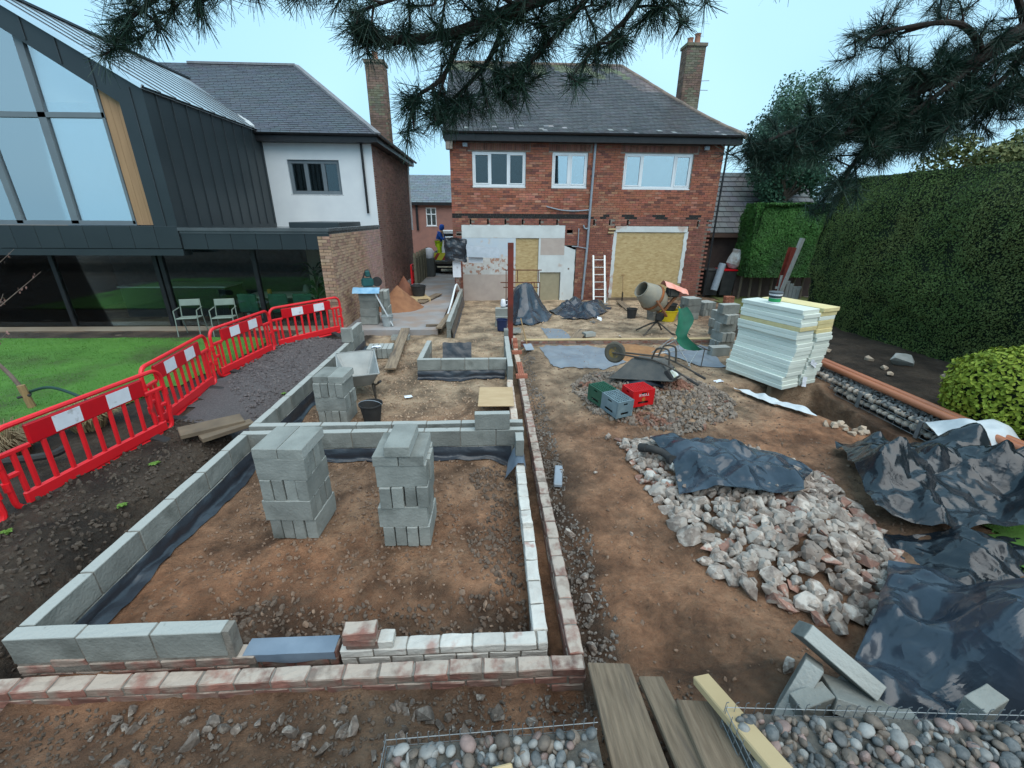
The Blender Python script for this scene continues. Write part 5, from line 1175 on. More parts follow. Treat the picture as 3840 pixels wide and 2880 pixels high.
# kettle on the stepped blocks
kt = E('jug', 'white jug standing on the stepped blocks', 'jug', (.35,12.15,.54)); G().lathe([(.07,0),(.08,.05),(.06,.18),(.045,.2)], n=16).build('jug_body', m_refl, kt, world=False, smooth=True); G().tube(spath([(.07,0,.16),(.13,0,.15),(.12,0,.05),(.08,0,.04)],4), .01, 6).build('handle', m_refl, kt, world=False)
# ---------------------------------------------------------------- drive: concrete post fence, truck, worker
fe = E('boundary_fence', 'weathered concrete post fence along the drive', 'fence', (-3.2,20,0)); m_conc = M('mossy concrete', (.20,.19,.14), (.14,.13,.09), rough=.9, scale=5, bump=.3)
for k in range(6):
    y = 18.6+.75*k; g = G(); g.prism([(y-.06,-.1),(y+.06,-.1),(y+.06,1.35),(y,1.5),(y-.06,1.35)], -3.2, -3.1, 'x'); g.build('post', m_conc, fe)
    if k < 5:
        for j in range(4): G().b2(-3.17,-3.13,y+.065,y+.685,.05+.31*j,.05+.31*j+.30).build('gravel_board', m_conc, fe)
tk = E('flatbed_truck', 'flatbed truck with yellow and red striped tail on the drive', 'truck', (-2.1,24,0))
m_chy = M('reflective yellow', (.62,.62,.05), (.55,.55,.05), rough=.4, bump=.1); m_chr = M('chevron red', (.36,.05,.04), rough=.5, bump=.1); m_truck = M('dark truck bed', (.05,.05,.045), (.09,.08,.065), rough=.7)
G().b2(-2.95,-1.2,22.55,22.6,.86,1.22).build('tailboard', m_chy, tk)
for k in range(4):
    x = -2.9+.45*k; g = G(); g.prism([(x,.87),(x+.16,.87),(x+.38,1.21),(x+.22,1.21)], 22.535, 22.549, 'y'); g.build('chevron', m_chr, tk)
G().b2(-2.95,-1.2,22.6,26.5,.68,.78).build('bed', m_truck, tk); G().b2(-2.95,-2.9,22.6,26.5,.78,1.2).b2(-1.25,-1.2,22.6,26.5,.78,1.2).build('side_board', m_truck, tk)
G().b2(-2.8,-1.35,22.65,27.5,.42,.66).build('chassis', m_dark, tk); G().b2(-2.7,-1.5,22.58,22.66,.5,.56).build('bumper', M('number plate white', (.7,.65,.5), bump=0), tk)
for x in (-2.78,-1.4):
    for y in (23.6,27.4):
        wh = G().lathe([(.2,-.12),(.36,-.12),(.38,-.08),(.38,.08),(.36,.12),(.2,.12)],(x,y,.38),20,rotm(0,pi/2,0)).build('wheel', m_rubber, tk, smooth=True); G().lathe([(.0,-.1),(.2,-.1),(.2,.1),(.0,.1)],(x,y,.38),16,rotm(0,pi/2,0),cap=False).build('rim', m_pipe, wh)
g = G(); g.prism([(26.6,.45),(28.2,.45),(28.25,1.2),(27.9,2.15),(26.6,2.2)], -2.9, -1.25, 'x'); g.build('cab', M('white cab', (.7,.72,.74), rough=.3, bump=0), tk, bevel=.05)
G().b2(-2.7,-1.45,26.57,26.595,1.35,2.0).build('rear_window', m_dark, tk)
for k in range(3): tag(G().box((-1.75,23.3,1.25+.17*k-.22),(.75,.5,.10)).build('timber_pack', m_timb, bevel=.01), '%s timber pack from the bottom on the truck bed' % ORD[k], 'timber', 'timber packs on the truck')
tag(G().box((-1.75,23.6,.93),(1.0,1.2,.28)).build('load_crate', m_old, bevel=.01), 'brown crate under the timber packs on the truck', 'crate')
tag(G().tube([(-2.25,23.0,1.05),(-2.42,22.95,2.45)], .025, 8).build('timber_pole', m_timb), 'pale timber pole held upright on the truck', 'pole')
tag(G().tube([(-2.7,24.2,1.86),(-1.4,24.2,1.9)], .06, 8).build('white_pipe', m_white, smooth=True), 'white pipe lying across the truck load', 'pipe')
bag = G().lathe([(.18,0),(.24,.1),(.25,.3),(.18,.45),(.05,.5)],(-2.98,21.9,1.0),14); bag.v = [(v[0]+.04*nz(v[2]*6,v[0]*9), v[1], v[2]) for v in bag.v]
tag(bag.build('white_sack', m_paper, smooth=True), 'white sack on top of the concrete fence', 'sack')
tag(G().b2(-3.3,-2.75,21.7,22.2,.15,1.02).build('grey_bin', M('grey bin', (.08,.09,.09)), bevel=.03), 'grey bin behind the concrete fence', 'bin')
# worker: one continuous skinned body, clothing as children
def skin_fig(name, verts, edges, radii, mat, parent, root=0, sub=2):
    m = bpy.data.meshes.new(name); m.from_pydata([V(v) for v in verts], edges, []); o = link(name, m, mat, parent)
    md = o.modifiers.new('skin', 'SKIN'); md.use_smooth_shade = True
    for i, r_ in enumerate(radii): sv = m.skin_vertices[0].data[i]; sv.radius = r_ if isinstance(r_, tuple) else (r_, r_); sv.use_root = i == root
    o.modifiers.new('sub', 'SUBSURF').levels = sub; o.modifiers['sub'].render_levels = sub; return o
pe = E('person', 'worker in blue hoodie and yellow trousers leaning forward on the truck', 'person', (-2.62,23.05,.79)); pe.rotation_euler = (0,0,-.25)
m_hood = M('blue hoodie', (.02,.10,.45), (.015,.08,.38), rough=.85, bump=.2, bscale=30); m_hiv = M('hi vis yellow', (.55,.75,.02), (.48,.68,.02), rough=.7); m_skin = M('skin', (.45,.27,.2), (.4,.24,.18), rough=.6, bump=0)
BV = [(0,0,.90),(.04,0,1.12),(.12,0,1.36),(.17,0,1.46),(.22,0,1.56),(.25,0,1.66),(0,.1,.86),(.03,.11,.46),(-.02,.12,.08),(.1,.12,.04),(0,-.1,.86),(.05,-.11,.46),(0,-.12,.08),(.12,-.12,.04),(.12,.19,1.38),(.2,.23,1.12),(.40,.16,1.02),(.47,.14,1.0),(.12,-.19,1.38),(.2,-.23,1.12),(.42,-.14,1.05),(.49,-.12,1.04)]
BE = [(0,1),(1,2),(2,3),(3,4),(4,5),(0,6),(6,7),(7,8),(8,9),(0,10),(10,11),(11,12),(12,13),(2,14),(14,15),(15,16),(16,17),(2,18),(18,19),(19,20),(20,21)]
BR = [(.13,.16),(.12,.15),(.13,.17),.06,.085,.085,.095,.07,.05,.045,.095,.07,.05,.045,.07,.055,.042,.035,.07,.055,.042,.035]
skin_fig('body', BV, BE, BR, m_skin, pe)
skin_fig('hoodie', [BV[i] for i in (0,1,2,14,15,16,18,19,20)], [(0,1),(1,2),(2,3),(3,4),(4,5),(2,6),(6,7),(7,8)], [(.15,.18),(.145,.175),(.15,.19),.09,.072,.056,.09,.072,.056], m_hood, pe)
skin_fig('trousers', [BV[i] for i in (0,6,7,8,10,11,12)], [(0,1),(1,2),(2,3),(0,4),(4,5),(5,6)], [(.145,.175),.115,.088,.07,.115,.088,.07], m_hiv, pe)
hd = G().lathe([(.02,.135),(.09,.11),(.125,.04),(.125,-.05),(.10,-.13),(.07,-.17)], (.205,0,1.64), 14, rotm(0,.25,0), cap=False); hd.v = [v for v in hd.v]; hd.build('hood', m_hood, pe, world=False, smooth=True)
for s in (-1,1):
    for k in range(4): G().tube([(.49,s*.13,1.02),(.53,s*.13+(k-1.5)*.014,1.0),(.555,s*.13+(k-1.5)*.015,.975-.004*k)], .0085, 5).build('finger', m_skin, pe, world=False)
    G().tube([(.48,s*.105,1.03),(.52,s*.085,1.02)], .009, 5).build('thumb', m_skin, pe, world=False)
G().box((.335,0,1.64),(.03,.025,.04)).build('nose', m_skin, pe, world=False)
# bins, bags and bricks beyond the right house corner
for k, (x, lab) in enumerate(((8.75,'black wheeled bin nearest the house corner'),(9.35,'black wheeled bin with a red lid edge'))):
    t = E('wheelie_bin', lab, 'bin', (x,17.0,0)); g = G(); g.add([(x-.24,16.75,.05),(x+.24,16.75,.05),(x+.24,17.25,.05),(x-.24,17.25,.05),(x-.3,16.68,1.0),(x+.3,16.68,1.0),(x+.3,17.35,1.0),(x-.3,17.35,1.0)], [(0,1,2,3),(4,5,6,7),(0,1,5,4),(1,2,6,5),(2,3,7,6),(3,0,4,7)]); g.build('bin_body', m_rubber, t, bevel=.02)
    G().b2(x-.31,x+.31,16.66,17.38,1.0,1.06).build('lid', m_rubber if k == 0 else m_redp, t, bevel=.02)
    for s in (-1,1): G().lathe([(.1,-.03),(.1,.03)],(x+s*.22,17.3,.1),12,rotm(0,pi/2)).build('wheel', m_rubber, t)
def sackobj(label, c, r, hh, mat, tilt=(0,0,0)):
    g = G().lathe([(r*.5,0),(r,hh*.2),(r*1.05,hh*.5),(r*.8,hh*.8),(r*.9,hh)], (0,0,0), 18, cap=True); g.v = [(v[0]*(1+.2*nz(v[2]*5,v[0]*4)), v[1]*(1+.2*nz(v[0]*5,v[2]*5,3)), v[2]+.04*nz(v[0]*7,v[1]*7)) for v in g.v]
    o = g.build('sack', mat, smooth=False); o.location = c; o.rotation_euler = tilt; return tag(o, label, 'sack')
sackobj('crumpled white rubble sack piled on the bins', (9.55,17.0,1.08), .28, .7, M('white sack', (.6,.62,.62), (.42,.4,.38), c3=(.3,.22,.18), s3=3), (0,.3,0))
tag(G().tube([(8.72,16.5,.3),(8.95,16.6,1.3)], .13, 14).build('roll', m_pipe, smooth=True), 'grey roll of plastic standing against the bins', 'roll')
m_pile = m_orangebrick
for k in range(12):
    i, j = k % 3, k//3; loose('orange', 'brick', '%s brick in the small orange brick stack by the grass, counting upwards' % ORD[k], (8.72+.11*i,15.5,h(8.7,15.5)+.033+.067*j), (0,0,pi/2), 'small stack of orange bricks')
# ---------------------------------------------------------------- garden right: gabion wall, pipes, stones
gb = E('gabion_wall', 'stone filled wire gabion wall along the trench', 'wall', (6.4,6.2,0)); m_wire = M('galvanised wire', (.30,.32,.33), (.2,.22,.23), rough=.5, metal=.5, bump=0)
m_gst = M('gabion stone', (.60,.50,.41), (.42,.35,.29), rough=.85, scale=5, bump=.3, var=.3)
gst = setmats([pebble_mesh(40+i) for i in range(5)], [m_gst])
G().b2(6.42,6.72,4.2,8.4,-.6,.12).build('core', m_dark, gb)
for j in range(2):
    for i in range(34):
        y = 4.3+.12*i+(.06 if j % 2 else 0); place(R.choice(gst), 'stone', (6.40-6.4+R.uniform(-.01,.02), y-6.2, -.035+.125*j+R.uniform(-.012,.012)), (.15,R.uniform(.125,.16),R.uniform(.15,.20)), (R.uniform(-.3,.3),R.uniform(-.3,.3),R.uniform(-.3,.3)), parent=gb)
g = G()
for i in range(29): y = 4.25+.15*i; g.tube([(6.315,y,-.12),(6.315,y,.14)], .0035, 4).tube([(6.315,y,.14),(6.75,y,.14)], .0035, 4)
for j in range(4): g.tube([(6.313,4.2,-.1+.08*j),(6.313,8.45,-.1+.08*j)], .0035, 4)
tag(g.build('wire_mesh', m_wire, gb), kind='stuff')
for y in (5.35,6.45,7.55): G().b2(6.30,6.318,y-.03,y+.03,-.13,.15).build('mesh_joint', m_wire, gb)
m_chip = M('grey stone chipping', (.30,.31,.31), (.17,.18,.18), rough=.85, scale=8, var=.3)
merged('chippings', [(R.choice(ROCKS), (R.uniform(6.36,6.78), R.uniform(4.2,8.4), .125+R.uniform(0,.03)), R.uniform(.04,.08), rr3()) for _ in range(700)], m_chip, parent=gb)
m_terra = M('terracotta plastic pipe', (.46,.17,.085), (.41,.15,.075), rough=.35, bump=.0, spec=.5)
for k, (x, dx) in enumerate(((6.52,.0),(6.64,.03))): 
    t = E('drain_pipe', ('terracotta drain pipe nearest the trench on the gabion wall','terracotta drain pipe beside the bed on the gabion wall')[k], 'pipe', (x,6.2,.25), group='terracotta drain pipes')
    G().tube([(x+dx,8.35,.26),(x-.05,2.6,.30)], .056, 16).build('pipe_body', m_terra, t, smooth=True); G().tube([(x+dx,8.45,.26),(x+dx,8.3,.262)], .064, 16).build('socket', m_terra, t, smooth=True)
def boulder(label, loc, s, rz, mat, sd):
    o = place(rock_mesh(sd, 16), 'boulder', loc, s, (0,0,rz)); o.data.materials.append(mat); return tag(o, label, 'boulder')
m_bould = M('pale garden rock', (.40,.40,.38), (.30,.31,.29), rough=.9, scale=4, bump=.4)
boulder('large pale flat rock in the dark bed under the hedge', (8.35,7.9,.22), (.75,.4,.32), .2, m_bould, 71); boulder('flat pale rock in the bed behind the insulation', (7.9,9.9,.2), (.9,.5,.2), .1, m_bould, 72)
m_beige = M('beige garden stone', (.48,.38,.28), (.40,.31,.24), rough=.9, scale=5, bump=.3, var=.15)
for k, (x, y, s) in enumerate(((7.55,7.25,.16),(7.75,7.6,.17),(7.95,8.2,.2),(7.5,8.8,.17),(8.5,7.1,.16),(9.2,7.2,.2),(8.2,6.5,.14))):
    boulder(('beige stone nearest the pipes in the dark bed','beige stone just behind the nearest one in the bed','square beige stone at the back of the bed row','small beige stone close to the insulation pile','beige stone in front of the large pale rock','pinkish stone at the right end of the dark bed','small beige stone between pipes and shrub')[k], (x,y,h(x,y)+s*.25), (s,s*.8,s*.7), k, m_beige, 80+k)
pf = E('fence_panel', 'small grey timber fence panel at the end of the hedge', 'fence', (8.95,12.3,0))
for k in range(6): G().b2(8.6+.12*k,8.7+.12*k,12.55,12.58,.1,1.35-.08*k).build('pale_board', M('silvered timber', (.36,.36,.33), (.27,.27,.25), stretch=(4,4,1)), pf)
G().b2(8.55,9.35,12.58,12.62,.4,.48).b2(8.55,9.35,12.58,12.62,.95,1.02).build('rail', MATS['silvered timber'], pf)
G().bar((8.5,12.5,.0),(8.95,12.5,2.4),.1,.1).build('leaning_post', MATS['silvered timber'], pf)
# ---------------------------------------------------------------- patio of the neighbour
tag(G().b2(-14,-4.3,9.95,11.62,-.1,.13).build('patio', M('wet sandstone paving', (.26,.19,.13), (.33,.27,.2), rough=.4, scale=1.2, bump=.15, spec=.5)), 'wet brown paving in front of the neighbour glazing', kind='structure')
tag(G().b2(-10.2,-8.4,9.5,10.1,.10,.2).build('dark_edging', m_dark, bevel=.02), 'dark raised edging slab on the neighbour patio', 'edging')
m_chw = M('pale chair shell', (.21,.26,.22), (.18,.22,.19), rough=.5, bump=0)
for k, (x, y, lab) in enumerate(((-7.35,10.65,'left of two white patio chairs before the neighbour glazing'),(-6.55,10.7,'right of two white patio chairs before the neighbour glazing'))):
    t = E('patio_chair', lab, 'chair', (x,y,.13), .25, 'white patio chairs')
    g = G(); g.add([(-.22,-.2,.44),(.22,-.2,.44),(.22,.2,.42),(-.22,.2,.42),(-.22,-.2,.47),(.22,-.2,.47),(.22,.2,.45),(-.22,.2,.45)], [(3,2,1,0),(4,5,6,7),(0,1,5,4),(1,2,6,5),(2,3,7,6),(3,0,4,7)]); g.build('seat', m_chw, t, world=False, bevel=.012)
    G().box((0,.25,.77),(.42,.03,.16),M_=rotm(-.2)).build('backrest', m_chw, t, world=False, bevel=.012)
    for sx in (-1,1):
        G().tube([(sx*.23,-.26,0),(sx*.23,-.18,.46),(sx*.24,-.15,.64)], .012, 6).build('leg', m_chw, t, world=False); G().tube([(sx*.23,.3,0),(sx*.22,.2,.46),(sx*.21,.27,.85)], .012, 6).build('leg', m_chw, t, world=False); G().tube([(sx*.24,-.15,.64),(sx*.24,.22,.66)], .012, 6).build('arm', m_chw, t, world=False)
# things inside the glazed room
dt = E('dining_table', 'pale green dining table inside the neighbour glazed room', 'table', (-6.0,12.75,0)); m_tab = M('pale table', (.66,.72,.62), (.6,.66,.57), rough=.35, bump=0)
G().b2(-7.0,-4.9,12.35,13.3,.74,.78).build('table_top', m_tab, dt, bevel=.01)
for x in (-6.9,-5.0):
    for y in (12.45,13.2): G().b2(x-.04,x+.04,y-.04,y+.04,0,.74).build('leg', m_tab, dt)
m_grn = M('green velvet', (.05,.2,.13), (.04,.16,.10), rough=.8, bump=0)
for k, (x, lab) in enumerate(((-6.55,'left dark green dining chair at the indoor table'),(-5.75,'middle dark green dining chair at the indoor table'),(-5.1,'right dark green dining chair at the indoor table'))):
    t = E('dining_chair', lab, 'chair', (x,12.1,0), 0, 'green dining chairs'); G().b2(-.24,.24,-.22,.22,.42,.5).build('seat', m_grn, t, world=False, bevel=.03); G().b2(-.25,.25,-.27,-.2,.45,.95).build('backrest', m_grn, t, world=False, bevel=.03)
    for sx in (-.2,.2):
        for sy in (-.2,.2): G().tube([(sx,sy,0),(sx,sy,.43)], .015, 6).build('leg', m_black, t, world=False)
ki = E('kitchen_island', 'dark kitchen island with pale worktop inside the neighbour room', 'kitchen', (-9.3,13.8,0)); G().b2(-11,-8.0,13.4,14.3,0,.88).build('cabinet', M('dark green cabinet', (.015,.03,.035)), ki); G().b2(-11.05,-7.95,13.35,14.35,.88,.92).build('worktop', m_tab, ki)
def lamp_vase(label, loc, prof, mat): tag(G().lathe(prof, loc, 14).build('vase', mat, smooth=True), label, 'vase')
lamp_vase('white vase on the indoor dining table', (-5.35,12.8,.78), [(.06,0),(.10,.08),(.07,.2),(.04,.27)], m_chw); lamp_vase('orange jar on the indoor dining table', (-6.35,12.7,.78), [(.05,0),(.06,.1),(.05,.16)], M('orange jar', (.6,.3,.05)))
# ---------------------------------------------------------------- lawns
def sheet(name, label, poly, zf, mat, st=.25, kind='structure', cat=None):
    """a ground covering laid over a polygon, following zf(x,y)"""
    xs_ = [p[0] for p in poly]; ys_ = [p[1] for p in poly]; nx, ny = int((max(xs_)-min(xs_))/st)+1, int((max(ys_)-min(ys_))/st)+1
    def inside(x, y):
        c = False; n = len(poly)
        for i in range(n):
            (x1,y1),(x2,y2) = poly[i], poly[(i+1) % n]
            if (y1 > y) != (y2 > y) and x < (x2-x1)*(y-y1)/(y2-y1)+x1: c = not c
        return c
    g = G(); idx = {}
    for i in range(nx):
        for j in range(ny):
            x, y = min(xs_)+i*st, min(ys_)+j*st
            if inside(x+st/2+.3*nz(x,y,3)*st, y+st/2):
                q = []
                for a, b in ((0,0),(1,0),(1,1),(0,1)):
                    k = (i+a, j+b)
                    if k not in idx: X, Y = x+a*st, y+b*st; idx[k] = len(g.v); g.v.append((X+.25*st*nz(X*3,Y*3,1), Y+.25*st*nz(X*3,Y*3,2), zf(X, Y)))
                    q.append(idx[k])
                g.f.append(tuple(q))
    o = g.build(name, mat, smooth=2, fix=False); return tag(o, label, cat, kind=kind), inside
m_turf = M('turf', (.055,.155,.02), (.08,.2,.03), rough=.9, scale=2.2, detail=8, bump=.6, bscale=60, c3=(.05,.09,.02), s3=.8)
m_blade = M('grass blade', (.065,.2,.025), (.10,.26,.04), rough=.7, scale=.7, bump=0, c3=(.05,.12,.02), s3=.5)
LL = [(-14,3.2),(-7.2,2.6),(-6.3,4.6),(-5.4,6.2),(-5.05,7.6),(-4.95,9.6),(-5.6,9.95),(-14,9.95)]
lz = lambda x, y: h(x, y)+.02
_, inL = sheet('lawn', 'bright green lawn of the neighbour garden', LL, lz, m_turf, .15)
RL = [(4.5,-1),(4.35,1.2),(4.45,2.6),(5.0,3.4),(6.2,4.4),(6.9,4.5),(6.9,-1)]
_, inR = sheet('lawn', 'green lawn on the right below the shrub', RL, lz, m_turf, .15)
RL2 = [(8.2,13.2),(10.5,12.7),(13,16),(12.5,17.8),(8.9,17.6)]
m_turf2 = M('dull turf', (.13,.13,.04), (.09,.11,.03), rough=.95, scale=2, bump=.5, bscale=50)
_, inR2 = sheet('lawn', 'strip of dull yellowish grass in front of the garage', RL2, lz, m_turf2, .3)
def blades(name, label, n, box, test, hgt, mat, wd=.006, zf=h, kind='stuff', parent=None, lean=.5):
    g = G(); k = 0
    while k < n:
        x, y = R.uniform(box[0],box[1]), R.uniform(box[2],box[3])
        if not test(x, y): continue
        a = R.uniform(0,6.28); hh = hgt*R.uniform(.6,1.3); l = lean*hh; z = zf(x, y); ca, sa = cos(a)*wd, sin(a)*wd; b = R.uniform(0,6.28)
        g.v += [(x-ca,y-sa,z),(x+ca,y+sa,z),(x+cos(b)*l,y+sin(b)*l,z+hh)]; g.f.append((3*k,3*k+1,3*k+2)); k += 1
    return tag(g.build(name, mat, parent, fix=False), label, kind=kind)
blades('grass', 'short green grass blades of the neighbour lawn', 60000, (-11,-4.8,2.6,9.9), inL, .035, m_blade, .009)
blades('grass', 'short green grass blades of the right hand lawn', 9000, (4.3,6.9,.5,4.6), inR, .03, m_blade, .006)
# gravel strip and dark bed beside the barriers
m_grav = M('purple grey gravel', (.13,.11,.115), (.21,.185,.18), rough=.9, scale=10, var=.3)
def scat(n, test, box): 
    out = []
    while len(out) < n:
        x, y = R.uniform(box[0],box[1]), R.uniform(box[2],box[3])
        if test(x, y): out.append((x, y))
    return out
GV = [(-4.35,5.6),(-3.5,5.4),(-3.25,8.4),(-3.3,10.6),(-3.9,10.6),(-4.6,8.8),(-4.75,7.0)]
sheet('gravel_strip', 'bed of purple grey gravel between barriers and block wall', GV, lambda x, y: h(x,y)+.015, M('gravel ground', (.075,.065,.066), (.13,.115,.115), rough=.95, scale=60, bump=.8, bscale=90), .12)
gi = lambda x, y: -3.3-1.35*ss(5.2,7.5,y) < x+.0 < -3.2 if y < 7.5 else -4.7 < x < -3.25
merged('gravel', [(R.choice(ROCKS), (x, y, h(x,y)+.02), R.uniform(.022,.05), rr3()) for x, y in scat(2600, gi, (-4.8,-3.2,5.5,10.5))], m_grav, 'loose purple grey gravel chips beside the block wall')
# dry grass tussock
m_dry = M('dry grass', (.42,.34,.19), (.30,.25,.12), rough=.9, bump=0)
for k, (x, y, r_) in enumerate(((-5.35,5.35,.35),(-5.7,4.6,.5))):
    t = E('grass_tussock', ('pale dry grass tussock behind the nearest barrier','brown dry grass clump behind the left barrier end')[k], 'plant', (x,y,h(x,y)))
    g = G()
    for i in range(700):
        a, q = R.uniform(0,6.28), r_*sqrt(R.random())*.5; l = R.uniform(.2,.45); b = a+R.uniform(-.5,.5); px, py = x+q*cos(a), y+q*sin(a); z = h(px,py)
        m_ = V((px+cos(b)*l*.35, py+sin(b)*l*.35, z+l*.8)); e_ = V((px+cos(b)*l*.9, py+sin(b)*l*.9, z+l*.65)); n0 = len(g.v); w_ = V((-sin(b),cos(b),0))*.004
        p0 = V((px,py,z)); g.v += [tuple(p0-w_),tuple(p0+w_),tuple(m_+w_),tuple(m_-w_),tuple(e_)]; g.f += [(n0,n0+1,n0+2,n0+3),(n0+3,n0+2,n0+4)]
    tag(g.build('blades', m_dry if k == 0 else M('brown grass', (.22,.16,.09), (.15,.11,.06), bump=0), t, fix=False), kind='stuff')
# young bare tree with stake in the lawn
ty = E('young_tree', 'young bare tree tied to a short stake at the left', 'tree', (-6.7,6.0,h(-6.7,6))); m_bark = M('young bark', (.14,.10,.08), (.22,.17,.14), rough=.9, scale=9, bump=.3)
G().tube([(-6.68,6.0,.1),(-6.72,6.0,.62)], .045, 8).build('stake', m_hand, ty); 
G().tube(spath([(-6.7,6.06,.15),(-6.85,6.05,.75),(-7.15,6.0,1.35),(-7.3,5.9,2.1),(-7.25,5.8,2.8)],5), [.03-.0009*i for i in range(21)], 7).build('trunk', m_bark, ty, smooth=True)
G().tube([(-6.75,6.1,.45),(-6.65,6.0,.47),(-6.78,5.95,.45)], .02, 6).build('tie', m_rubber, ty)
g = G(); lg = G()
for k in range(26):
    z = R.uniform(.9,2.8); b0 = V((-7.0-.15*ss(1,2.2,z)*2+.02,6.0-.1*z*.3,z)); a = R.uniform(0,6.28); l = R.uniform(.3,.9)
    pts = [b0, b0+V((cos(a),sin(a),.5))*l*.5, b0+V((cos(a)*1.1,sin(a)*1.1,.75))*l]; g.tube(pts, [.009,.006,.002], 5)
    for q in range(9):
        c = pts[1].lerp(pts[2], R.random())+V((R.uniform(-.05,.05),R.uniform(-.05,.05),R.uniform(-.05,.05))); m3 = rotm(*rr3())
        lg.add([c+m3 @ V(p) for p in ((-.015,0,0),(0,.012,0),(.03,0,0),(0,-.012,0))], [(0,1,2,3)])
tag(g.build('twigs', m_bark, ty), kind='stuff'); tag(lg.build('dead_leaves', M('dry pink leaf', (.26,.14,.12), (.17,.10,.08), bump=0), ty, fix=False), kind='stuff')
g = G().tube(spath([(-6.7,6.05,.5),(-6.2,5.9,.62),(-5.6,5.7,.5),(-5.2,5.5,.3)],6), .02, 8); tag(g.build('hose', M('dark green hose', (.02,.06,.05)), smooth=True), 'dark green hose arching from the stake towards the barrier', 'hose')
g = G().tube(spath([(-6.2,3.9,.55),(-5.5,4.2,.42),(-5.0,4.4,.38),(-4.9,4.55,.4)],6), .045, 8); tag(g.build('drain_hose', m_rubber, smooth=True), 'thick black hose lying behind the nearest barrier', 'hose')
# ---------------------------------------------------------------- rubble in the foreground and beside the walls
def front_ok(x, y): return not (-4 < x < .62 and 1.86 < y < 2.24)
def scatter_stones(n, box, test, s0, s1, label, group, mesh_pool, single=True, name='stone', cat='stone', zo=.2):
    items = []
    for x, y in scat(n, test, box):
        s = R.uniform(s0, s1)*(1 if R.random() < .8 else 1.25); items.append((x, y, s))
    for x, y, s in items: place(R.choice(mesh_pool), name, (x, y, h(x,y)+s*zo), s, None, label, cat, group)
rub_front = lambda x, y: front_ok(x, y) and (y > 1.55+.12*nz(x*2,1) or R.random() < .12)
scatter_stones(110, (-2.4,.62,1.32,1.84), rub_front, .03,.085, 'small grey brown rubble stone in the soil before the front brick wall', 'rubble before the front wall', MROCKS)
for k, (x, y, s) in enumerate(((-1.75,1.62,.13),(-2.05,1.5,.10),(-.85,1.66,.13),(-1.2,1.64,.10),(-.42,1.70,.16),(-.55,1.64,.09),(.02,1.68,.09),(.22,1.66,.08),(-.98,1.55,.12))):
    place(R.choice(MROCKS), 'stone', (x,y,h(x,y)+s*.22), s, None, ('angular grey stone at the left of the front rubble','flat pale stone lowest in the left corner soil','grey lump under the front wall left of centre','brown lump beside the grey one under the front wall','largest grey stone under the middle of the front wall','small stone touching the largest front stone','pale upright stone near the planks','rounded stone next to the planks','dark lump of mortar in the front soil')[k], 'stone')
merged('soil_crumbs', [(R.choice(ROCKS), (x, y, h(x,y)+.004), R.uniform(.010,.034), rr3()) for x, y in scat(2200, lambda x, y: front_ok(x,y) and not (y < 1.25 and -.5 < x < 3), (-3.2,1.3,1.15,1.86))], M('soil crumb', (.15,.115,.09), (.085,.065,.05), rough=.95, scale=8), 'crumbs of soil and grit in the foreground')
side = lambda x, y: x < .78+.22*nz(y*1.4,3)+.1
scatter_stones(110, (.64,1.15,1.95,6.4), side, .025,.075, 'grey rubble piece in the disturbed soil beside the long outer wall', 'rubble beside the outer wall', MROCKS)
for k, (x, y, s) in enumerate(((.78,2.62,.14),(.72,2.2,.12),(.80,2.85,.10),(.76,3.4,.12))): place(R.choice(ROCKS), 'stone', (x,y,h(x,y)+s*.25), s, None, ('large pale lump half way along the outer wall trench','dark slab of stone at the corner of the outer wall','pale lump just beyond the largest one by the wall','pale mortar lump farther along the outer wall')[k], 'stone')
merged('mortar_crumbs', [(R.choice(ROCKS), (x, y, h(x,y)+.006), R.uniform(.012,.04), rr3()) for x, y in scat(1500, side, (.63,1.1,1.95,9.5))], M('mortar crumb', (.24,.215,.19), (.12,.10,.085), rough=.95, scale=8), 'crumbs of mortar and grit beside the long outer wall')
inroom = lambda x, y: (x > -.15-.25*nz(y*2,7) or y < 2.6+.25*nz(x*2,4)) and x > -2.0
merged('dark_rubble', [(R.choice(ROCKS), (x, y, h(x,y)+.006), R.uniform(.015,.06), rr3()) for x, y in scat(900, inroom, (-2,.26,2.25,4.6))], M('dark rubble', (.085,.06,.045), (.17,.125,.095), rough=.95, scale=2), 'dark crumbly rubble at the edges of the front room')
clod = lambda x, y: -2.75 < x < .22
merged('clods', [(R.choice(ROCKS), (x, y, h(x,y)+.004), R.uniform(.012,.045)*(1.5 if R.random() < .1 else 1), rr3()) for x, y in scat(1700, clod, (-2.75,.22,2.35,4.7))], M('soil clod', (.27,.18,.125), (.16,.105,.075), rough=.95, scale=8), 'loose clods on the soil floor of the front room')
merged('clods', [(R.choice(ROCKS), (x, y, h(x,y)+.004), R.uniform(.012,.05), rr3()) for x, y in scat(2200, lambda x, y: True, (-2.8,.2,5.2,10.3))], M('sandy clod', (.46,.33,.23), (.3,.21,.15), rough=.95, scale=8), 'loose clods on the sandy floor of the middle room')
merged('clods', [(R.choice(ROCKS), (x, y, h(x,y)+.004), R.uniform(.012,.042), rr3()) for x, y in scat(1500, lambda x, y: pile_h(x,y) < .03, (.9,4.6,1.5,9.8))], MATS['soil clod'], 'loose clods on the open soil right of the walls')
merged('dark_clods', [(R.choice(ROCKS), (x, y, h(x,y)+.006), R.uniform(.015,.06), rr3()) for x, y in scat(1500, lambda x, y: x > -4.6+.12*y*0, (-4.7,-3.14,1.9,5.6))], M('dark clod', (.055,.042,.034), (.095,.075,.058), rough=.95, scale=8), 'dark clods in the dug soil left of the block wall')
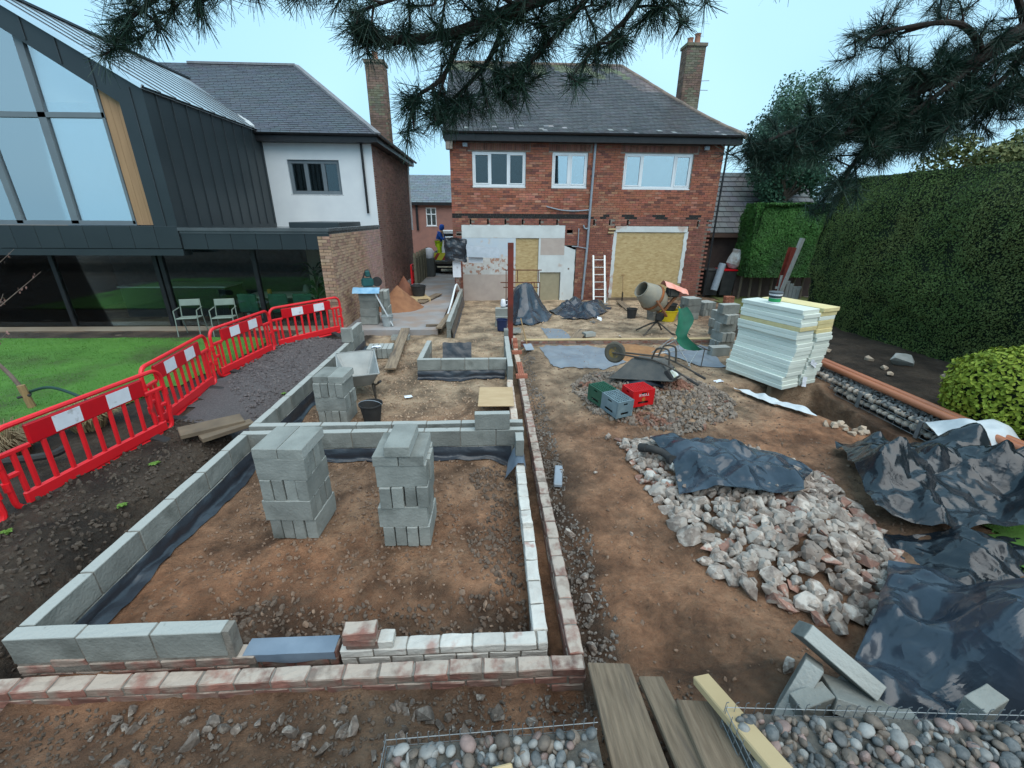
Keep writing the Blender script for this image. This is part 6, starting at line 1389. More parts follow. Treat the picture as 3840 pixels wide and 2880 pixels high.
merged('yard_grit', [(R.choice(ROCKS), (x, y, h(x,y)+.004), R.uniform(.02,.06), rr3()) for x, y in scat(1300, lambda x, y: True, (-.9,8,10.2,16))], MATS['sandy clod'], 'loose grit and sand lumps in the yard before the house')
for k, (x, y, s) in enumerate(((1.62,5.22,.14),(1.98,1.9,.11),(1.25,4.4,.05),(1.35,3.3,.05))): place(R.choice(ROCKS), 'stone', (x,y,h(x,y)+s*.3), s, None, ('single pale stone on the path above the stone heap','single brown stone on the soil above the tumbled blocks','tiny white stone on the path soil','tiny pale chip on the path soil')[k], 'stone')
# pale stone heap under the sheet
inP = lambda x, y: pdist(x, y, PILE) > -.02
spots = []
def far_enough(x, y, s): return all((x-a)**2+(y-b)**2 > ((s+c)*.31)**2 for a, b, c in spots)
tries = 0
while len(spots) < 300 and tries < 20000:
    tries += 1; x, y = R.uniform(1.6,4.0), R.uniform(2.15,5.2)
    if not inP(x, y) or (x-2.75 > -.7 and y > 3.75+.0*x and x < 3.6 and R.random() < .75): continue
    s = R.uniform(.13,.24)*(1 if y < 4 else .8)
    if far_enough(x, y, s): spots.append((x, y, s))
for x, y, s in spots:
    place(R.choice(ROCKS) if R.random() < .8 else R.choice(ROCKSB), 'rubble_stone', (x, y, h(x,y)+s*.16), s, (R.gauss(0,.35),R.gauss(0,.35),R.uniform(0,6.3)), 'pale broken stone in the large heap below the black sheet', 'stone', 'stones of the large pale heap')
merged('small_stones', [(R.choice(ROCKS), (x, y, h(x,y)+.05), R.uniform(.05,.13), rr3()) for x, y in scat(900, lambda x, y: pdist(x,y,PILE) > .02, (1.6,4.0,2.15,5.2))], m_rubble, 'smaller pale stones filling the large heap')
# brown rubble heap under the crates
inH = lambda x, y: heap_h(x, y) > .02
keep = [(2.30,6.12),(1.93,5.97),(1.80,6.33)]
nc = lambda x, y: all((x-a)**2+(y-b)**2 > .06 for a, b in keep)
for x, y in scat(50, lambda x, y: inH(x,y) and nc(x,y), (1.2,4.3,5.3,8.2)):
    s = R.uniform(.09,.14); place(R.choice(MROCKS if R.random() < .75 else ROCKSB), 'rubble_stone', (x, y, h(x,y)+s*.15), s, None, 'small brown rubble piece in the heap around the crates', 'stone', 'rubble of the brown heap')
merged('rubble_fines', [(R.choice(ROCKS), (x, y, h(x,y)+.012), R.uniform(.025,.10), rr3()) for x, y in scat(3000, lambda x, y: heap_h(x+.1*nz(x*3,y*3),y) > .006, (1.1,4.4,5.2,8.3))], m_small, 'fine brown rubble of the heap around the crates')
# ---------------------------------------------------------------- black sheets
m_tarp = M('black polythene', (.010,.014,.019), (.016,.021,.027), rough=.2, scale=3, crease=.38, spec=.6, c3=(.03,.038,.047), s3=2.4, t3=(.52,.68))
m_tarpb = M('dusty blue black polythene', (.022,.032,.045), (.036,.050,.070), rough=.22, scale=3, crease=.34, spec=.6, c3=(.065,.085,.11), s3=2.2, t3=(.52,.68))
def tri(x): x = x-floor(x); return abs(2*x-1)
def folds(x, y, sd, amp):
    r = random.Random(sd); z = 0
    for k in range(11):
        a = r.uniform(0, pi); f = r.uniform(.7, 2.4)*(1 if k < 4 else 1.8 if k < 8 else 3.2); u = x*cos(a)+y*sin(a)+.22*noise.noise(V((x*1.6, y*1.6, sd+k)))
        z += amp*((1.0 if k < 4 else .75 if k < 8 else .4)/f)*(tri(u*f+r.random())-.5)*(.5+abs(noise.noise(V((x*.9+k*5, y*.9, sd)))) )
    return z
def tarp(name, label, outline, zf, mat, sd, amp=.07, st=.035, cat='sheet'):
    xs_ = [p[0] for p in outline]; ys_ = [p[1] for p in outline]; pts = []
    cx, cy = sum(xs_)/len(xs_), sum(ys_)/len(ys_)
    # radial grid: rings shrinking from the outline to its centre
    out = [V((p[0],p[1],0)) for p in outline]+[V((*outline[0],0))]; ring = []
    for a, b in zip(out[:-1], out[1:]):
        n = max(2, int((b-a).length/st)); ring += [a.lerp(b, i/n) for i in range(n)]
    n = len(ring); m_ = int(max((p-V((cx,cy,0))).length for p in ring)/st); g = G()
    for j in range(m_):
        q = 1-j/m_
        for i, p in enumerate(ring):
            e_ = .05*noise.noise(V((p.x*3, p.y*3, sd))) if j == 0 else 0
            x, y = cx+(p.x-cx)*(q+e_*.6), cy+(p.y-cy)*(q+e_*.6); z = zf(x, y, q); g.v.append((x, y, z+max(folds(x, y, sd, amp), -.6*amp)*min(1, .45+(1-q)*4)))
    g.v.append((cx, cy, zf(cx, cy, 0)+folds(cx, cy, sd, amp)))
    g.f = [(j*n+i, j*n+(i+1) % n, (j+1)*n+(i+1) % n, (j+1)*n+i) for j in range(m_-1) for i in range(n)]+[((m_-1)*n+i, (m_-1)*n+(i+1) % n, len(g.v)-1) for i in range(n)]
    o = g.build(name, mat, smooth=True); o.data.set_sharp_from_angle(angle=rad(42)); return tag(o, label, cat)
tarp('polythene_sheet', 'blue black sheet lying over the top of the pale stone heap', [(2.06,4.92),(2.15,4.35),(1.98,3.72),(2.5,3.5),(3.08,3.42),(3.22,3.62),(3.72,4.08),(3.45,4.5),(2.92,5.0),(2.45,4.95)], lambda x, y, q: h(x,y)+.17-.02*q, m_tarpb, 5, .13)
tarp('polythene_sheet', 'large black crumpled sheet over the bank at the right edge', [(4.62,4.86),(4.15,4.05),(3.80,3.35),(4.15,3.08),(5.0,2.95),(6.3,3.1),(6.5,3.6),(6.0,4.3),(5.5,4.72)], lambda x, y, q: h(x,y)+.06+.28*(1-q)**.8+.12*ss(5,4,y), m_tarp, 9, .30)
tarp('polythene_sheet', 'middle fold of black sheet between the two big sheets at right', [(3.85,3.22),(3.45,2.95),(3.55,2.62),(4.3,2.35),(5.6,2.0),(5.7,2.95),(4.6,3.0)], lambda x, y, q: h(x,y)+.03+.12*(1-q), m_tarp, 14, .2)
tarp('polythene_sheet', 'blue black sheet draped over the pile at the lower right corner', [(3.42,2.72),(2.75,2.15),(2.2,1.72),(2.12,1.48),(2.5,1.36),(3.4,1.12),(4.3,1.0),(4.5,1.5),(4.2,2.0),(3.8,2.42)], lambda x, y, q: .22+.30*(1-q)**.7+.1*ss(2.1,2.6,y)*(1-q), m_tarpb, 21, .26)
for k, (x, y, sx, sy, sz) in enumerate(((2.9,1.75,.8,.5,.28),(3.5,1.7,.7,.6,.36))):
    pass
tarp('plastic_sheet', 'dusty grey sheet flat on the soil inside the kerb', [(1.15,9.85),(1.28,8.35),(2.3,8.22),(2.9,8.6),(2.75,9.6),(2.4,9.85)], lambda x, y, q: h(x,y)+.015, M('dusty flat sheet', (.17,.20,.24), (.24,.27,.30), rough=.45, scale=3, bump=.2, spec=.5), 31, .012, .08)
tarp('plastic_sheet', 'dusty grey sheet flat on the soil beside the insulation', [(4.35,8.35),(4.95,8.3),(5.1,9.2),(5.3,9.85),(4.6,9.9),(3.9,9.3)], lambda x, y, q: h(x,y)+.02, MATS['dusty flat sheet'], 33, .02, .08)
tarp('plastic_sheet', 'thin grey sheet half buried in the sandy yard', [(1.5,10.2),(2.1,10.2),(2.0,11.6),(1.4,11.8)], lambda x, y, q: h(x,y)+.008, MATS['dusty flat sheet'], 35, .008, .1)
tarp('polythene_sheet', 'blue grey sheet draped over a mound before the plaster wall', [(.15,14.2),(.25,12.9),(.7,12.05),(1.2,11.95),(1.75,12.6),(2.0,13.6),(1.4,14.4),(.6,14.7)], lambda x, y, q: h(x,y)+.03+.95*ss(1,.15,q)*(1+.2*nz(x*2,y*2)), m_tarpb, 41, .16, .06)
tarp('polythene_sheet', 'crumpled grey sheets heaped at the foot of the house wall', [(1.9,14.0),(2.2,12.8),(2.9,12.6),(3.5,13.3),(4.1,14.3),(4.4,15.1),(3.4,15.4),(2.4,14.9)], lambda x, y, q: h(x,y)+.03+.25*ss(1,.3,q)*(1+nz(x*2,y*2,4)), m_tarpb, 45, .13, .06)
m_net = M('white fleece', (.62,.66,.68), (.52,.56,.58), rough=.8, bump=.2, bscale=12)
tarp('fleece_sheet', 'white fleece draped over the pipes and gabion end', [(6.15,5.0),(5.95,4.45),(6.35,4.35),(6.75,4.35),(7.1,4.6),(7.0,4.95),(6.5,5.05),(6.35,5.35)], lambda x, y, q: .14+.26*ss(.95,.3,q)+.04*nz(x*4,y*4), m_net, 51, .05, .05)
tarp('fleece_strip', 'strip of white fleece hanging at the trench edge', [(4.38,7.0),(4.42,6.75),(4.62,6.3),(4.85,5.85),(5.0,5.7),(5.02,5.95),(4.85,6.3),(4.62,6.8)], lambda x, y, q: max(h(x,y),-.12)+.06, m_net, 55, .07, .04)
tarp('fleece_strip', 'small white fleece flap beside the insulation bearer', [(4.62,7.05),(4.72,6.78),(4.85,6.85),(4.78,7.1)], lambda x, y, q: h(x,y)+.06+.06*(1-q), m_net, 57, .03, .04)
scatter_stones(14, (5.0,5.4,5.15,5.6), lambda x, y: trench_d(x,y) < .05, .07,.14, 'buff stone on the lip of the trench by the fleece', 'stones at the trench lip', setmats([rock_mesh(200+i) for i in range(3)], [m_beige]))
# pipe fittings on the heap, gutter piece by the wall
ft = E('pipe_fitting', 'black rubber pipe bend lying at the top of the pale heap', 'pipe', (2.05,4.5,.2)); G().tube(spath([(1.90,4.56,.24),(1.98,4.50,.26),(2.08,4.44,.24),(2.12,4.34,.22)],5), .045, 12).build('bend', m_rubber, ft, smooth=True); G().tube([(1.85,4.62,.22),(1.91,4.55,.25)], .056, 12).build('collar', m_rubber, ft, smooth=True); G().lathe([(.03,-.03),(.06,-.03),(.06,.04),(.03,.04)],(2.13,4.31,.22),14,rotm(1.2,0,.2)).build('socket', m_rubber, ft, smooth=True)
for k, (x, y) in enumerate(((1.86,4.22),(2.15,4.25),(2.0,4.05))): loose('white', 'brick', ('white half brick at the left foot of the pale heap','white half brick against the black sheet corner','white broken brick below the rubber pipe bend')[k], (x,y,h(x,y)+.07), (.3,.2,k+.3), L=.11)
tag(G().box((.80,4.42,h(.8,4.42)+.03),(.1,.42,.05),-.18).build('gutter_piece', m_pipe, bevel=.01), 'grey plastic offcut lying beside the outer wall', 'offcut')
# ---------------------------------------------------------------- gabion baskets of pebbles in the foreground
def basket(label, x0, x1, y0, y1, zt, skew, n, plabel, pgroup, s0=.045, s1=.085, wires=True):
    t = E('gabion_basket', label, 'gabion', ((x0+x1)/2,(y0+y1)/2,zt-.4)); g = G()
    sk = lambda x: (x-x0)*skew
    for i in range(int((x1-x0)/.05)+1):
        x = x0+.05*i; y = y1+sk(x); g.tube([(x,y,zt-.35),(x,y,zt+.035),(x+.006,y-.006,zt+.05)], .0022, 4)
    for j in range(8): g.tube([(x0,y1+.001,zt-.35+.05*j),(x1,y1+sk(x1)+.001,zt-.35+.05*j)], .0022, 4)
    for i in range(int((y1-y0)/.05)+1): y = y0+.05*i; g.tube([(x0,y,zt-.3),(x0,y,zt+.03)], .0022, 4)
    for j in range(8): g.tube([(x0,y0,zt-.35+.05*j),(x0,y1,zt-.35+.05*j)], .0022, 4)
    tag(g.build('wire_mesh', m_wire, t), kind='stuff')
    c = G(); c.add([(x0+.012,y0,zt-.03),(x1-.012,y0+sk(x1),zt-.03),(x1-.012,y1+sk(x1)-.015,zt-.03),(x0+.012,y1-.015,zt-.03),(x0+.012,y0,zt-.5),(x1-.012,y0+sk(x1),zt-.5),(x1-.012,y1+sk(x1)-.015,zt-.5),(x0+.012,y1-.015,zt-.5)], [(0,1,2,3),(4,7,6,5),(0,4,5,1),(1,5,6,2),(2,6,7,3),(3,7,4,0)]); c.build('fill', M('dark gravel fill', (.07,.07,.065), (.12,.115,.1), rough=.9, scale=30, bump=.5), t)
    pts = []; k = 0
    while len(pts) < n and k < 30000:
        k += 1; x = R.uniform(x0+.03,x1-.03); y = R.uniform(y0,y1-.03)+sk(x); s = R.uniform(s0,s1)
        if all((x-a)**2+(y-b)**2 > ((s+c_)*.40)**2 for a, b, c_ in pts): pts.append((x, y, s))
    for x, y, s in pts:
        m_ = R.choices((0,1,2,3), (5,2,4,1.4))[0]; place(R.choice(PEBS[m_]), 'pebble', (x, y, zt-.012+R.uniform(-.008,.012)), s, (R.uniform(-.5,.5),R.uniform(-.5,.5),R.uniform(0,6.3)), plabel[m_], 'pebble', pgroup)
    for mi, fr in ((0,1.7),(2,1.5),(1,.6),(3,.4)): merged('small_pebbles', [(R.choice(PEBS[mi]), (x, y+sk(x), zt-.026+R.uniform(-.006,.012)), R.uniform(.032,.062), rr3()) for x, y in scat(int((x1-x0)*(y1-y0)*220*fr), lambda x, y: True, (x0+.03,x1-.03,y0,y1-.03))], m_peb[mi], None, parent=t)
cols = ('smooth grey pebble','smooth pale pebble','smooth brown pebble','smooth pinkish pebble')
basket('wire gabion basket of pebbles at the bottom middle', -.52,.50,.72,1.29,.60,.03, 115, [c+' in the bottom middle wire basket' for c in cols], 'pebbles in the middle basket')
basket('wire gabion basket of pebbles at the bottom right', 1.16,3.0,.55,1.36,.60,-.07, 185, [c+' in the bottom right wire basket' for c in cols], 'pebbles in the right basket')
# planks leading down to the footings
for lab, a, b, w_, mt in (('wide weathered scaffold plank leading down to the wall corner, left one', (.735,1.88,.20), (.64,.62,.68), .27, m_scaf), ('weathered scaffold plank beside the left one', (.965,1.76,.235), (.90,.60,.69), .15, m_scaf), ('short weathered board overlapping the foreground planks', (1.12,1.52,.38), (1.02,.55,.70), .22, m_scaf), ('pale new timber batten with a knot beside the right pebbles', (1.17,1.60,.46), (1.32,.55,.82), .1, m_timb)):
    plank(lab, a, b, w_, .038 if mt is m_scaf else .05, mt)
plank('pale square timber stub standing among the middle pebbles', (.02,1.12,.50), (.03,1.06,.72), .09, .09, m_timb, 'timber_stub')
tag(G().tube([(1.33+0,1.04,.735),(1.33,1.045,.71)], .012, 8).build('dark_knot', m_dark), 'dark knot hole in the pale batten', 'knot') if False else None

# weeds and a rag on the dug soil at the left
m_weed = M('weed leaf', (.10,.20,.03), (.14,.26,.05), bump=0)
for k, (x, y) in enumerate(((-3.75,3.75),(-4.25,2.75),(-3.95,4.5),(-3.55,6.9),(-4.35,3.3))):
    g = G()
    for i in range(9):
        a = i*.7+k; l = R.uniform(.03,.07); c = V((x,y,h(x,y)+.012)); e_ = c+V((cos(a)*l,sin(a)*l,.03)); w_ = V((-sin(a),cos(a),0))*l*.3; m_ = c.lerp(e_,.55)+V((0,0,.02)); q = len(g.v)
        g.v += [tuple(c),tuple(m_+w_),tuple(e_),tuple(m_-w_)]; g.f.append((q,q+1,q+2,q+3))
    tag(g.build('weed', m_weed), ('small green weed in the dug soil beside the left block wall','small weed under the left barrier end','weed by the muddy planks','lone weed in the purple gravel','weed close under the nearest barrier')[k], 'weed')
# ---------------------------------------------------------------- hedges and shrubs
def leafmat(name, c1, c2, c3=None): return M(name, c1, c2, rough=.65, scale=1.2, detail=4, bump=0, c3=c3, s3=.7, t3=(.5,.62), spec=.3)
def leafcloud(pts_fn, n, s0, s1, g=None, lean=1):
    g = g or G()
    for _ in range(n):
        c, nr = pts_fn(); s = R.uniform(s0, s1); d = V((R.gauss(0,1),R.gauss(0,1),R.gauss(0,1)))*.7*lean+nr; d.normalize()
        u = d.cross(V((R.gauss(0,1),R.gauss(0,1),R.gauss(0,1)))).normalized(); v_ = d.cross(u); c = V(c); k = len(g.v)
        g.v += [tuple(c-u*s*.5), tuple(c+v_*s*.3+d*s*.08), tuple(c+u*s*.5), tuple(c-v_*s*.3+d*s*.08)]; g.f.append((k,k+1,k+2,k+3))
    return g
def hedge(name, label, x0, x1, y0, y1, z0, z1, n, s0, s1, mat, core, rnd=.35, under=0., lump=.12, faces=('x0','y0','y1','z1'), back=False):
    t = E(name, label, 'hedge', ((x0+x1)/2,(y0+y1)/2,0))
    def shape(x, y, z):   # push a point of the box onto the rounded, uneven hedge surface
        k = lump*nz(x*.9, y*.9, z*.9)+.4*lump*nz(x*3, y*3, z*3); tz = (z-z0)/(z1-z0)
        ins = under*ss(.45, 0, tz)+.5*rnd*ss(.8, 1.0, tz)
        return k-ins
    g = G(); nx, ny, nzz = 6, max(6, int((y1-y0)/.25)), 14
    def P(face, a, b):
        if face == 'x0': x, y, z, nr = x0, y0+(y1-y0)*a, z0+(z1-z0)*b, V((-1,0,0))
        elif face == 'x1': x, y, z, nr = x1, y0+(y1-y0)*a, z0+(z1-z0)*b, V((1,0,0))
        elif face == 'y0': x, y, z, nr = x0+(x1-x0)*a, y0, z0+(z1-z0)*b, V((0,-1,0))
        elif face == 'y1': x, y, z, nr = x0+(x1-x0)*a, y1, z0+(z1-z0)*b, V((0,1,0))
        else: x, y, z, nr = x0+(x1-x0)*a, y0+(y1-y0)*b, z1, V((0,0,1))
        k = shape(x, y, z); p = V((x,y,z))
        if face != 'z1': p += nr*k
        else:
            e_ = min(a, 1-a)*(x1-x0); p += nr*(.5*lump*nz(x, y, 3)-rnd*.6*ss(.5, 0, e_))
            p.x += (.5*rnd if a < .5 else -.5*rnd)*ss(.4, 0, e_)
        return p, nr
    for fc in faces:
        k0 = len(g.v); m1, m2 = 30, 16
        for i in range(m1+1):
            for j in range(m2+1): p, nr = P(fc, i/m1, j/m2); g.v.append(tuple(p-nr*.07))
        g.f += [(k0+i*(m2+1)+j, k0+(i+1)*(m2+1)+j, k0+(i+1)*(m2+1)+j+1, k0+i*(m2+1)+j+1) for i in range(m1) for j in range(m2)]
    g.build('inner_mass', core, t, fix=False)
    area = {'x0': (y1-y0)*(z1-z0), 'x1': (y1-y0)*(z1-z0), 'y0': (x1-x0)*(z1-z0), 'y1': (x1-x0)*(z1-z0), 'z1': (x1-x0)*(y1-y0)}; tot = sum(area[f] for f in faces); lg = G()
    for fc in faces:
        def fn():
            p, nr = P(fc, R.random(), R.random()); return p-nr*abs(R.gauss(0,.05)), nr
        leafcloud(fn, int(n*area[fc]/tot), s0, s1, lg, .5)
    tag(lg.build('foliage', mat, t, fix=False), kind='stuff'); return t
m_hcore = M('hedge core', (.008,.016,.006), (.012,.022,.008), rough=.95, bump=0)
m_hedge = leafmat('conifer hedge leaf', (.072,.118,.030), (.108,.162,.042), (.112,.145,.042)); m_hedge2 = leafmat('lighter hedge leaf', (.035,.115,.02), (.055,.155,.03), (.035,.085,.025))
hedge('tall_hedge', 'tall clipped dark green hedge along the right side', 9.15,11.2,.5,12.2,.05,3.9, 200000,.022,.05, m_hedge, m_hcore, rnd=.5, under=.35, lump=.22, faces=('x0','y1','z1'))
hd2 = hedge('short_hedge', 'lower bright green hedge in front of the garage', 9.6,13.4,16.0,17.2,.85,3.45, 40000,.045,.085, m_hedge2, m_hcore, rnd=.3, lump=.12, faces=('x0','y0','z1'))
for k in range(9): x = 9.75+.42*k; G().tube([(x,16.5,-.05),(x+R.uniform(-.1,.1),16.5,1.1)], .05, 6).build('trunk', M('hedge trunk', (.13,.10,.075), (.09,.07,.05), rough=.95, scale=6), hd2)
G().b2(9.7,13.3,16.85,16.9,0,1.2).build('painted_shade_panel', MATS['dark garage brick'], hd2)  # dark panel added as the shade under the hedge, behind its trunks
# round golden shrub
sh = E('round_shrub', 'rounded yellow green shrub at the right edge', 'shrub', (7.3,5.15,h(7.3,5.15))); SC = V((7.35,5.2,.62))
def shp():
    d = V((R.gauss(0,1),R.gauss(0,1),R.gauss(0,1))).normalized(); k = 1+.10*noise.noise(d*3)+.06*noise.noise(d*8); q = R.uniform(.82,1.02)
    return SC+V((d.x*.74*k*q, d.y*.74*k*q, d.z*.66*k*q)), d
tag(leafcloud(shp, 9000, .05,.09, None, .7).build('foliage', leafmat('golden leaf', (.20,.26,.025), (.30,.36,.04), (.13,.20,.02)), sh, fix=False), kind='stuff')
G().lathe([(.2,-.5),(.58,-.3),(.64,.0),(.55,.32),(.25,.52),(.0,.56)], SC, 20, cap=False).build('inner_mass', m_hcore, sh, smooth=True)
# trees behind the hedge
def tree(name, label, base, hgt, crown_c, crown_r, n, s0, s1, mat, lobes, tr=.12, conical=False):
    t = E(name, label, 'tree', base); b = V(base); c = V(crown_c)
    G().tube(spath([b, b+V((.1,0,hgt*.4)), c], 4), [tr*(1-.07*i) for i in range(9)], 8).build('trunk', MATS['hedge trunk'], t, smooth=True)
    L = [(c+V((R.uniform(-1,1)*crown_r[0]*.7, R.uniform(-1,1)*crown_r[1]*.7, R.uniform(-1,1)*crown_r[2]*.75)), R.uniform(.28,.5)) for _ in range(lobes)]
    if conical: L = [(c+V((R.uniform(-1,1)*crown_r[0]*(1-q), R.uniform(-1,1)*crown_r[1]*(1-q), (q*2-1)*crown_r[2])), .42*(1-q)+.12) for q in [i/(lobes-1) for i in range(lobes)]]
    for l, k in L[:12]: G().tube([c+(l-c)*.05-V((0,0,crown_r[2]*.5*(1-k))), l], [.05,.015], 5).build('limb', MATS['hedge trunk'], t)
    def fn():
        l, k = R.choice(L); d = V((R.gauss(0,1),R.gauss(0,1),R.gauss(0,1))).normalized(); q = k*R.uniform(.55,1.05)
        return l+V((d.x*crown_r[0]*q, d.y*crown_r[1]*q, d.z*min(crown_r[2],crown_r[0]*1.2)*q)), d
    tag(leafcloud(fn, n, s0, s1).build('crown', mat, t, fix=False), kind='stuff'); return t
tree('conifer', 'dark conifer rising beyond the garage', (13.2,21,0), 5, (13.2,21,5.2), (1.9,1.9,3.6), 24000, .07,.16, leafmat('far conifer leaf', (.06,.125,.08), (.085,.165,.105)), 26)
tree('leafy_tree', 'blue green bushy tree above the short hedge', (12.0,18.6,0), 3, (12.2,18.6,4.1), (1.6,1.2,1.3), 9000, .08,.16, leafmat('blue green leaf', (.035,.095,.055), (.055,.13,.075)), 14)
tree('leafy_tree', 'olive green tree peeping over the tall hedge', (13.4,12.5,0), 3.4, (13.4,12.2,4.3), (1.5,1.6,1.0), 8000, .07,.14, leafmat('olive leaf', (.10,.12,.04), (.14,.15,.05)), 12)
tree('bare_tree', 'pale thin tree crown over the right part of the tall hedge', (14.5,9.5,0), 3.6, (14.5,9.5,4.6), (1.6,1.8,1.1), 2200, .05,.10, leafmat('straw leaf', (.20,.17,.09), (.26,.21,.12)), 10)
# indoor palm and plant
pl = E('indoor_plant', 'large leafy plant inside the neighbour glazed room', 'plant', (-4.85,12.3,0)); G().lathe([(.16,0),(.2,.3),(.18,.32)], (-4.85,12.3,0), 16).build('pot', m_chw, pl, smooth=True); lg = G()
for k in range(46):
    a = R.uniform(0,6.28); l = R.uniform(.35,.75); z = R.uniform(.5,1.6); b0 = V((-4.85,12.3,z)); e_ = b0+V((cos(a)*l,sin(a)*l*.6,R.uniform(-.15,.35))); w_ = V((-sin(a),cos(a),.3))*.06; m_ = b0.lerp(e_,.5)+V((0,0,.12)); q = len(lg.v)
    lg.v += [tuple(b0),tuple(m_+w_),tuple(e_),tuple(m_-w_)]; lg.f.append((q,q+1,q+2,q+3))
tag(lg.build('leaves', leafmat('house plant leaf', (.03,.10,.04), (.05,.15,.06)), pl, fix=False), kind='stuff'); G().tube([(-4.85,12.3,.3),(-4.85,12.3,1.6)], .02, 6).build('stem', MATS['hedge trunk'], pl)
# ---------------------------------------------------------------- overhanging pine
m_pbark = M('pine bark', (.035,.027,.024), (.06,.045,.038), rough=.95, scale=14, bump=.6, bscale=30)
m_needle = M('pine needle', (.010,.034,.022), (.018,.052,.03), rough=.55, scale=2, bump=0, spec=.35)
pt = E('pine_tree', 'overhanging pine tree with long dark needles across the top', 'tree', (4.6,1.7,h(4.6,1.7)))
nd = G(); tw = G(); NT = [0]
def tuft(c, d, n=70, L=.13, sp=.9):
    n = int(n*1.25); L *= .8
    d = V(d).normalized(); c = V(c)
    for _ in range(n):
        q = (d*R.uniform(.15,1)+V((R.gauss(0,1),R.gauss(0,1),R.gauss(0,1)))*.55*sp).normalized(); l = L*R.uniform(.7,1.15); s = c-d*R.uniform(0,.11)
        e_ = s+q*l+V((0,0,-.012)); w_ = q.cross(V((R.gauss(0,1),R.gauss(0,1),R.gauss(0,1)))).normalized()*.0014; k = len(nd.v)
        nd.v += [tuple(s-w_),tuple(s+w_),tuple(e_+w_*.5),tuple(e_-w_*.5)]; nd.f.append((k,k+1,k+2,k+3))
    NT[0] += 1
def bough(pts, r0, r1, ntw, spread, up=.0, tl=.35, nn=70, gap=0., seed_dirs=None, L=.125):
    P_ = spath(pts, 6); n = len(P_)
    G().tube(P_, [r0+(r1-r0)*i/(n-1) for i in range(n)], 8).build('bough', m_pbark, pt, smooth=True)
    for k in range(ntw):
        f = gap+(1-gap)*(k+R.random())/ntw; i = min(n-2, int(f*(n-1))); p = P_[i].lerp(P_[i+1], R.random()); d = (P_[i+1]-P_[i]).normalized()
        s = (d*R.uniform(.2,.8)+V((R.gauss(0,.6),R.gauss(0,.6),R.gauss(0,.6)+up))*spread).normalized(); l = tl*R.uniform(.35,1)*(1.1-.4*f)
        e_ = p+s*l; m_ = p.lerp(e_,.55)+V((R.uniform(-.04,.04),R.uniform(-.04,.04),R.uniform(-.05,.02)))
        tw.tube([p,m_,e_], [.006,.0045,.003], 5); tuft(e_, e_-m_, nn, L)
        if R.random() < .6:
            s2 = (s+V((R.gauss(0,.6),R.gauss(0,.6),R.gauss(0,.5)))).normalized(); e2 = m_+s2*l*.5; tw.tube([m_,e2], [.004,.003], 5); tuft(e2, s2, int(nn*.8), L)
    tuft(P_[-1], P_[-1]-P_[-2], nn, L)
G().tube(spath([(4.6,1.7,0),(4.65,1.75,1.8),(4.55,1.8,3.4),(4.4,1.9,5.2),(4.3,2.0,7.5)],5), [.2-.005*i for i in range(21)], 12).build('trunk', m_pbark, pt, smooth=True)
# heavy limb coming in from the top right and its side boughs (metres)
bough([(4.4,2.2,4.9),(3.75,2.8,4.38),(3.2,3.0,3.96),(2.85,3.02,3.74),(2.45,3.0,3.57)], .075, .03, 26, .9, -.1, .42, 80, .35)
bough([(2.75,3.02,3.70),(2.4,3.0,3.62),(2.1,2.95,3.50),(1.85,2.95,3.40),(1.62,2.95,3.31)], .022, .008, 40, .8, .0, .22, 85)
bough([(2.6,3.02,3.62),(2.35,2.9,3.45),(2.05,2.9,3.36),(1.75,2.9,3.26)], .018, .006, 40, .9, -.1, .24, 90)
bough([(2.7,3.05,3.60),(2.55,3.0,3.40),(2.35,2.95,3.25),(2.25,2.9,3.12)], .016, .006, 18, .8, -.3, .24, 75)
bough([(3.1,3.1,3.80),(2.95,3.1,3.55),(2.85,3.1,3.40)], .02, .006, 18, .8, -.1, .28, 70)
bough([(3.5,3.0,4.0),(3.35,3.05,3.70),(3.2,3.1,3.55)], .02, .006, 18, .8, -.1, .28, 70)
bough([(3.0,3.0,3.85),(2.7,2.9,3.95),(2.35,2.9,3.92),(2.1,2.9,3.85)], .02, .006, 18, .7, .3, .28, 60)
bough([(3.2,3.0,4.0),(2.9,2.9,4.15),(2.6,2.9,4.2),(2.45,2.85,4.12)], .02, .006, 13, .7, .3, .28, 55)
bough([(2.55,3.0,3.55),(2.45,3.2,3.15),(2.38,3.25,2.98)], .012, .005, 9, .6, -.4, .18, 70)
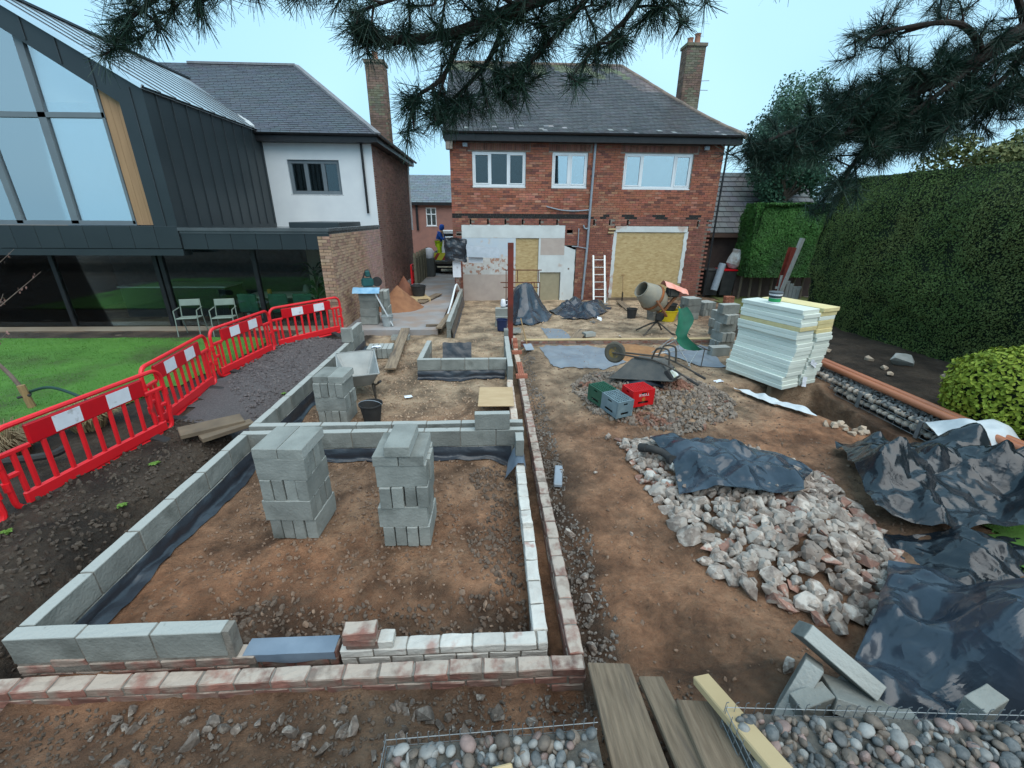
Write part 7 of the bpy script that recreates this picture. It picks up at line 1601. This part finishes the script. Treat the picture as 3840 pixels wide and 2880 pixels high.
# the crown over the middle of the picture
bough([(4.35,1.95,5.625),(2.8,2.1,4.775),(1.5,2.2,4.175),(0.7,2.25,3.91),(0.25,2.25,3.77),(-0.15,2.25,3.63),(-0.5,2.25,3.6)], .07, .012, 34, .85, -.05, .26, 80, .42)
bough([(0.75,2.25,3.93),(0.62,2.3,3.73),(0.5,2.32,3.63),(0.42,2.3,3.55)], .015, .005, 12, .8, -.2, .22, 75)
bough([(0.5,2.25,3.85),(0.32,2.3,3.67),(0.18,2.35,3.55),(0.12,2.35,3.49)], .015, .005, 10, .8, -.2, .2, 75)
bough([(0.1,2.25,3.72),(0,2.3,3.55),(-0.12,2.35,3.45),(-0.22,2.4,3.39)], .014, .005, 13, .8, -.2, .2, 75)
bough([(-0.1,2.25,3.65),(-0.2,2.3,3.49),(-0.32,2.3,3.41),(-0.36,2.3,3.33)], .012, .005, 10, .8, -.3, .18, 70)
bough([(0.85,2.25,3.97),(0.72,2.2,3.8),(0.8,2.2,3.71)], .012, .005, 7, .8, -.1, .2, 70)
bough([(0.35,2.25,3.81),(0.2,2.15,3.88),(-0.02,2.1,3.85),(-0.2,2.1,3.81)], .014, .005, 13, .8, .1, .24, 70)
bough([(0.1,2.2,3.73),(-0.15,2.15,3.77),(-0.35,2.15,3.71),(-0.55,2.2,3.67)], .013, .005, 12, .8, .2, .2, 75)
# tufts along the upper left and top right edge
bough([(1.5,2.2,4.15),(.4,2.2,4.15),(-.5,2.2,3.98),(-1.0,2.2,3.83),(-1.5,2.2,3.72)], .03, .008, 16, .6, -.35, .22, 75, .45)
bough([(-.9,2.2,3.86),(-1.2,2.25,3.78),(-1.45,2.25,3.66),(-1.5,2.25,3.58)], .012, .005, 12, .7, -.2, .16, 75)
bough([(-.4,2.2,4.0),(-.6,2.2,3.82),(-.75,2.2,3.74)], .012, .005, 10, .7, -.3, .16, 75)
bough([(2.8,2.1,4.75),(1.9,2.2,4.2),(1.35,2.3,3.92)], .02, .006, 8, .6, -.2, .2, 65, .5)
bough([(3.3,3.0,4.0),(3.1,2.9,3.72),(2.9,2.9,3.55),(2.7,2.85,3.42)], .02, .006, 26, .9, -.1, .26, 90)
bough([(3.0,3.0,3.82),(2.75,2.95,3.62),(2.5,2.9,3.46),(2.3,2.85,3.38)], .02, .006, 30, .9, 0, .26, 90)
bough([(3.6,2.9,4.2),(3.45,2.9,3.9),(3.25,2.9,3.72),(3.1,2.95,3.62)], .02, .006, 24, .9, -.1, .28, 90)
bough([(2.9,3.0,3.75),(2.65,3.0,3.72),(2.4,3.0,3.68),(2.15,3.0,3.62)], .02, .006, 24, .8, .1, .26, 85)
tag(tw.build('twigs', m_pbark, pt, fix=False), kind='stuff'); tag(nd.build('needles', m_needle, pt, fix=False), kind='stuff')
